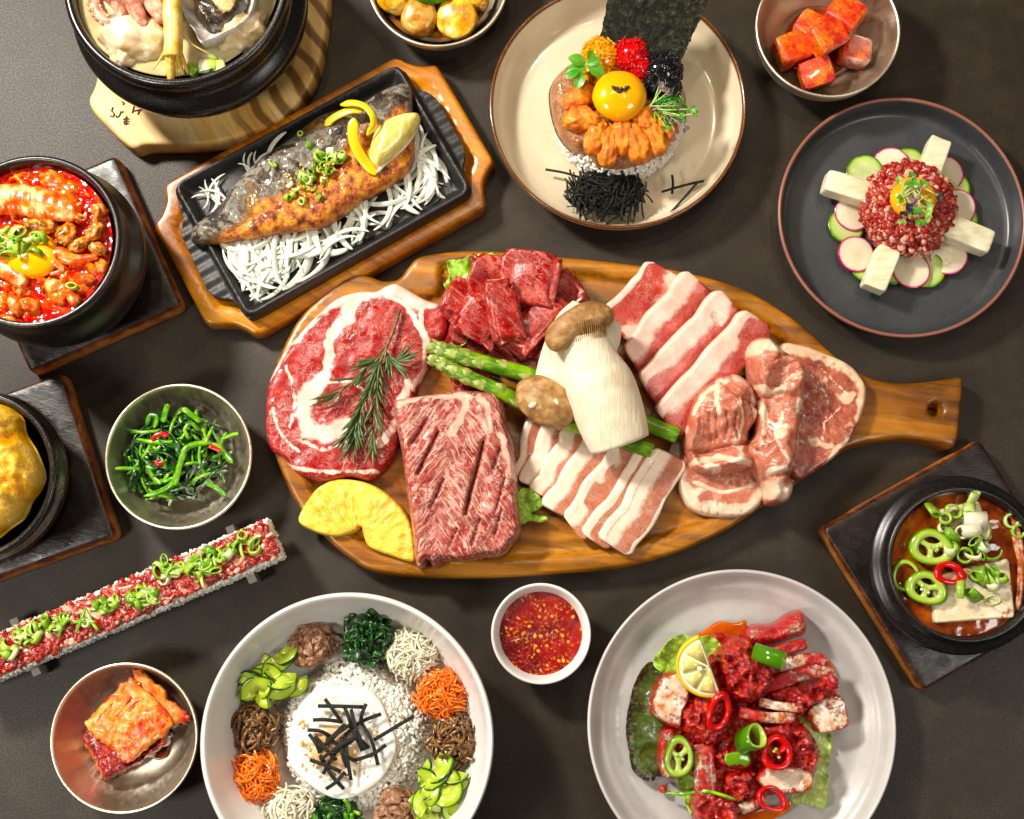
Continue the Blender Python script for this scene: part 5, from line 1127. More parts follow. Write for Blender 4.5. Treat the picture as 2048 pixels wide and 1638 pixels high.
MB().add(np.vstack([V, Vb]), F2).obj('seaweed_sheet', 'nori_sheet', label='crisp dark seaweed sheet leaning over the far rim of the cream plate', cat='seaweed')
NS = [strip_mesh('nori', L, .00075, .00022, cu, n=10, k=6, seed=i, taper=1, wave=.3, twist=tw, name='seaweed_shred') for i, (L, cu, tw) in enumerate([(.020, .3, .5), (.026, -.5, 1.2), (.017, .8, -.7), (.023, .1, 2), (.014, -.9, .3), (.019, .4, -1.5)])]
tangle('shredded_seaweed', 'dark heap of shredded seaweed at the near edge of the cream plate', 'seaweed', 1212, 392, .016, 82, .016, NS, 230, part='seaweed_shred', sy=.62, tilt=.5, sc=(.8, 1.25), base='nori', basesc=.75)
for (a, b_, lb) in [((1323, 384), (1408, 362), 'long loose seaweed shred crossing another right of the heap'), ((1344, 350), (1344, 388), 'short loose seaweed shred laid across the long one'), ((1341, 426), (1396, 364), 'loose seaweed shred nearest the plate rim on the right'), ((1091, 339), (1162, 356), 'loose seaweed shred pointing left of the heap')]:
    V, F = ribbon_px([a, ((a[0]+b_[0])/2+2, (a[1]+b_[1])/2-2), b_], [.0165, .018, .021 if b_[0] > 1390 else .0175], 2.6, .7, taper=False, n=12, k=8, power=4); MB().add(V, F).obj('seaweed_shred', 'nori', label=lb, cat='seaweed', group='loose seaweed shreds on the cream plate')
# herbs
simple('pea_leaf', [(.3, '2f7a1c'), (.5, '46942a'), (.7, '76b84e')], 1.2, 3, .35, .2, 5, sss=.15, ssr=(.5, 1, .3), coat=.15)
simple('purple_leaf', [(.3, '3a2034'), (.5, '5c3a52'), (.7, '7c8a58')], 1.6, 3, .4, .2, 6, sss=.1)
simple('sprout_stem', [(.3, '8fae4a'), (.5, 'b4cb7c'), (.7, 'd6e0b0')], 1.6, 3, .35, sss=.2, ssr=(.6, 1, .3))
simple('purple_stem', [(.3, '7a3a62'), (.6, 'b890a0')], 1.6, 3, .35, sss=.2)
def leafmesh(mat, L, W_, fold=.25, name='leaf'):
    n, m = 11, 7; V = []
    for i in range(n):
        s_ = i/(n-1); w = W_*math.sin(math.pi*min(1, s_*.93+.04))**.8
        for j in range(m):
            t = j/(m-1)*2-1; V.append((s_*L, t*w, abs(t)*w*fold-.35*L*(s_-.4)**2))
    V = np.array(V); F = gridf(n, m, flip=True); k = len(V)
    return MB().add(np.vstack([V, V-np.array((0, 0, .0003))]), F+[tuple(q+k for q in f[::-1]) for f in F]).mesh(name, mat, org=(0, 0, 0))[0]
PL = leafmesh('pea_leaf', 1, .33); PU = leafmesh('purple_leaf', 1, .38); 
ps = thing('pea_shoot', 'green pea shoot with rounded leaves beside the yellow roe', 'herb', P(1165, 140, .055))
for (u, v, L, a) in [(1178, 122, 26, 70), (1172, 126, 36, 165), (1170, 134, 42, 200), (1176, 128, 40, -35), (1166, 146, 34, 245), (1156, 140, 26, 225), (1174, 128, 28, 20), (1164, 140, 30, 185)]:
    inst(PL, 'leaf', tuple(P(u, v, .066)), (random.uniform(-.3, .3), random.uniform(-.25, .15), math.radians(a)), (L*PX,)*3, ps)
V, F = ribbon_px([(1150, 150), (1168, 134), (1182, 118)], [.058, .064, .066], 2, 2, n=12); MB().add(V, F).obj('stem', 'sprout_stem', ps)
def sprouts(label, name, pts, zr, leafs, lr=(8, 13), sr=1.1, stemmats=('sprout_stem', 'sprout_stem', 'purple_stem'), n=None, org=None):
    t = thing(name, label, 'microgreens', P(pts[0][0][0], pts[0][0][1], zr[0]))
    for k, p in enumerate(pts):
        V, F = ribbon_px(p, np.linspace(zr[0], zr[1], len(p)).tolist() if k % 2 else [zr[1]*.5+zr[0]*.5]*len(p), sr, sr, n=14, k=6, taper=False); MB().add(V, F).obj('stem', stemmats[k % len(stemmats)], t)
        u, v = p[-1]; d = np.array(p[-1])-np.array(p[-2]); a0 = math.atan2(-d[1], d[0])
        me = leafs[k % len(leafs)]
        for s_ in (-.7, .6): inst(me, 'leaf', tuple(P(u, v, zr[1] if k % 2 else (zr[0]+zr[1])/2)), (random.uniform(-.4, .4), random.uniform(-.5, .1), a0+s_+random.uniform(-.2, .2)), (random.uniform(*lr)*PX,)*3, t)
    return t
sprouts('tuft of green and purple microgreens right of the yolk', 'microgreens', [[(1300, 215), (1310, 195), (1318, 172)], [(1296, 212), (1316, 200), (1332, 188)], [(1304, 220), (1320, 214), (1346, 206)], [(1310, 216), (1330, 224), (1360, 230)], [(1300, 212), (1322, 212), (1352, 212)], [(1320, 222), (1350, 240), (1368, 256)], [(1326, 226), (1352, 232), (1385, 228)], [(1310, 224), (1322, 240), (1330, 252)], [(1330, 230), (1345, 252), (1350, 270)], [(1298, 218), (1306, 205), (1322, 180)], [(1316, 218), (1340, 220), (1382, 218)]], (.058, .068), [PU, PU, PL, PL], lr=(9, 15))
NH = [strip_mesh('pea_leaf', L, .0005, .0004, 1.2, n=10, k=5, seed=i, wave=.4, name='shoot') for i, L in enumerate((.014, .018, .022))]
tangle('herb_threads', 'fine green herb threads under the purple microgreens', 'herb', 1340, 226, .052, 34, .008, NH, 46, part='shoot', tilt=.7)
# ================================================================== beef tartare on the slate plate
b = B('cucumber', True); o_ = b.attr('rad'); n = b.noise(160, 4)
c = b.ramp(b.math('ADD', o_, b.math('MULTIPLY_ADD', n, .1, -.05)), [(.0, 'b9c88a'), (.45, 'c3d096'), (.80, 'b4c878'), (.9, '86a83c'), (.97, '3f6c14')])
b.fin(c, .2, sss=.25, sscale=.003, ssr=(.8, 1, .5), coat=.4, coatr=.08, normal=b.bump(n, .3, .0008))
b = B('red_radish', True); o_ = b.attr('rad'); n = b.noise(300, 3, co=b.mapping((1, 1, 1)))
c = b.ramp(b.math('ADD', o_, b.math('MULTIPLY_ADD', n, .06, -.03)), [(.0, 'd6cdb0'), (.5, 'e0d8c0'), (.88, 'e2d2c2'), (.935, 'c8688a'), (.97, 'b0184c')])
b.fin(c, .18, sss=.3, sscale=.003, ssr=(1, .9, .8), coat=.4, coatr=.08, normal=b.bump(n, .25, .0006))
def slicemesh(mat, R, T, wob):
    rr = np.array([0, .2, .4, .6, .8, .9, .96, .99, 1, 1, .97, .5, 0]); zz = np.array([1, 1, 1, 1, 1, 1, .98, .9, .7, -.7, -1, -1, -1])*T/2
    V, F = lathe(np.stack([rr*R, zz], 1), 40, (0, 0, 0), wob, random.random()*9); rad = np.tile(rr, 40)
    V[:, 2] += .0012*np.sin(V[:, 0]/R*2)*1.0
    return MB().add(V, F[::1], rad=rad).mesh('slice', mat, org=(0, 0, 0))[0]
CU, RA = slicemesh('cucumber', 37*PX, .0022, .03), slicemesh('red_radish', 38*PX, .0018, .03)
cuc = [(1729, 345, 'cucumber slice above the left pear stick'), (1815, 332, 'cucumber slice behind the tartare beside the upright pear stick'), (1905, 380, 'cucumber slice at the right of the tartare'), (1692, 452, 'large seeded cucumber slice at the left of the tartare'), (1735, 530, 'cucumber slice under the lower pear stick'), (1780, 535, 'cucumber slice between lower pear stick and radish'), (1853, 540, 'cucumber slice at the bottom right of the ring'), (1918, 440, 'cucumber slice behind the right pear stick')]
rad = [(1781, 332, 'radish slice at the top of the ring'), (1888, 350, 'radish slice behind the upright pear stick'), (1915, 416, 'radish slice at the far right of the ring'), (1707, 425, 'radish slice overlapping the large left cucumber slice'), (1712, 508, 'radish slice at the lower left of the ring'), (1822, 540, 'radish slice at the bottom of the ring'), (1896, 512, 'radish slice under the right pear stick')]
for i, (u, v, lb) in enumerate(cuc): inst(CU, 'cucumber_slice', tuple(P(u, v, .0085+.0006*(i % 3))), (random.uniform(-.06, .06), random.uniform(-.06, .06), i), 1, label=lb, cat='cucumber', group='cucumber slices round the tartare')
for i, (u, v, lb) in enumerate(rad): inst(RA, 'radish_slice', tuple(P(u, v, .0108+.0006*(i % 3))), (random.uniform(-.08, .08), random.uniform(-.08, .08), i), 1, label=lb, cat='radish', group='radish slices round the tartare')
b = B('pear', True); n = b.noise(300, 4, .6, co=b.mapping((.12, 1, 1))); b.fin(b.ramp(n, [(.3, 'd8cfa8'), (.5, 'e6dfc2'), (.7, 'f0ecd8')]), .35, sss=.3, sscale=.004, ssr=(1, .95, .7), normal=b.bump(b.math('ADD', n, b.noise(700, 3)), .4, .0008))
for (u, v, L, W_, rot, lb) in [(1692, 377, 92, 46, 17, 'white pear stick pointing left from the tartare'), (1866, 318, 84, 44, -68, 'white pear stick pointing up and right from the tartare'), (1930, 470, 104, 50, 22, 'white pear stick pointing right from the tartare'), (1760, 540, 92, 48, -66, 'white pear stick pointing down from the tartare')]:
    V, F = box_mesh(L*PX, W_*PX, .016, .22, .03, 1.5, u*.1); V = V@rotm(0, .06, -math.radians(rot)).T
    MB().add(V+P(u, v, .021), F).obj('pear_stick', 'pear', label=lb, cat='pear', group='pear sticks round the tartare')
meat_mat('chopped_beef', ['740e08', '942014', 'ae3e28'], ['cc8c78', 'dcae96'], 160, .05, .6, rough=.2, coat=.35, mott=60)
def bits(c, mat, pts, nrm=None, s=(.0024, .0050), parent=None, name='beef_bits', fl=.8):
    v, f = ICO2; q0 = np.sign(v)*np.abs(v)**.5; m = len(v); V = []; F = []; fa = []
    for i, p in enumerate(pts):
        sz = np.array((random.uniform(s[0], s[1])*1.25, random.uniform(*s)*.6, random.uniform(s[0], s[1])*.38))/1.5
        R_ = rotm(random.uniform(-fl, fl), random.uniform(-fl, fl), random.uniform(0, 6.28)); V.append((q0*sz)@R_.T+p); F += [tuple(k+i*m for k in q) for q in f]
        fa.append(np.full(m, 1.0 if random.random() < .17 else 0))
    V = np.vstack(V); return MB().add(V, F, fat=np.concatenate(fa), cut=np.zeros(len(V))).obj(name, mat, parent, kind='stuff')
tc = P(1808, 424, .012); tR = PXR(1808, 424, .02, 89)
tt = thing('beef_tartare', 'round mound of chopped raw red beef on the slate plate', 'tartare', tc)
V, F = rock(tc+np.array((0, 0, .010)), 1, .03, 2, (tR*.88, tR*.88, .0195), ICO4); MB().add(V, F, fat=np.zeros(len(V)), cut=np.zeros(len(V))).obj('mound', 'chopped_beef', tt)
pts = []
for _ in range(900):
    d_ = RNG.normal(size=3); d_ /= np.linalg.norm(d_); d_[2] = abs(d_[2])-.15
    pts.append(tc+np.array((0, 0, .010))+d_*np.array((tR*.98, tR*.98, .0235)))
bits(tc, 'chopped_beef', pts, parent=tt, s=(.0034, .0090), fl=.55)
lump('egg_yolk', 'egg_yolk', None, 1826, 396, .0465, 45, 42, .009, 0, .02, 1, label='raw egg yolk on the beef tartare under microgreens', cat='egg yolk')
pp = []
for i in range(26):
    a = random.uniform(0, 6.28); u0, v0 = 1825+random.uniform(-22, 22), 392+random.uniform(-18, 18); L = random.uniform(30, 72)
    pp.append([(u0-L*.4*math.cos(a), v0+L*.4*math.sin(a)), (u0+random.uniform(-6, 6), v0+random.uniform(-6, 6)), (u0+L*.55*math.cos(a), v0-L*.55*math.sin(a))])
PS = leafmesh('pea_leaf', 1, .42); simple('light_leaf', [(.3, '6a9a3a'), (.5, '8fb858'), (.7, 'b4d284')], 2, 3, .4, sss=.15, ssr=(.5, 1, .3)); PLt = leafmesh('light_leaf', 1, .42); simple('dark_leaf', [(.3, '15121f'), (.6, '2e2a3c'), (.7, '4a5a4a')], 2, 3, .35); PD = leafmesh('dark_leaf', 1, .40)
sprouts('tangle of microgreens crowning the beef tartare', 'microgreens', pp, (.056, .062), [PLt, PS, PLt, PD], lr=(9, 15), sr=.9)
# ================================================================== radish kimchi and fish cakes
b = B('kimchi_radish', True); n = b.noise(90, 5, .65); f = b.noise(420, 4, .7); b.fin(b.mix(b.step(f, .52, .66), b.ramp(n, [(.38, 'c43002'), (.5, 'e05c06'), (.62, 'ec8a1c')]), 'a01802'), .16, sss=.1, sscale=.003, coat=.55, coatr=.08, normal=b.bump(b.math('ADD', f, n), .7, .0014))
b = B('chilli_juice'); b.fin(b.ramp(b.noise(60, 3), [(.35, '7a2406'), (.6, 'a8480c'), (.75, 'b8641c')]), .07, spec=.6, coat=.3)
liquid('kimchi_juice', 'chilli_juice', 'thin orange juice pooled under the radish kimchi', 1640, 84, .0102, 78, 'juice', seg=60, rings=8, depth=.002)
for i, (u, v, s_, rot, z, lb) in enumerate([(1584, 100, 68, -24, .020, 'radish kimchi cube nearest the left wall of its bowl'), (1632, 148, 64, -18, .019, 'radish kimchi cube nearest the bottom of its bowl'), (1708, 104, 60, 12, .018, 'radish kimchi cube at the right of the pile'), (1622, 58, 60, 35, .022, 'radish kimchi cube at the back of the pile'), (1654, 74, 66, -32, .034, 'radish kimchi cube on top of the pile'), (1690, 32, 68, 38, .034, 'radish kimchi cube nearest the top of the picture')]):
    V, F = box_mesh(s_*PX*1.05, s_*PX*.92, .019, .30, .05, 1.7, u*.3, fine=.02); V = V@rotm(.15*math.sin(i*2), .15*math.cos(i*3), -math.radians(rot)).T
    MB().add(V+P(u, v, z), F).obj('radish_cube', 'kimchi_radish', label=lb, cat='kimchi', group='radish kimchi cubes')
b = B('soy_broth'); b.fin(b.ramp(b.noise(40, 3), [(.3, '6b3c10'), (.7, '99622a')]), .06, spec=.6, coat=.3)
liquid('braising_broth', 'soy_broth', 'thin brown braising broth in the top edge steel bowl', 876, -28, .021, 118, 'broth', seg=80, rings=8)
simple('fish_cake', [(.3, 'b8720e'), (.45, 'd89a28'), (.6, 'e4b850'), (.72, 'ecca78')], .9, 5, .25, .5, 5, sss=.25, coat=.4)
simple('braised_potato', [(.3, '8a4e10'), (.45, 'b88440'), (.62, 'd0a868')], .7, 5, .25, .3, 5, sss=.25, coat=.4)
V, F = lathe([(0, .001), (.95, 0), (1, .10), (1.02, .26), (.98, .38), (.9, .42), (0, .44)], 40, (0, 0, 0), .06); V = V*np.array((42*PX, 42*PX, .030))
MB().add(V@rotm(.25, -.12, 0).T+P(917, 40, .022), F).obj('fish_cake_slice', 'fish_cake', label='round yellow fish cake slice at the right of the braised bowl', cat='fish cake')
V, F = lathe([(0, .001), (.95, 0), (1, .10), (1.03, .3), (.95, .46), (.7, .55), (0, .58)], 40, (0, 0, 0), .08); V = V*np.array((37*PX, 40*PX, .030))
MB().add(V@rotm(.15, .1, 0).T+P(838, 40, .020), F).obj('potato_slice', 'braised_potato', label='pale braised potato slice in the middle of the braised bowl', cat='potato')
lump('fish_cake_slice', 'fish_cake', None, 790, 2, .030, 36, 26, .012, 10, .12, 1.5, label='orange fish cake chunk at the left of the braised bowl', cat='fish cake')
lump('green_pepper', 'pea_leaf', None, 866, -14, .038, 44, 22, .009, -4, .06, 1.2, label='braised green pepper at the very top edge', cat='pepper')
lump('corn_piece', 'fish_cake', None, 950, 2, .028, 26, 16, .008, 30, .2, 2.5, label='yellow corn piece against the right wall of the braised bowl', cat='corn')
# ================================================================== seasoned greens
simple('green_stem', [(.3, '3f7a10'), (.5, '67a01e'), (.7, '93bf3c')], 1.2, 3, .22, .2, 6, sss=.12, ssr=(.5, 1, .2), coat=.4)
simple('wilted_leaf', [(.3, '08200a'), (.5, '123a12'), (.7, '2a5c1e')], 2, 4, .25, .6, 6, coat=.4)
b = B('chilli_red', True); b.fin(b.ramp(b.noise(90, 3), [(.3, 'a80a04'), (.6, 'cc1c08'), (.75, 'd84414')]), .15, sss=.1, coat=.5, coatr=.06)
WLF = [strip_mesh('wilted_leaf', L, w_, .0007, cu, n=16, k=8, seed=i, wave=.5, twist=tw, taper=.4, name='leaf') for i, (L, w_, cu, tw) in enumerate([(.026, .0030, .8, 2), (.034, .0036, -1.2, 1.2), (.022, .0026, 1.8, 3), (.03, .0022, .4, -2.4), (.020, .0034, -.7, 4)])]
GST = [strip_mesh('green_stem', L, r, r, cu, n=18, k=8, power=2, seed=i, wave=.35, name='stem') for i, (L, r, cu) in enumerate([(.034, .0014, 1.2), (.042, .0016, -.8), (.028, .0018, 2.2), (.038, .0012, .3), (.024, .0020, -1.6)])]
tangle('seasoned_greens', 'glossy heap of dark wilted greens and bright stems in the steel bowl', 'vegetable', 356, 912, .008, 102, .021, WLF*2+GST, 150, part='green_shred', base='wilted_leaf', sy=.86, tilt=.5, sc=(.7, 1.1), basesc=.72)
gx = thing('long_greens', 'long bright green stems draped over the wilted greens', 'vegetable', P(360, 920, .025))
for pts, r in [([(286, 992), (316, 984), (346, 968), (362, 930), (372, 900), (396, 888), (424, 886)], 6), ([(424, 886), (440, 898), (452, 912), (466, 926)], 6), ([(410, 964), (430, 975), (452, 992)], 5), ([(326, 845), (330, 826), (337, 808)], 7), ([(300, 880), (310, 900), (322, 920), (332, 938)], 5), ([(352, 972), (362, 930), (372, 905)], 6), ([(368, 818), (384, 830), (402, 844)], 6), ([(233, 938), (256, 937), (282, 938)], 4), ([(292, 850), (298, 830), (312, 834), (306, 856)], 5), ([(270, 920), (290, 930), (306, 955), (322, 968)], 5), ([(440, 878), (462, 870), (478, 868)], 4), ([(300, 905), (312, 900), (318, 894)], 5), ([(380, 880), (372, 860), (385, 848), (398, 862)], 4)]:
    V, F = ribbon_px(pts, [.030]*2, r, r*.8, n=26, k=8, power=2); V[:, 2] += .003*np.sin(V[:, 0]*120); MB().add(V, F).obj('stem', 'green_stem', gx)
for pts, lb in [([(304, 882), (312, 871), (326, 868), (338, 872)], 'curved red chilli slice at the upper left of the greens'), ([(418, 892), (430, 896), (442, 902)], 'red chilli slice under the long stem on the greens'), ([(310, 922), (318, 928), (326, 924)], 'small curved red chilli slice in the middle of the greens')]:
    V, F = ribbon_px(pts, [.033]*2, 4.5, 2.5, n=18, k=8); MB().add(V, F).obj('chilli_slice', 'chilli_red', label=lb, cat='chilli', group='chilli slices on the greens')
# ================================================================== pressed beef sushi bar
A0, A1 = np.array((-70., 1344.)), np.array((548., 1079.)); axd_ = (A1-A0)/np.linalg.norm(A1-A0); nrm_ = np.array((-axd_[1], axd_[0]))
ac = thing('acrylic_stand', 'clear acrylic rail stand under the beef sushi bar', 'stand', P(240, 1212, 0))
def barbox(s0, s1, hw, z0, z1, off=0.0):
    c = [(A0+axd_*s_+nrm_*q) for s_, q in ((s0, -hw+off), (s1, -hw+off), (s1, hw+off), (s0, hw+off))]
    V = [P(x, y, z1) for x, y in c]; lo = [np.array((v[0], v[1], z0)) for v in V]
    return np.array(V+lo), [(0, 1, 2, 3)[::-1], (4, 5, 6, 7), (0, 4, 5, 1)[::-1], (1, 5, 6, 2)[::-1], (2, 6, 7, 3)[::-1], (3, 7, 4, 0)[::-1]]
Ltot = np.linalg.norm(A1-A0)
V, F = barbox(10, Ltot-8, 30, .016, .019); MB().add(V, F).obj('rail', 'clear_acrylic', ac, smooth=False)
for s_ in (130, Ltot-72):
    for q in (-52, 54):
        V, F = barbox(s_-9, s_+9, 9, 0, .018, q); o = MB().add(V, F).obj('foot', 'clear_acrylic', ac, smooth=False)
        m_ = o.modifiers.new('b', 'BEVEL'); m_.width = .0008; m_.segments = 2
sb = thing('beef_sushi_bar', 'long bar of white rice topped with chopped raw beef', 'sushi', P(240, 1212, .019))
n = 60; t = np.linspace(0, 1, n); W = PA(A0+(A1-A0)*t[:, None], .030); W[:, 2] = .030
V, F = sweep(W, 37*PX, .0095, k=28, power=7); V += (fbm(V*180, 3)*.0006)[:, None]; MB().add(V, F).obj('rice_core', 'cooked_rice', sb)
pts = []
for _ in range(2200):
    s_ = random.random(); side = random.choice((-1, 1, 1)); p = W[int(s_*(n-1))]*1.0; p = (1-s_)*W[0]+s_*W[-1]
    tn = (W[-1]-W[0]); tn /= np.linalg.norm(tn); bn = np.array((-tn[1], tn[0], 0))
    if random.random() < .12: s2 = 1.0; p = W[-1]+tn*.0005+bn*random.uniform(-1, 1)*37*PX; p[2] = random.uniform(.021, .040); pts.append(p); continue
    p = p-bn*side*37*PX*1.0; p[2] = random.uniform(.0205, .0395); pts.append(p)
grains('rice_grains', 'cooked_rice', sb, np.array(pts), flat=1.2)
W2 = W.copy(); W2[:, 2] = .0415; V, F = sweep(W2[:-1], 31*PX, .0035, k=28, power=5); V[:, 2] += fbm(V*150, 3)*.0012; MB().add(V, F, fat=np.zeros(len(V)), cut=np.zeros(len(V))).obj('beef_layer', 'chopped_beef', sb)
pts = []
for _ in range(1700):
    s_ = random.uniform(.0, .99); q = random.uniform(-1, 1)*29-4; uv = A0+(A1-A0)*s_+nrm_*q; p = P(uv[0], uv[1], .0455-.0018*abs(q)/34+random.uniform(-.001, .001)); pts.append(p)
bits(None, 'chopped_beef', pts, parent=sb, s=(.0030, .0085), fl=.3)
sg = thing('scallion_garnish', 'chopped scallion along the top of the beef sushi bar', 'scallion', P(240, 1212, .047))
cl = [(500, 1088, 4, 22), (470, 1098, 4, 18), (420, 1114, 8, 20), (395, 1134, 10, 22), (330, 1142, 8, 18), (300, 1190, 7, 16), (265, 1196, 7, 16), (205, 1210, 6, 18), (170, 1242, 3, 10), (125, 1246, 9, 18), (85, 1254, 6, 20), (50, 1276, 7, 20), (20, 1300, 7, 22), (345, 1140, 4, 12), (440, 1106, 4, 14), (232, 1202, 3, 10)]
for (u, v, k, s_) in cl: scallions([(u+random.gauss(0, s_*.6), v+random.gauss(0, s_*.4)) for _ in range(k)], sg, .0485, sc=(.9, 1.5))
SL_ = [strip_mesh('scallion', L, .0013, .0006, cu, n=10, k=6, seed=i, name='scallion_strip') for i, (L, cu) in enumerate([(.016, 1.4), (.02, .4), (.013, 2.4)])]
for _ in range(26):
    u, v, k, s_ = random.choice(cl); inst(random.choice(SL_), 'scallion_strip', tuple(P(u+random.gauss(0, s_*.6), v+random.gauss(0, s_*.4), .0495)), (random.uniform(-.5, .5), random.uniform(-.3, .3), random.uniform(0, 6.28)), 1, sg)
# ================================================================== cabbage kimchi
b = B('kimchi_leaf', True); st = b.noise(330, 4, .6, .3, co=b.mapping((1, .12, 1), (0, 0, .72))); n = b.noise(70, 4, .6); f = b.noise(380, 4, .75)
c = b.ramp(b.noise(32, 5, .7), [(.39, 'a82a02'), (.46, 'd05a10'), (.53, 'dc8430'), (.61, 'e6a860')]); c = b.mix(b.math('MULTIPLY', b.step(st, .5, .66), .35), c, 'ecc890'); c = b.mix(b.step(f, .58, .66), c, '9c2004')
b.fin(c, .3, sss=.15, sscale=.003, coat=.12, coatr=.15, normal=b.bump(st, .5, .0012))
simple('chilli_paste', [(.3, '5e0a04'), (.48, '8e1606'), (.62, 'b03010'), (.74, 'c8581c')], 2.2, 5, .2, .9, 6, coat=.5, bdist=.0016, rvar=.1)
ck = thing('cabbage_kimchi', 'folded wedge of orange-red cabbage kimchi in the lower left steel bowl', 'kimchi', P(265, 1450, .008))
def layer(nm, mat, ol, z, H, sd, fld=.0006, er=10, parent=None, foot=None, dirn=(.6, .8)):
    ol = cr(ol, 70); ol = ol+np.stack([n2(ol[:, 0], ol[:, 1], .13, 2, sd), n2(ol[:, 0], ol[:, 1], .13, 2, sd+5)], 1)*7
    V, F, px, d = hf(ol, z, lambda p, d: H*(.3+.7*rnd_edge(d, er))+fld*np.sin((p[:, 0]*dirn[0]-p[:, 1]*dirn[1])/6+3*n2(p[:, 0], p[:, 1], .02, 2, sd))*.6*sst(d, 1, 8)+.0010*n2(p[:, 0], p[:, 1], .06, 4, sd)*sst(d, 0, 6), step=4.0, foot=foot)
    return MB().add(V, F).obj(nm, mat, parent)
layer('pasted_leaves', 'chilli_paste', [(258, 1364), (288, 1352), (366, 1436), (335, 1466), (300, 1500), (252, 1536), (212, 1560), (196, 1524), (170, 1478), (178, 1448), (215, 1395)], .007, .020, 1, parent=ck)
layer('leaf', 'kimchi_leaf', [(266, 1345), (282, 1342), (300, 1356), (345, 1402), (379, 1434), (352, 1452), (318, 1440), (280, 1390)], .0235, .004, 2, parent=ck, foot=.021)
layer('leaf', 'kimchi_leaf', [(256, 1360), (272, 1366), (345, 1442), (300, 1490), (254, 1528), (226, 1502), (196, 1482), (168, 1450), (180, 1434), (215, 1395)], .0275, .0035, 3, parent=ck, foot=.025)
layer('leaf', 'kimchi_leaf', [(168, 1466), (180, 1470), (205, 1500), (248, 1532), (212, 1562), (196, 1545), (180, 1510)], .008, .009, 4, parent=ck)
layer('rib', 'chilli_paste', [(196, 1498), (226, 1508), (258, 1530), (300, 1498), (332, 1466), (340, 1478), (300, 1516), (240, 1546), (208, 1548)], .02, .007, 5, parent=ck, foot=.012)
for k in range(7):
    o_ = k*4.2
    V, F = ribbon_px([(196+o_*.4, 1536-o_*1.6), (232+o_*.5, 1546-o_*2.2), (268+o_*.4, 1530-o_*1.6), (306+o_*.2, 1502-o_*1.2), (344-o_*.3, 1468-o_*.8)], [.012+.0022*k, .013+.0024*k, .012+.0024*k], 7, 2.2, n=40); V[:, 2] += fbm(V*220, 2)*.0016; V[:, :2] += (fbm(V*160+3, 2)*.0016)[:, None]; MB().add(V, F).obj('leaf', 'kimchi_leaf' if k % 2 else 'chilli_paste', ck)
for k in range(6):
    t_ = k/5; p0 = np.array((178, 1448.))*(1-t_)+np.array((250, 1522.))*t_; p1 = np.array((256, 1366.))*(1-t_)+np.array((338, 1442.))*t_
    pm = (p0+p1)/2+np.array((random.uniform(-5, 5), random.uniform(-5, 5)))
    V, F = ribbon_px([p0+4, (p0*2+p1)/3, pm, p1-2], [.0306, .0309, .0305], random.uniform(3, 7), .8, n=24); V[:, 2] += fbm(V*260, 2)*.0007; MB().add(V, F).obj('rib', 'kimchi_leaf', ck)
liquid('kimchi_juice', 'chilli_juice', 'orange kimchi juice spot beside the folded kimchi', 318, 1500, .0070, 20, 'juice', seg=30, rings=4, depth=.001)
# ================================================================== mixed rice bowl
bz = lambda r: .0105 if r < .5 else .0105+(r-.5)*.052
rc = P(706, 1474, .030); RR = PXR(706, 1474, .03, 150)
mr = thing('rice_mound', 'mound of white rice in the middle of the white bowl', 'rice', (rc[0], rc[1], .010))
rz = lambda t: .012+.027*max(0, 1-t**2.4)**.6
V, F = lathe([(RR*t*.98, rz(t)-.0015) for t in np.linspace(1, 0, 30)], 80, (rc[0], rc[1], 0), .02); MB().add(V, F).obj('rice_core', 'cooked_rice', mr)
pts = []
for _ in range(2700):
    t = math.sqrt(random.uniform(.10, 1)); a = random.uniform(0, 6.283); k = 1+.03*math.sin(a*5)+.02*math.sin(a*11)
    pts.append((rc[0]+RR*t*k*math.cos(a), rc[1]+RR*t*k*math.sin(a), rz(t)+random.uniform(-.0012, .0016)))
grains('rice_grains', 'cooked_rice', mr, np.array(pts), flat=.7)
b = B('fried_egg_white'); y = b.attr('yolk'); br = b.attr('brown'); c = b.mix(b.step(b.math('ADD', y, b.math('MULTIPLY_ADD', b.noise(55, 4), .7, -.35)), .35, .95), b.ramp(b.noise(50, 3), [(.3, 'eae8e0'), (.7, 'f4f2ec')]), b.ramp(b.noise(60, 3), [(.35, 'dca04c'), (.5, 'e6c2a0'), (.65, 'e8b030')])); c = b.mix(b.step(b.math('ADD', br, b.math('MULTIPLY_ADD', b.noise(160, 4), .8, -.4)), .55, 1), c, 'b8843a')
b.fin(c, .13, sss=.3, sscale=.004, ssr=(1, .9, .7), coat=.4, coatr=.06, normal=b.bump(b.noise(60, 3), .15, .0012))
a = np.linspace(0, 2*np.pi, 40, endpoint=False); eo = np.stack([682+108*np.cos(a)*(1+.03*np.sin(3*a)+.025*np.sin(7*a+1)), 1482+115*np.sin(a)*(1+.03*np.sin(5*a))], 1)
dy_ = lambda p: np.hypot(p[:, 0]-666, (p[:, 1]-1494))
V, F, px, d = hf(eo, .0375, lambda p, d: .0022*rnd_edge(d, 10)+.006*np.exp(-(dy_(p)/42)**4)+.0012*n2(p[:, 0], p[:, 1], .03, 3)*sst(d, 0, 14)+.0005*np.exp(-((d-14)/8)**2)-.002*sst(30-d, 0, 30)*0, step=4)
MB().add(V, F, yolk=np.exp(-(dy_(px)/56)**4), brown=np.exp(-d/6)*np.clip((px[:, 0]-700)/60, 0, 1)).obj('fried_egg', 'fried_egg_white', label='fried egg with covered yolk on the rice mound', cat='egg')
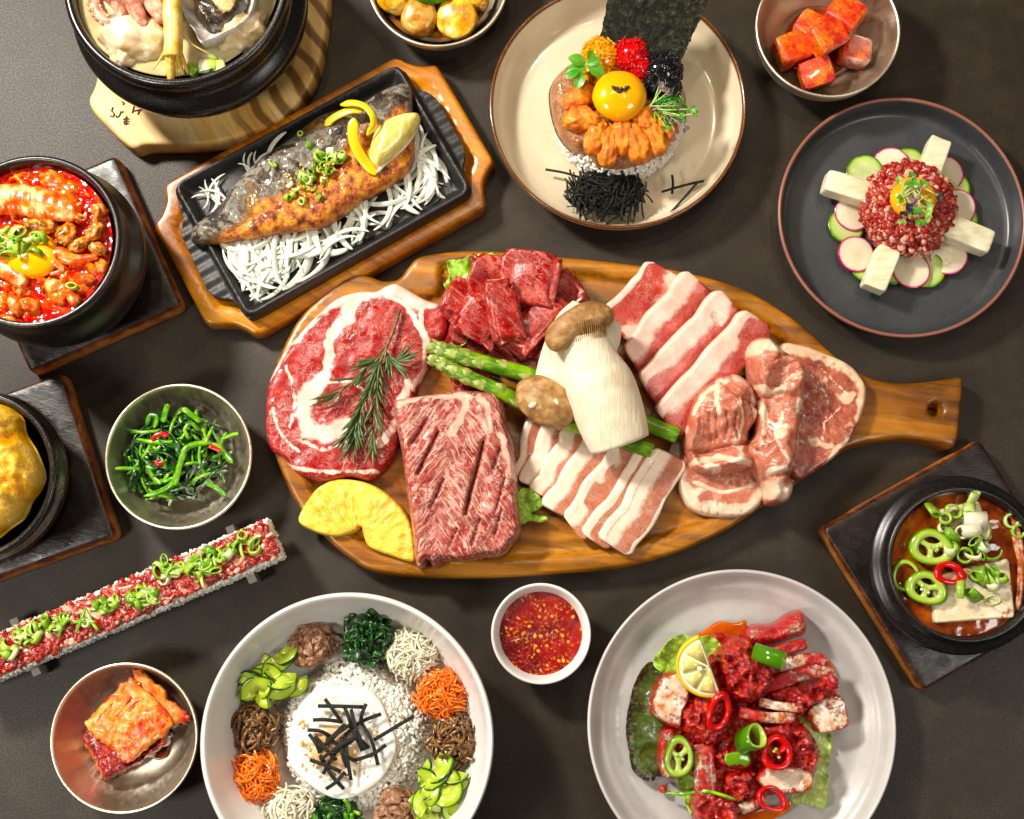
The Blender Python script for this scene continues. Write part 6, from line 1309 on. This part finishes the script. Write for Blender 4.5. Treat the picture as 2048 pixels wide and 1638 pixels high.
strips = [((650, 1398), (684, 1446)), ((636, 1412), (726, 1414)), ((626, 1440), (684, 1444)), ((688, 1412), (704, 1458)), ((702, 1418), (730, 1500)), ((732, 1408), (722, 1444)), ((762, 1428), (690, 1470)), ((828, 1432), (748, 1480)), ((616, 1460), (660, 1472)), ((618, 1468), (640, 1506)), ((690, 1448), (640, 1500)), ((720, 1470), (640, 1520)), ((700, 1452), (725, 1502)), ((722, 1444), (756, 1530)), ((772, 1490), (710, 1520)), ((690, 1470), (702, 1560)), ((676, 1494), (710, 1522)), ((620, 1520), (682, 1543)), ((674, 1500), (646, 1548)), ((640, 1510), (688, 1578)), ((690, 1544), (652, 1578)), ((630, 1472), (672, 1520)), ((684, 1474), (694, 1535)), ((654, 1490), (700, 1450)), ((660, 1512), (720, 1468)), ((712, 1470), (738, 1496)), ((652, 1476), (690, 1500))]
ns_ = thing('seaweed_strips', 'crossed dark seaweed strips on top of the fried egg', 'seaweed', P(690, 1490, .05))
for i, (p, q) in enumerate(strips):
    m_ = ((p[0]+q[0])/2+random.uniform(-5, 5), (p[1]+q[1])/2+random.uniform(-5, 5)); z = .0455+.0006*(i % 6)
    V, F = ribbon_px([p, m_, q], [z-.001, z+.0015, z-.001], 3.6, .7, taper=False, n=12, k=8, power=4); MB().add(V, F).obj('seaweed_strip', 'nori', ns_)
se = thing('sesame_sprinkle', 'toasted sesame seeds scattered on the fried egg', 'sesame', P(680, 1500, .045))
for (u, v) in rand_in([(605, 1440), (640, 1500), (660, 1540), (720, 1520), (735, 1545), (660, 1570), (620, 1540), (600, 1500)], 30)+[(745, 1458), (676, 1424), (652, 1426), (600, 1446), (752, 1470), (700, 1580), (605, 1530), (722, 1520), (728, 1545)]: inst(SES, 'sesame_seed', tuple(P(u, v, .0432)), (0, random.uniform(-.3, .3), random.uniform(0, 6)), 1.1, se)
b = B('carrot', True); b.fin(b.ramp(b.noise(120, 3), [(.3, 'd45a04'), (.5, 'e87a0a'), (.7, 'f0962a')]), .2, sss=.25, sscale=.003, ssr=(1, .4, .1), coat=.4, coatr=.08)
b = B('daikon', True); b.fin(b.ramp(b.noise(120, 3), [(.3, 'cfc5a8'), (.5, 'ded7c0'), (.7, 'ece8da')]), .2, sss=.35, sscale=.003, ssr=(1, .95, .8), coat=.4, coatr=.08)
simple('fern_mushroom', [(.3, '3c2510'), (.5, '664526'), (.7, '8a6840')], 1.4, 4, .25, .4, 6, coat=.35)
simple('minced_beef', [(.3, '5e3c26'), (.5, '8a6248'), (.7, 'ae8a70')], 1.6, 5, .35, .8, 5, coat=.15, bdist=.0014)
b = B('zucchini', True); o_ = b.attr('rad'); c = b.ramp(o_, [(.0, 'a8b84c'), (.6, 'b8c860'), (.9, '9cb83c'), (.965, '2c5a14'), (1, '123408')]); b.fin(c, .2, sss=.2, sscale=.003, ssr=(.7, 1, .3), coat=.4, coatr=.08)
CA = [strip_mesh('carrot', L, .00088, .0007, cu, n=14, k=6, seed=i, wave=.3, twist=tw, name='carrot_shred') for i, (L, cu, tw) in enumerate([(.024, 1.6, .6), (.03, 2.2, 1.2), (.018, .8, -1), (.026, -1.8, .4), (.021, 1.2, 2)])]
DA = [strip_mesh('daikon', L, .0009, .0006, cu, n=14, k=6, seed=i, wave=.3, twist=tw, name='radish_shred') for i, (L, cu, tw) in enumerate([(.024, 1.9, .6), (.03, 2.6, 1.2), (.018, 1.2, -1), (.026, -2.2, .4)])]
FM = [strip_mesh('fern_mushroom', L, r, r*.8, cu, n=14, k=7, seed=i, wave=.4, name='mushroom_shred') for i, (L, r, cu) in enumerate([(.024, .0016, 1.2), (.03, .0013, 2.4), (.016, .0020, .5), (.02, .0012, -1.6), (.026, .0010, 3.2)])]
BF = [strip_mesh('minced_beef', L, w_, .0009, cu, n=12, k=8, seed=i+40, wave=.6, twist=tw, taper=.6, name='beef_crumble') for i, (L, w_, cu, tw) in enumerate([(.012, .0026, .8, 1.5), (.016, .0032, -1.2, .8), (.010, .0034, 1.4, 2.4), (.014, .0022, .4, -1.8)])]
SPN = [strip_mesh('wilted_leaf', L, w_, .0008, cu, n=16, k=8, seed=i+20, wave=.5, twist=tw, taper=.5, name='spinach_leaf') for i, (L, w_, cu, tw) in enumerate([(.030, .0042, 1.2, .8), (.026, .0050, -.8, .5), (.034, .0032, 1.6, 1.2)])]
def zmesh(R, T, arc, i):
    k = 20; a = np.linspace(0, arc, k); rr = np.array([.25, .7, .93, 1, 1, .93, .7, .25]); zz = np.array([1, 1, 1, .7, -.7, -1, -1, -1])*T/2; V = []
    for x in a:
        for r_, z in zip(rr, zz): V.append((R*r_*math.cos(x)-R*.6, R*r_*math.sin(x), z+.0015*math.sin(x*2+i)))
    F = []
    for p in range(k-1):
        for q in range(8): F.append((p*8+q, p*8+(q+1) % 8, (p+1)*8+(q+1) % 8, (p+1)*8+q))
    F += [tuple(range(8)), tuple((k-1)*8+q for q in range(8))[::-1]]
    return MB().add(np.array(V), F, rad=np.tile(rr, k)).mesh('zucchini_slice', 'zucchini', org=(0, 0, 0))[0]
ZU = [zmesh(.0135, .0022, 3.2, 0), zmesh(.0115, .002, 2.4, 1), zmesh(.013, .0022, 4.2, 2), zmesh(.012, .003, 2.8, 3)]
TG = dict(tilt=.4, sc=(.85, 1.1))
def mound(name, lb, cat, u, v, rpx, hgt, ms, n, part, base, z=None, **k):
    r = np.hypot(u-693, v-1482)/294; tangle(name, lb, cat, u, v, bz(r)+(.013 if cat == 'zucchini' else .007 if v > 1600 else .004), rpx, hgt, ms, n, part=part, base=base, **{**TG, **k})
mound('minced_beef', 'brown crumbled beef mound at the top of the white bowl', 'beef', 628, 1290, 44, .018, BF, 110, 'beef_crumble', 'minced_beef', group='beef mounds')
mound('minced_beef', 'brown crumbled beef mound at the bottom edge of the white bowl', 'beef', 800, 1624, 50, .016, BF, 90, 'beef_crumble', 'minced_beef', group='beef mounds')
mound('spinach', 'dark green spinach mound at the top of the white bowl', 'spinach', 738, 1272, 48, .018, SPN, 46, 'spinach_leaf', 'wilted_leaf', swirl=2.2, group='spinach mounds')
mound('spinach', 'dark green spinach mound at the bottom edge of the white bowl', 'spinach', 672, 1640, 46, .016, SPN+GST[2:3], 30, 'spinach_leaf', 'wilted_leaf', group='spinach mounds')
mound('radish_shreds', 'white shredded radish mound at the upper right of the white bowl', 'radish', 824, 1308, 48, .018, DA, 110, 'radish_shred', 'daikon', basesc=.9, group='white radish mounds')
mound('radish_shreds', 'white shredded radish mound at the lower left of the white bowl', 'radish', 588, 1618, 50, .018, DA, 80, 'radish_shred', 'daikon', group='white radish mounds')
mound('carrot_shreds', 'orange shredded carrot mound at the right of the white bowl', 'carrot', 882, 1385, 49, .019, CA, 120, 'carrot_shred', 'carrot', group='carrot mounds')
mound('carrot_shreds', 'orange shredded carrot mound at the left of the white bowl', 'carrot', 516, 1550, 52, .019, CA, 90, 'carrot_shred', 'carrot', group='carrot mounds')
mound('brown_mushrooms', 'brown cooked mushroom mound at the right of the white bowl', 'mushroom', 908, 1478, 52, .017, FM, 70, 'mushroom_shred', 'fern_mushroom', group='mushroom mounds')
mound('brown_mushrooms', 'brown cooked mushroom mound at the left of the white bowl', 'mushroom', 510, 1452, 52, .017, FM[:3]*2+FM, 70, 'mushroom_shred', 'fern_mushroom', group='mushroom mounds')
mound('zucchini_slices', 'curled zucchini slices at the upper left of the white bowl', 'zucchini', 543, 1352, 46, .011, ZU, 20, 'zucchini_slice', None, tilt=.45, group='zucchini mounds')
mound('zucchini_slices', 'curled zucchini slices at the lower right of the white bowl', 'zucchini', 878, 1574, 46, .011, ZU, 20, 'zucchini_slice', None, tilt=.45, group='zucchini mounds')
GS2 = thing('spinach_sprig', 'bright green spinach stems on the upper spinach mound', 'spinach', P(745, 1290, .04))
for pts in ([(722, 1270), (732, 1292), (752, 1310), (770, 1318)], [(745, 1255), (748, 1280), (758, 1298)], [(760, 1290), (776, 1302), (772, 1318)], [(735, 1320), (745, 1306), (748, 1296)], [(700, 1298), (712, 1306), (728, 1306)]):
    V, F = ribbon_px(pts, [.038, .036], 4.5, 2.5, n=18, k=8); MB().add(V, F).obj('stem', 'green_stem', GS2)
# ================================================================== chilli sauce
b = B('chilli_sauce'); n = b.noise(55, 5, .65); f = b.noise(420, 3, .7); g = b.noise(40, 3, .5, 1.5)
c = b.ramp(n, [(.3, '4a0602'), (.5, '7a1003'), (.7, '9c2606')]); c = b.mix(b.math('MULTIPLY', b.step(f, .56, .62), b.step(g, .46, .54)), c, 'd89040')
b.fin(c, .12, coat=.5, coatr=.05, normal=b.bump(b.math('ADD', f, b.noise(200, 4)), .5, .0014))
liquid('chilli_sauce', 'chilli_sauce', 'dark red chilli sauce with seeds in the small white cup', 1083, 1267, .0255, 85, 'sauce', lumps=lambda x, y, t: (n2(x, y, 120, 3)*.0006, t*0), rings=50)
simple('chilli_seed', [(.3, 'd87a10'), (.6, 'eaa83c')], 4, 2, .3, coat=.3)
SED = MB().add(ICO2[0]*np.array((.0016, .0012, .0006)), ICO2[1]).mesh('chilli_seed', 'chilli_seed', org=(0, 0, 0))[0]
cs = thing('chilli_seeds', 'pale chilli seeds floating in the red sauce cup', 'seeds', P(1083, 1267, .026))
for (u, v) in [(1079, 1234), (1104, 1233), (1145, 1216), (1146, 1234), (1163, 1259), (1125, 1271), (1082, 1273), (1137, 1284), (1071, 1292), (1094, 1292), (1077, 1302), (1127, 1321), (1118, 1322), (1095, 1331), (1012, 1256), (1059, 1253), (1070, 1272)]: inst(SED, 'chilli_seed', tuple(P(u, v, .0262)), (random.uniform(-.3, .3), random.uniform(-.3, .3), random.uniform(0, 6)), random.uniform(.8, 1.1), cs)
# ================================================================== spicy raw crab
leafk = dict(amp=.006, freq=.04)
leaf_px('lettuce_leaf', 'green_lettuce', 'green lettuce leaf behind the lemon slice on the crab plate', [(1307, 1317), (1318, 1300), (1339, 1278), (1360, 1268), (1386, 1275), (1418, 1271), (1440, 1288), (1437, 1310), (1396, 1345), (1340, 1350), (1310, 1335)], .010, lift=.006, **leafk)
leaf_px('lettuce_leaf', 'red_lettuce', 'dark red-edged lettuce leaf at the left of the crab plate', [(1289, 1330), (1311, 1326), (1330, 1365), (1340, 1442), (1362, 1462), (1350, 1507), (1325, 1549), (1299, 1563), (1266, 1542), (1257, 1500), (1252, 1462), (1257, 1410), (1271, 1365)], .010, lift=.003, **leafk)
leaf_px('lettuce_leaf', 'pale_lettuce', 'pale lettuce leaf under the right side of the crab', [(1600, 1420), (1637, 1440), (1663, 1465), (1660, 1539), (1650, 1616), (1618, 1610), (1582, 1607), (1590, 1571), (1600, 1507)], .009, **leafk)
leaf_px('lettuce_leaf', 'green_lettuce', 'green lettuce leaf under the lower left of the crab', [(1345, 1540), (1392, 1530), (1410, 1597), (1396, 1640), (1379, 1625), (1362, 1580)], .009, **leafk)
simple('crab_paste', [(.2, '6e0a02'), (.46, '9a1a04'), (.62, 'b83408'), (.85, 'd06a22')], 1.5, 5, .16, .8, 5, coat=.5, bdist=.0018, rvar=.08)
b = B('crab_shell', True); n = b.noise(75, 5, .65); f = b.noise(330, 4, .7)
c = b.ramp(n, [(.36, 'c8703c'), (.46, 'dcbca0'), (.6, 'eaded0')]); k = b.step(b.math('ADD', b.attr('paste'), b.math('MULTIPLY_ADD', b.noise(70, 6, .75), 2.0, -1.0)), .40, .58)
c = b.mix(k, c, b.ramp(f, [(.35, '8a0a04'), (.55, 'b82606'), (.7, 'd05a1c')])); b.fin(c, .18, sss=.15, sscale=.002, coat=.5, coatr=.08, normal=b.bump(b.math('MULTIPLY', b.math('ADD', f, n), k), .8, .0018))
cb = thing('raw_crab', 'cut raw crab coated in dark red chilli paste on the grey plate', 'crab', P(1480, 1430, .010))
PASTE = []
def cpart(nm, mat, ol, H, z=.012, er=14, bump=.003, paste=.4, parent=cb, flakes=1):
    sd = random.random()*40
    rg = lambda p: 1-np.abs(n2(p[:, 0], p[:, 1], .035, 3, sd+7))*1.6
    V, F, px, d = hf(ol, z, lambda p, d: H*(.15+.85*rnd_edge(d, er))*((.75+.25*rg(p)) if mat == 'crab_paste' else .95)+bump*n2(p[:, 0], p[:, 1], .045, 4, sd)*sst(d, 0, 10)+.0016*n2(p[:, 0], p[:, 1], .17, 2, sd)*(mat == 'crab_paste'), step=3.8, undercut=.05)
    at = dict(paste=paste+.5*np.exp(-d/8)*(paste > 0)) if mat == 'crab_shell' else {}
    o = MB().add(V, F, **at).obj(nm, mat, parent)
    if mat != 'crab_paste': return o
    nf = int(len(px)*.028)
    idx = RNG.choice(np.nonzero(d > 1)[0], min(nf, 260)); bits(None, 'crab_paste', [V[k]+np.array((0, 0, .0004)) for k in idx], parent=o, name='chilli_flakes', s=(.0012, .0026))
    return o
cpart('sauce_bed', 'crab_paste', [(1310, 1400), (1340, 1345), (1400, 1320), (1450, 1290), (1520, 1290), (1580, 1340), (1650, 1370), (1640, 1420), (1600, 1440), (1625, 1500), (1600, 1570), (1520, 1600), (1440, 1640), (1395, 1640), (1390, 1560), (1340, 1520), (1330, 1450)], .014, z=.009, bump=.004)
cpart('shell_section', 'crab_shell', [(1614, 1416), (1676, 1387), (1695, 1436), (1689, 1455), (1656, 1465), (1631, 1462)], .014, er=4, bump=.0006, paste=.20)
cpart('shell_section', 'crab_shell', [(1321, 1465), (1350, 1462), (1356, 1549), (1340, 1558), (1318, 1539)], .016, er=5, bump=.0006, paste=.30)
cpart('shell_section', 'crab_shell', [(1299, 1416), (1318, 1358), (1353, 1342), (1379, 1387), (1366, 1423), (1357, 1458), (1315, 1439)], .024, er=8, bump=.0008, paste=.26)
cpart('body_section', 'crab_paste', [(1540, 1380), (1595, 1365), (1643, 1350), (1678, 1378), (1637, 1408), (1605, 1420), (1547, 1415)], .022)
cpart('claw', 'crab_shell', [(1485, 1271), (1508, 1249), (1547, 1246), (1579, 1226), (1608, 1223), (1614, 1265), (1579, 1281), (1540, 1290), (1500, 1292)], .024, er=20, paste=.55, bump=.002)
cpart('body_section', 'crab_paste', [(1520, 1445), (1579, 1432), (1618, 1458), (1640, 1494), (1637, 1536), (1618, 1571), (1579, 1545), (1536, 1510)], .026, er=26)
cpart('shell_section', 'crab_shell', [(1508, 1555), (1527, 1529), (1572, 1526), (1618, 1539), (1620, 1575), (1579, 1588), (1531, 1578)], .026, er=8, bump=.0008, paste=.28)
cpart('body_section', 'crab_paste', [(1424, 1504), (1482, 1484), (1508, 1507), (1498, 1539), (1444, 1535)], .020)
cpart('body_section', 'crab_paste', [(1353, 1429), (1379, 1397), (1418, 1387), (1463, 1397), (1469, 1442), (1444, 1484), (1392, 1490), (1366, 1465)], .028, er=26)
cpart('body_section', 'crab_paste', [(1386, 1584), (1418, 1578), (1473, 1600), (1475, 1640), (1440, 1660), (1392, 1650)], .022)
cpart('claw', 'crab_paste', [(1453, 1549), (1502, 1534), (1505, 1578), (1476, 1605), (1456, 1584)], .022)
cpart('body_section', 'crab_paste', [(1432, 1313), (1450, 1284), (1469, 1271), (1498, 1275), (1524, 1300), (1545, 1326), (1549, 1371), (1524, 1404), (1482, 1409), (1460, 1394), (1440, 1352)], .036, er=26, bump=.005)
cpart('body_section', 'crab_paste', [(1400, 1330), (1440, 1320), (1450, 1380), (1420, 1400), (1380, 1395)], .018)
def cleg(pts, r, z, paste=.55, nm='leg'):
    paste += .14
    n = 30; p2 = cr(pts, n, False); W = np.array([P(a, b_, z) for a, b_ in p2]); W[:, 2] = z+.002*np.sin(np.linspace(0, 3.1, n)); rr = r*PX*np.interp(np.linspace(0, 1, n), [0, .1, .5, .9, 1], [.9, 1, .9, 1, .75])
    V, F = sweep(W, rr*1.1, rr*.6, k=16, power=2.8); V[:, 2] += fbm(V*300, 2)*.0006; MB().add(V, F, paste=np.full(len(V), paste)).obj(nm, 'crab_shell', cb)
cleg([(1510, 1316), (1560, 1300), (1611, 1288)], 11, .032); cleg([(1520, 1342), (1590, 1322), (1632, 1317), (1650, 1332)], 11, .031, .45); cleg([(1510, 1380), (1575, 1356), (1640, 1342), (1668, 1374)], 13, .030, .5)
cleg([(1478, 1424), (1530, 1434), (1588, 1436)], 10, .034, .42); cleg([(1405, 1490), (1408, 1535), (1411, 1590)], 20, .026, .45); cleg([(1482, 1618), (1508, 1606), (1528, 1592)], 10, .022, .3); cleg([(1520, 1404), (1560, 1412), (1605, 1416)], 8, .034, .3)
b = B('orange_oil'); b.fin(b.ramp(b.noise(60, 4), [(.3, 'b04408'), (.7, 'cc7420')]), .08, coat=.3, sss=.2)
for ol, lb in [([(1382, 1275), (1405, 1262), (1437, 1243), (1470, 1246), (1492, 1240), (1488, 1268), (1450, 1300), (1410, 1300)], 'orange chilli oil pooled behind the crab'), ([(1470, 1636), (1510, 1620), (1560, 1610), (1582, 1596), (1580, 1620), (1540, 1642), (1490, 1655)], 'orange chilli oil pooled at the bottom edge of the crab plate'), ([(1636, 1306), (1652, 1312), (1666, 1332), (1672, 1348), (1660, 1344), (1646, 1326)], 'thin orange smear beside the crab legs')]:
    V, F, px, d = hf(ol, .0115, lambda p, d: .0012*rnd_edge(d, 6), step=7); MB().add(V, F).obj('chilli_oil', 'orange_oil', label=lb, cat='sauce')
lump('paste_drop', 'crab_paste', None, 1436, 1276, .0135, 14, 10, .004, 0, .2, 2, label='blob of red paste behind the lemon slice', cat='sauce')
lump('paste_drop', 'crab_paste', None, 1326, 1578, .0125, 7, 8, .003, 0, .2, 2, label='drop of red paste at the end of the thin green stem', cat='sauce')
V, F = ribbon_px([(1330, 1586), (1365, 1588), (1410, 1582), (1450, 1592), (1472, 1600)], [.018, .022, .032, .036, .034], 3.2, 2.4, n=26); MB().add(V, F).obj('water_dropwort_stem', 'green_stem', label='thin green herb stem lying across the lower crab', cat='herb')
# lemon slice
ls = thing('lemon_slice', 'half slice of lemon with seed on the crab plate', 'lemon', P(1400, 1330, .034))
def half(r0, r1, z0, z1, nm, mat, seg=26):
    a = np.linspace(0, np.pi, seg); V = []; 
    for x in a:
        for r_, z in ((r0, z1), (r1, z1), (r1, z0), (r0, z0)): V.append((r_*math.cos(x), r_*math.sin(x), z))
    F = []
    for i in range(seg-1):
        for q in range(4): F.append((i*4+q, i*4+(q+1) % 4, (i+1)*4+(q+1) % 4, (i+1)*4+q)[::-1])
    F += [(0, 1, 2, 3), tuple((seg-1)*4+q for q in range(4))[::-1]]
    R_ = rotm(-.25, -.28, math.radians(-69)+math.pi); V = np.array(V)@R_.T+P(1419, 1330, .046); return MB().add(V, F).obj(nm, mat, ls, smooth=nm == 'rind')
R0 = 62*PX
def seg_tri(a0, a1):
    V = []; k = 7; aa = np.linspace(a0, a1, k); r1 = .80*R0; am = (a0+a1)/2; ctr = np.array((math.cos(am), math.sin(am)))*.10*R0
    ring = [ctr]+[np.array((math.cos(x), math.sin(x)))*r1 for x in aa]
    top = [np.array((*p, .0046)) for p in ring]+[np.array((*((np.mean(ring, 0))), .0056))]; bot = [np.array((*p, .001)) for p in ring]; n_ = len(ring)
    F = [(i, (i+1) % n_, n_) for i in range(n_)]+[(i, i+n_+1, (i+1) % n_+n_+1, (i+1) % n_) for i in range(n_)]
    R_ = rotm(-.25, -.28, math.radians(-69)+math.pi); return np.array(top+bot)@R_.T+P(1419, 1330, .046), F
half(0.001, .90*R0, -.003, .0038, 'pith', 'lemon_pith'); half(.90*R0, R0, -.0035, .0034, 'rind', 'lemon_peel')
for i in range(4):
    V, F = seg_tri(math.pi*i/4+.07, math.pi*(i+1)/4-.07); MB().add(V, F).obj('segment', 'lemon_flesh', ls)
lump('seed', 'lemon_pith', ls, 1400, 1338, .051, 6, 5, .0015, 20, .05, 1, src=ICO2)
# chilli rings
b = B('chilli_green', True); o_ = b.attr('rad'); c = b.ramp(o_, [(0, 'b8cc78'), (.5, 'a6be5a'), (.8, '7ca034'), (1, '4c7c1a')]); b.fin(c, .15, sss=.15, sscale=.002, ssr=(.6, 1, .3), coat=.5, coatr=.06)
def pepper_ring(nm, label, mat, u, v, z, rx, ry, L, rot, tx, ty, wall=.24, web=0, group=None, cat='chilli'):
    k = 36; V = []; F = []
    a = np.linspace(0, 2*np.pi, k, endpoint=False); lobes = 1+.05*np.cos(3*a+1)
    rr = [1, 1.0, 1-wall*.5, 1-wall, 1-wall, 1]; zz = [-1, 1, 1.05, 1, -1, -1]
    for i in range(k):
        for r_, z_ in zip(rr[:5], zz[:5]): V.append((r_*lobes[i]*math.cos(a[i]), r_*lobes[i]*math.sin(a[i]), z_*L/2))
    for i in range(k):
        j = (i+1) % k
        for q in range(5): F.append((i*5+q, j*5+q, j*5+(q+1) % 5, i*5+(q+1) % 5))
    rad_ = np.tile([1, 1, .4, .3, .3], k).astype(float)
    V = np.array(V)*np.array((rx*PX, ry*PX, 1)); R_ = rotm(tx, ty, -math.radians(rot)); t = thing(nm, label, cat, P(u, v, z), group)
    MB().add(V@R_.T+P(u, v, z), F, rad=rad_).obj('wall', mat, t)
    for w_ in range(web):
        an = 2*math.pi*w_/web+.6; pth = np.array([(x*math.cos(an)*rx*PX, x*math.sin(an)*ry*PX, 0) for x in np.linspace(0, 1-wall*.8, 8)]); W_, F_ = sweep(pth, .0022*np.array([1.6, 1.3, 1.0, .9, .9, 1.1, 1.5, 2.0]), L*.42, k=8); MB().add(W_@R_.T+P(u, v, z), F_, rad=np.full(len(W_), .15)).obj('membrane', mat, t)
    if web:
        for w_ in range(3):
            an = random.uniform(0, 6.28); q = np.array((.25*math.cos(an)*rx*PX, .25*math.sin(an)*ry*PX, L*.5))@R_.T+P(u, v, z); V, F = ICO2; MB().add(V*np.array((.0013, .0011, .0006))+q, F).obj('seed', 'sprout_stem', t)
    return t
pepper_ring('chilli_ring', 'red chilli ring leaning below the lemon slice', 'chilli_red', 1437, 1424, .044, 22, 38, .005, 12, .15, .35, .34)
pepper_ring('chilli_ring', 'bright red chilli ring with seed at the lower right of the crab', 'chilli_red', 1552, 1507, .044, 28, 32, .008, 10, -.2, .1, .32, 1)
pepper_ring('chilli_ring', 'red chilli ring at the bottom of the crab', 'chilli_red', 1542, 1598, .038, 29, 22, .007, 25, -.3, .1, .26)
pepper_ring('chilli_ring', 'green chilli ring with seeds at the lower left of the crab', 'chilli_green', 1357, 1514, .034, 27, 39, .006, 4, .1, .1, .34, 3)
pepper_ring('chilli_ring', 'long green chilli ring lying on the upper crab body', 'chilli_green', 1538, 1312, .048, 17, 17, .022, -40, .9, .9, .3)
pepper_ring('chilli_ring', 'short green chilli ring in the middle of the crab', 'chilli_green', 1501, 1478, .044, 22, 24, .016, 20, -.5, .35, .22)
V, F = ribbon_px([(1450, 1522), (1475, 1516), (1500, 1522)], [.038, .040, .038], 12, 3, n=16); MB().add(V, F, rad=np.full(len(V), .9)).obj('chilli_piece', 'chilli_green', label='split green chilli piece in the middle of the crab', cat='chilli')
# ================================================================== bean paste stew
b = B('brown_broth'); n = b.noise(30, 4, .6, 1); b.fin(b.ramp(n, [(.38, '5e2606'), (.5, '8a400a'), (.62, 'aa6018')]), .06, spec=.6, coat=.35, coatr=.04, sss=.15, sscale=.004, normal=b.bump(b.noise(70, 2), .25, .0022))
liquid('bean_paste_broth', 'brown_broth', 'reddish brown bean paste broth in the right pot', 1930, 1131, .059, 147, 'broth', lumps=lambda x, y, t: (n2(x, y, 45, 2)*.0008, t*0), rings=60)
b = B('tofu'); n = b.noise(500, 3); c = b.mix(b.step(b.noise(60, 5, .75), .60, .66), b.ramp(b.noise(60, 3), [(.3, 'd6c8a4'), (.7, 'e4d8ba')]), 'b0481a'); b.fin(c, .3, sss=.3, sscale=.004, ssr=(1, .9, .7), coat=.2, normal=b.bump(b.math('ADD', n, b.noise(130, 4)), .3, .001))
def tofu(ol, H, z, lb):
    V, F, px, d = hf(quad_outline(ol, 5, 4), z, lambda p, d: H*(.4+.6*rnd_edge(d, 4))+.0006*n2(p[:, 0], p[:, 1], .04, 3), step=6, smooth=False); MB().add(V, F).obj('tofu_block', 'tofu', label=lb, cat='tofu')
tofu([(1861, 1152), (2016, 1116), (2028, 1236), (1866, 1247)], .008, .056, 'large white tofu block at the front of the brown stew')
tofu([(1872, 1020), (1956, 1000), (1986, 1080), (1915, 1080)], .006, .056, 'smaller tofu block under the scallions in the brown stew')
pepper_ring('chilli_ring', 'upper lobed green chilli ring floating in the brown stew', 'chilli_green', 1862, 1095, .066, 41, 33, .006, 14, .1, -.1, .42, 3)
pepper_ring('chilli_ring', 'lower lobed green chilli ring resting on the tofu corner', 'chilli_green', 1852, 1176, .066, 38, 30, .006, 22, .15, -.1, .42, 3)
pepper_ring('chilli_ring', 'green chilli ring half sunk against the left wall of the brown stew', 'chilli_green', 1812, 1152, .0595, 26, 30, .005, 0, .1, -.2, .26)
pepper_ring('chilli_ring', 'shiny red chilli ring on the tofu of the brown stew', 'chilli_red', 1897, 1148, .068, 30, 21, .007, 8, -.15, .1, .42)
sg = thing('scallion_garnish', 'chopped scallion rings on the brown tofu stew', 'scallion', P(1930, 1080, .064))
scallions([(1884, 1055), (1900, 1071), (1925, 1064), (1907, 1022), (1946, 998), (1950, 1081), (1969, 1058), (1963, 1107), (1930, 1110), (1907, 1096), (1956, 1150), (1986, 1167), (2002, 1157), (1922, 1181), (1946, 1190), (1986, 1201), (1968, 1152), (1938, 1020), (1955, 1095), (1982, 1100), (1866, 1020), (1978, 1160), (1990, 1148), (1900, 1100), (1890, 1038), (1945, 1108), (1966, 1090), (1930, 1030)], sg, .069, sc=(1.2, 1.8))
for (u, v, a, s_) in [(1950, 1040, 1.2, 1.0), (1942, 1060, 1.4, .8)]:
    V, F = ringmesh(.0062*s_, .016*s_, .002, 20); MB().add(V@rotm(0, 1.35, a-1.2).T+P(u, v, .071), F).obj('scallion_white', 'daikon', sg)
scallions([(2022, 1042), (2036, 1062)], sg, .062, tilt=.2, sc=(1.4, 1.6), sel=SCAL[:1])
simple('stew_squid', [(.3, '8a3410'), (.5, 'b87048'), (.7, 'd8b090')], 1.2, 4, .2, .4, 5, coat=.5)
for i, pts in enumerate([[(2010, 1010), (2030, 1050), (2040, 1090), (2046, 1140)], [(2026, 1070), (2040, 1120), (2040, 1180), (2034, 1220)]]):
    V, F = ribbon_px(pts, [.059, .0615, .0595], 6, 3, n=24); MB().add(V, F).obj('squid_strip', 'stew_squid', label=['reddish squid strip at the upper right edge of the brown stew', 'reddish squid strip at the right edge beside the tofu block'][i], cat='squid')
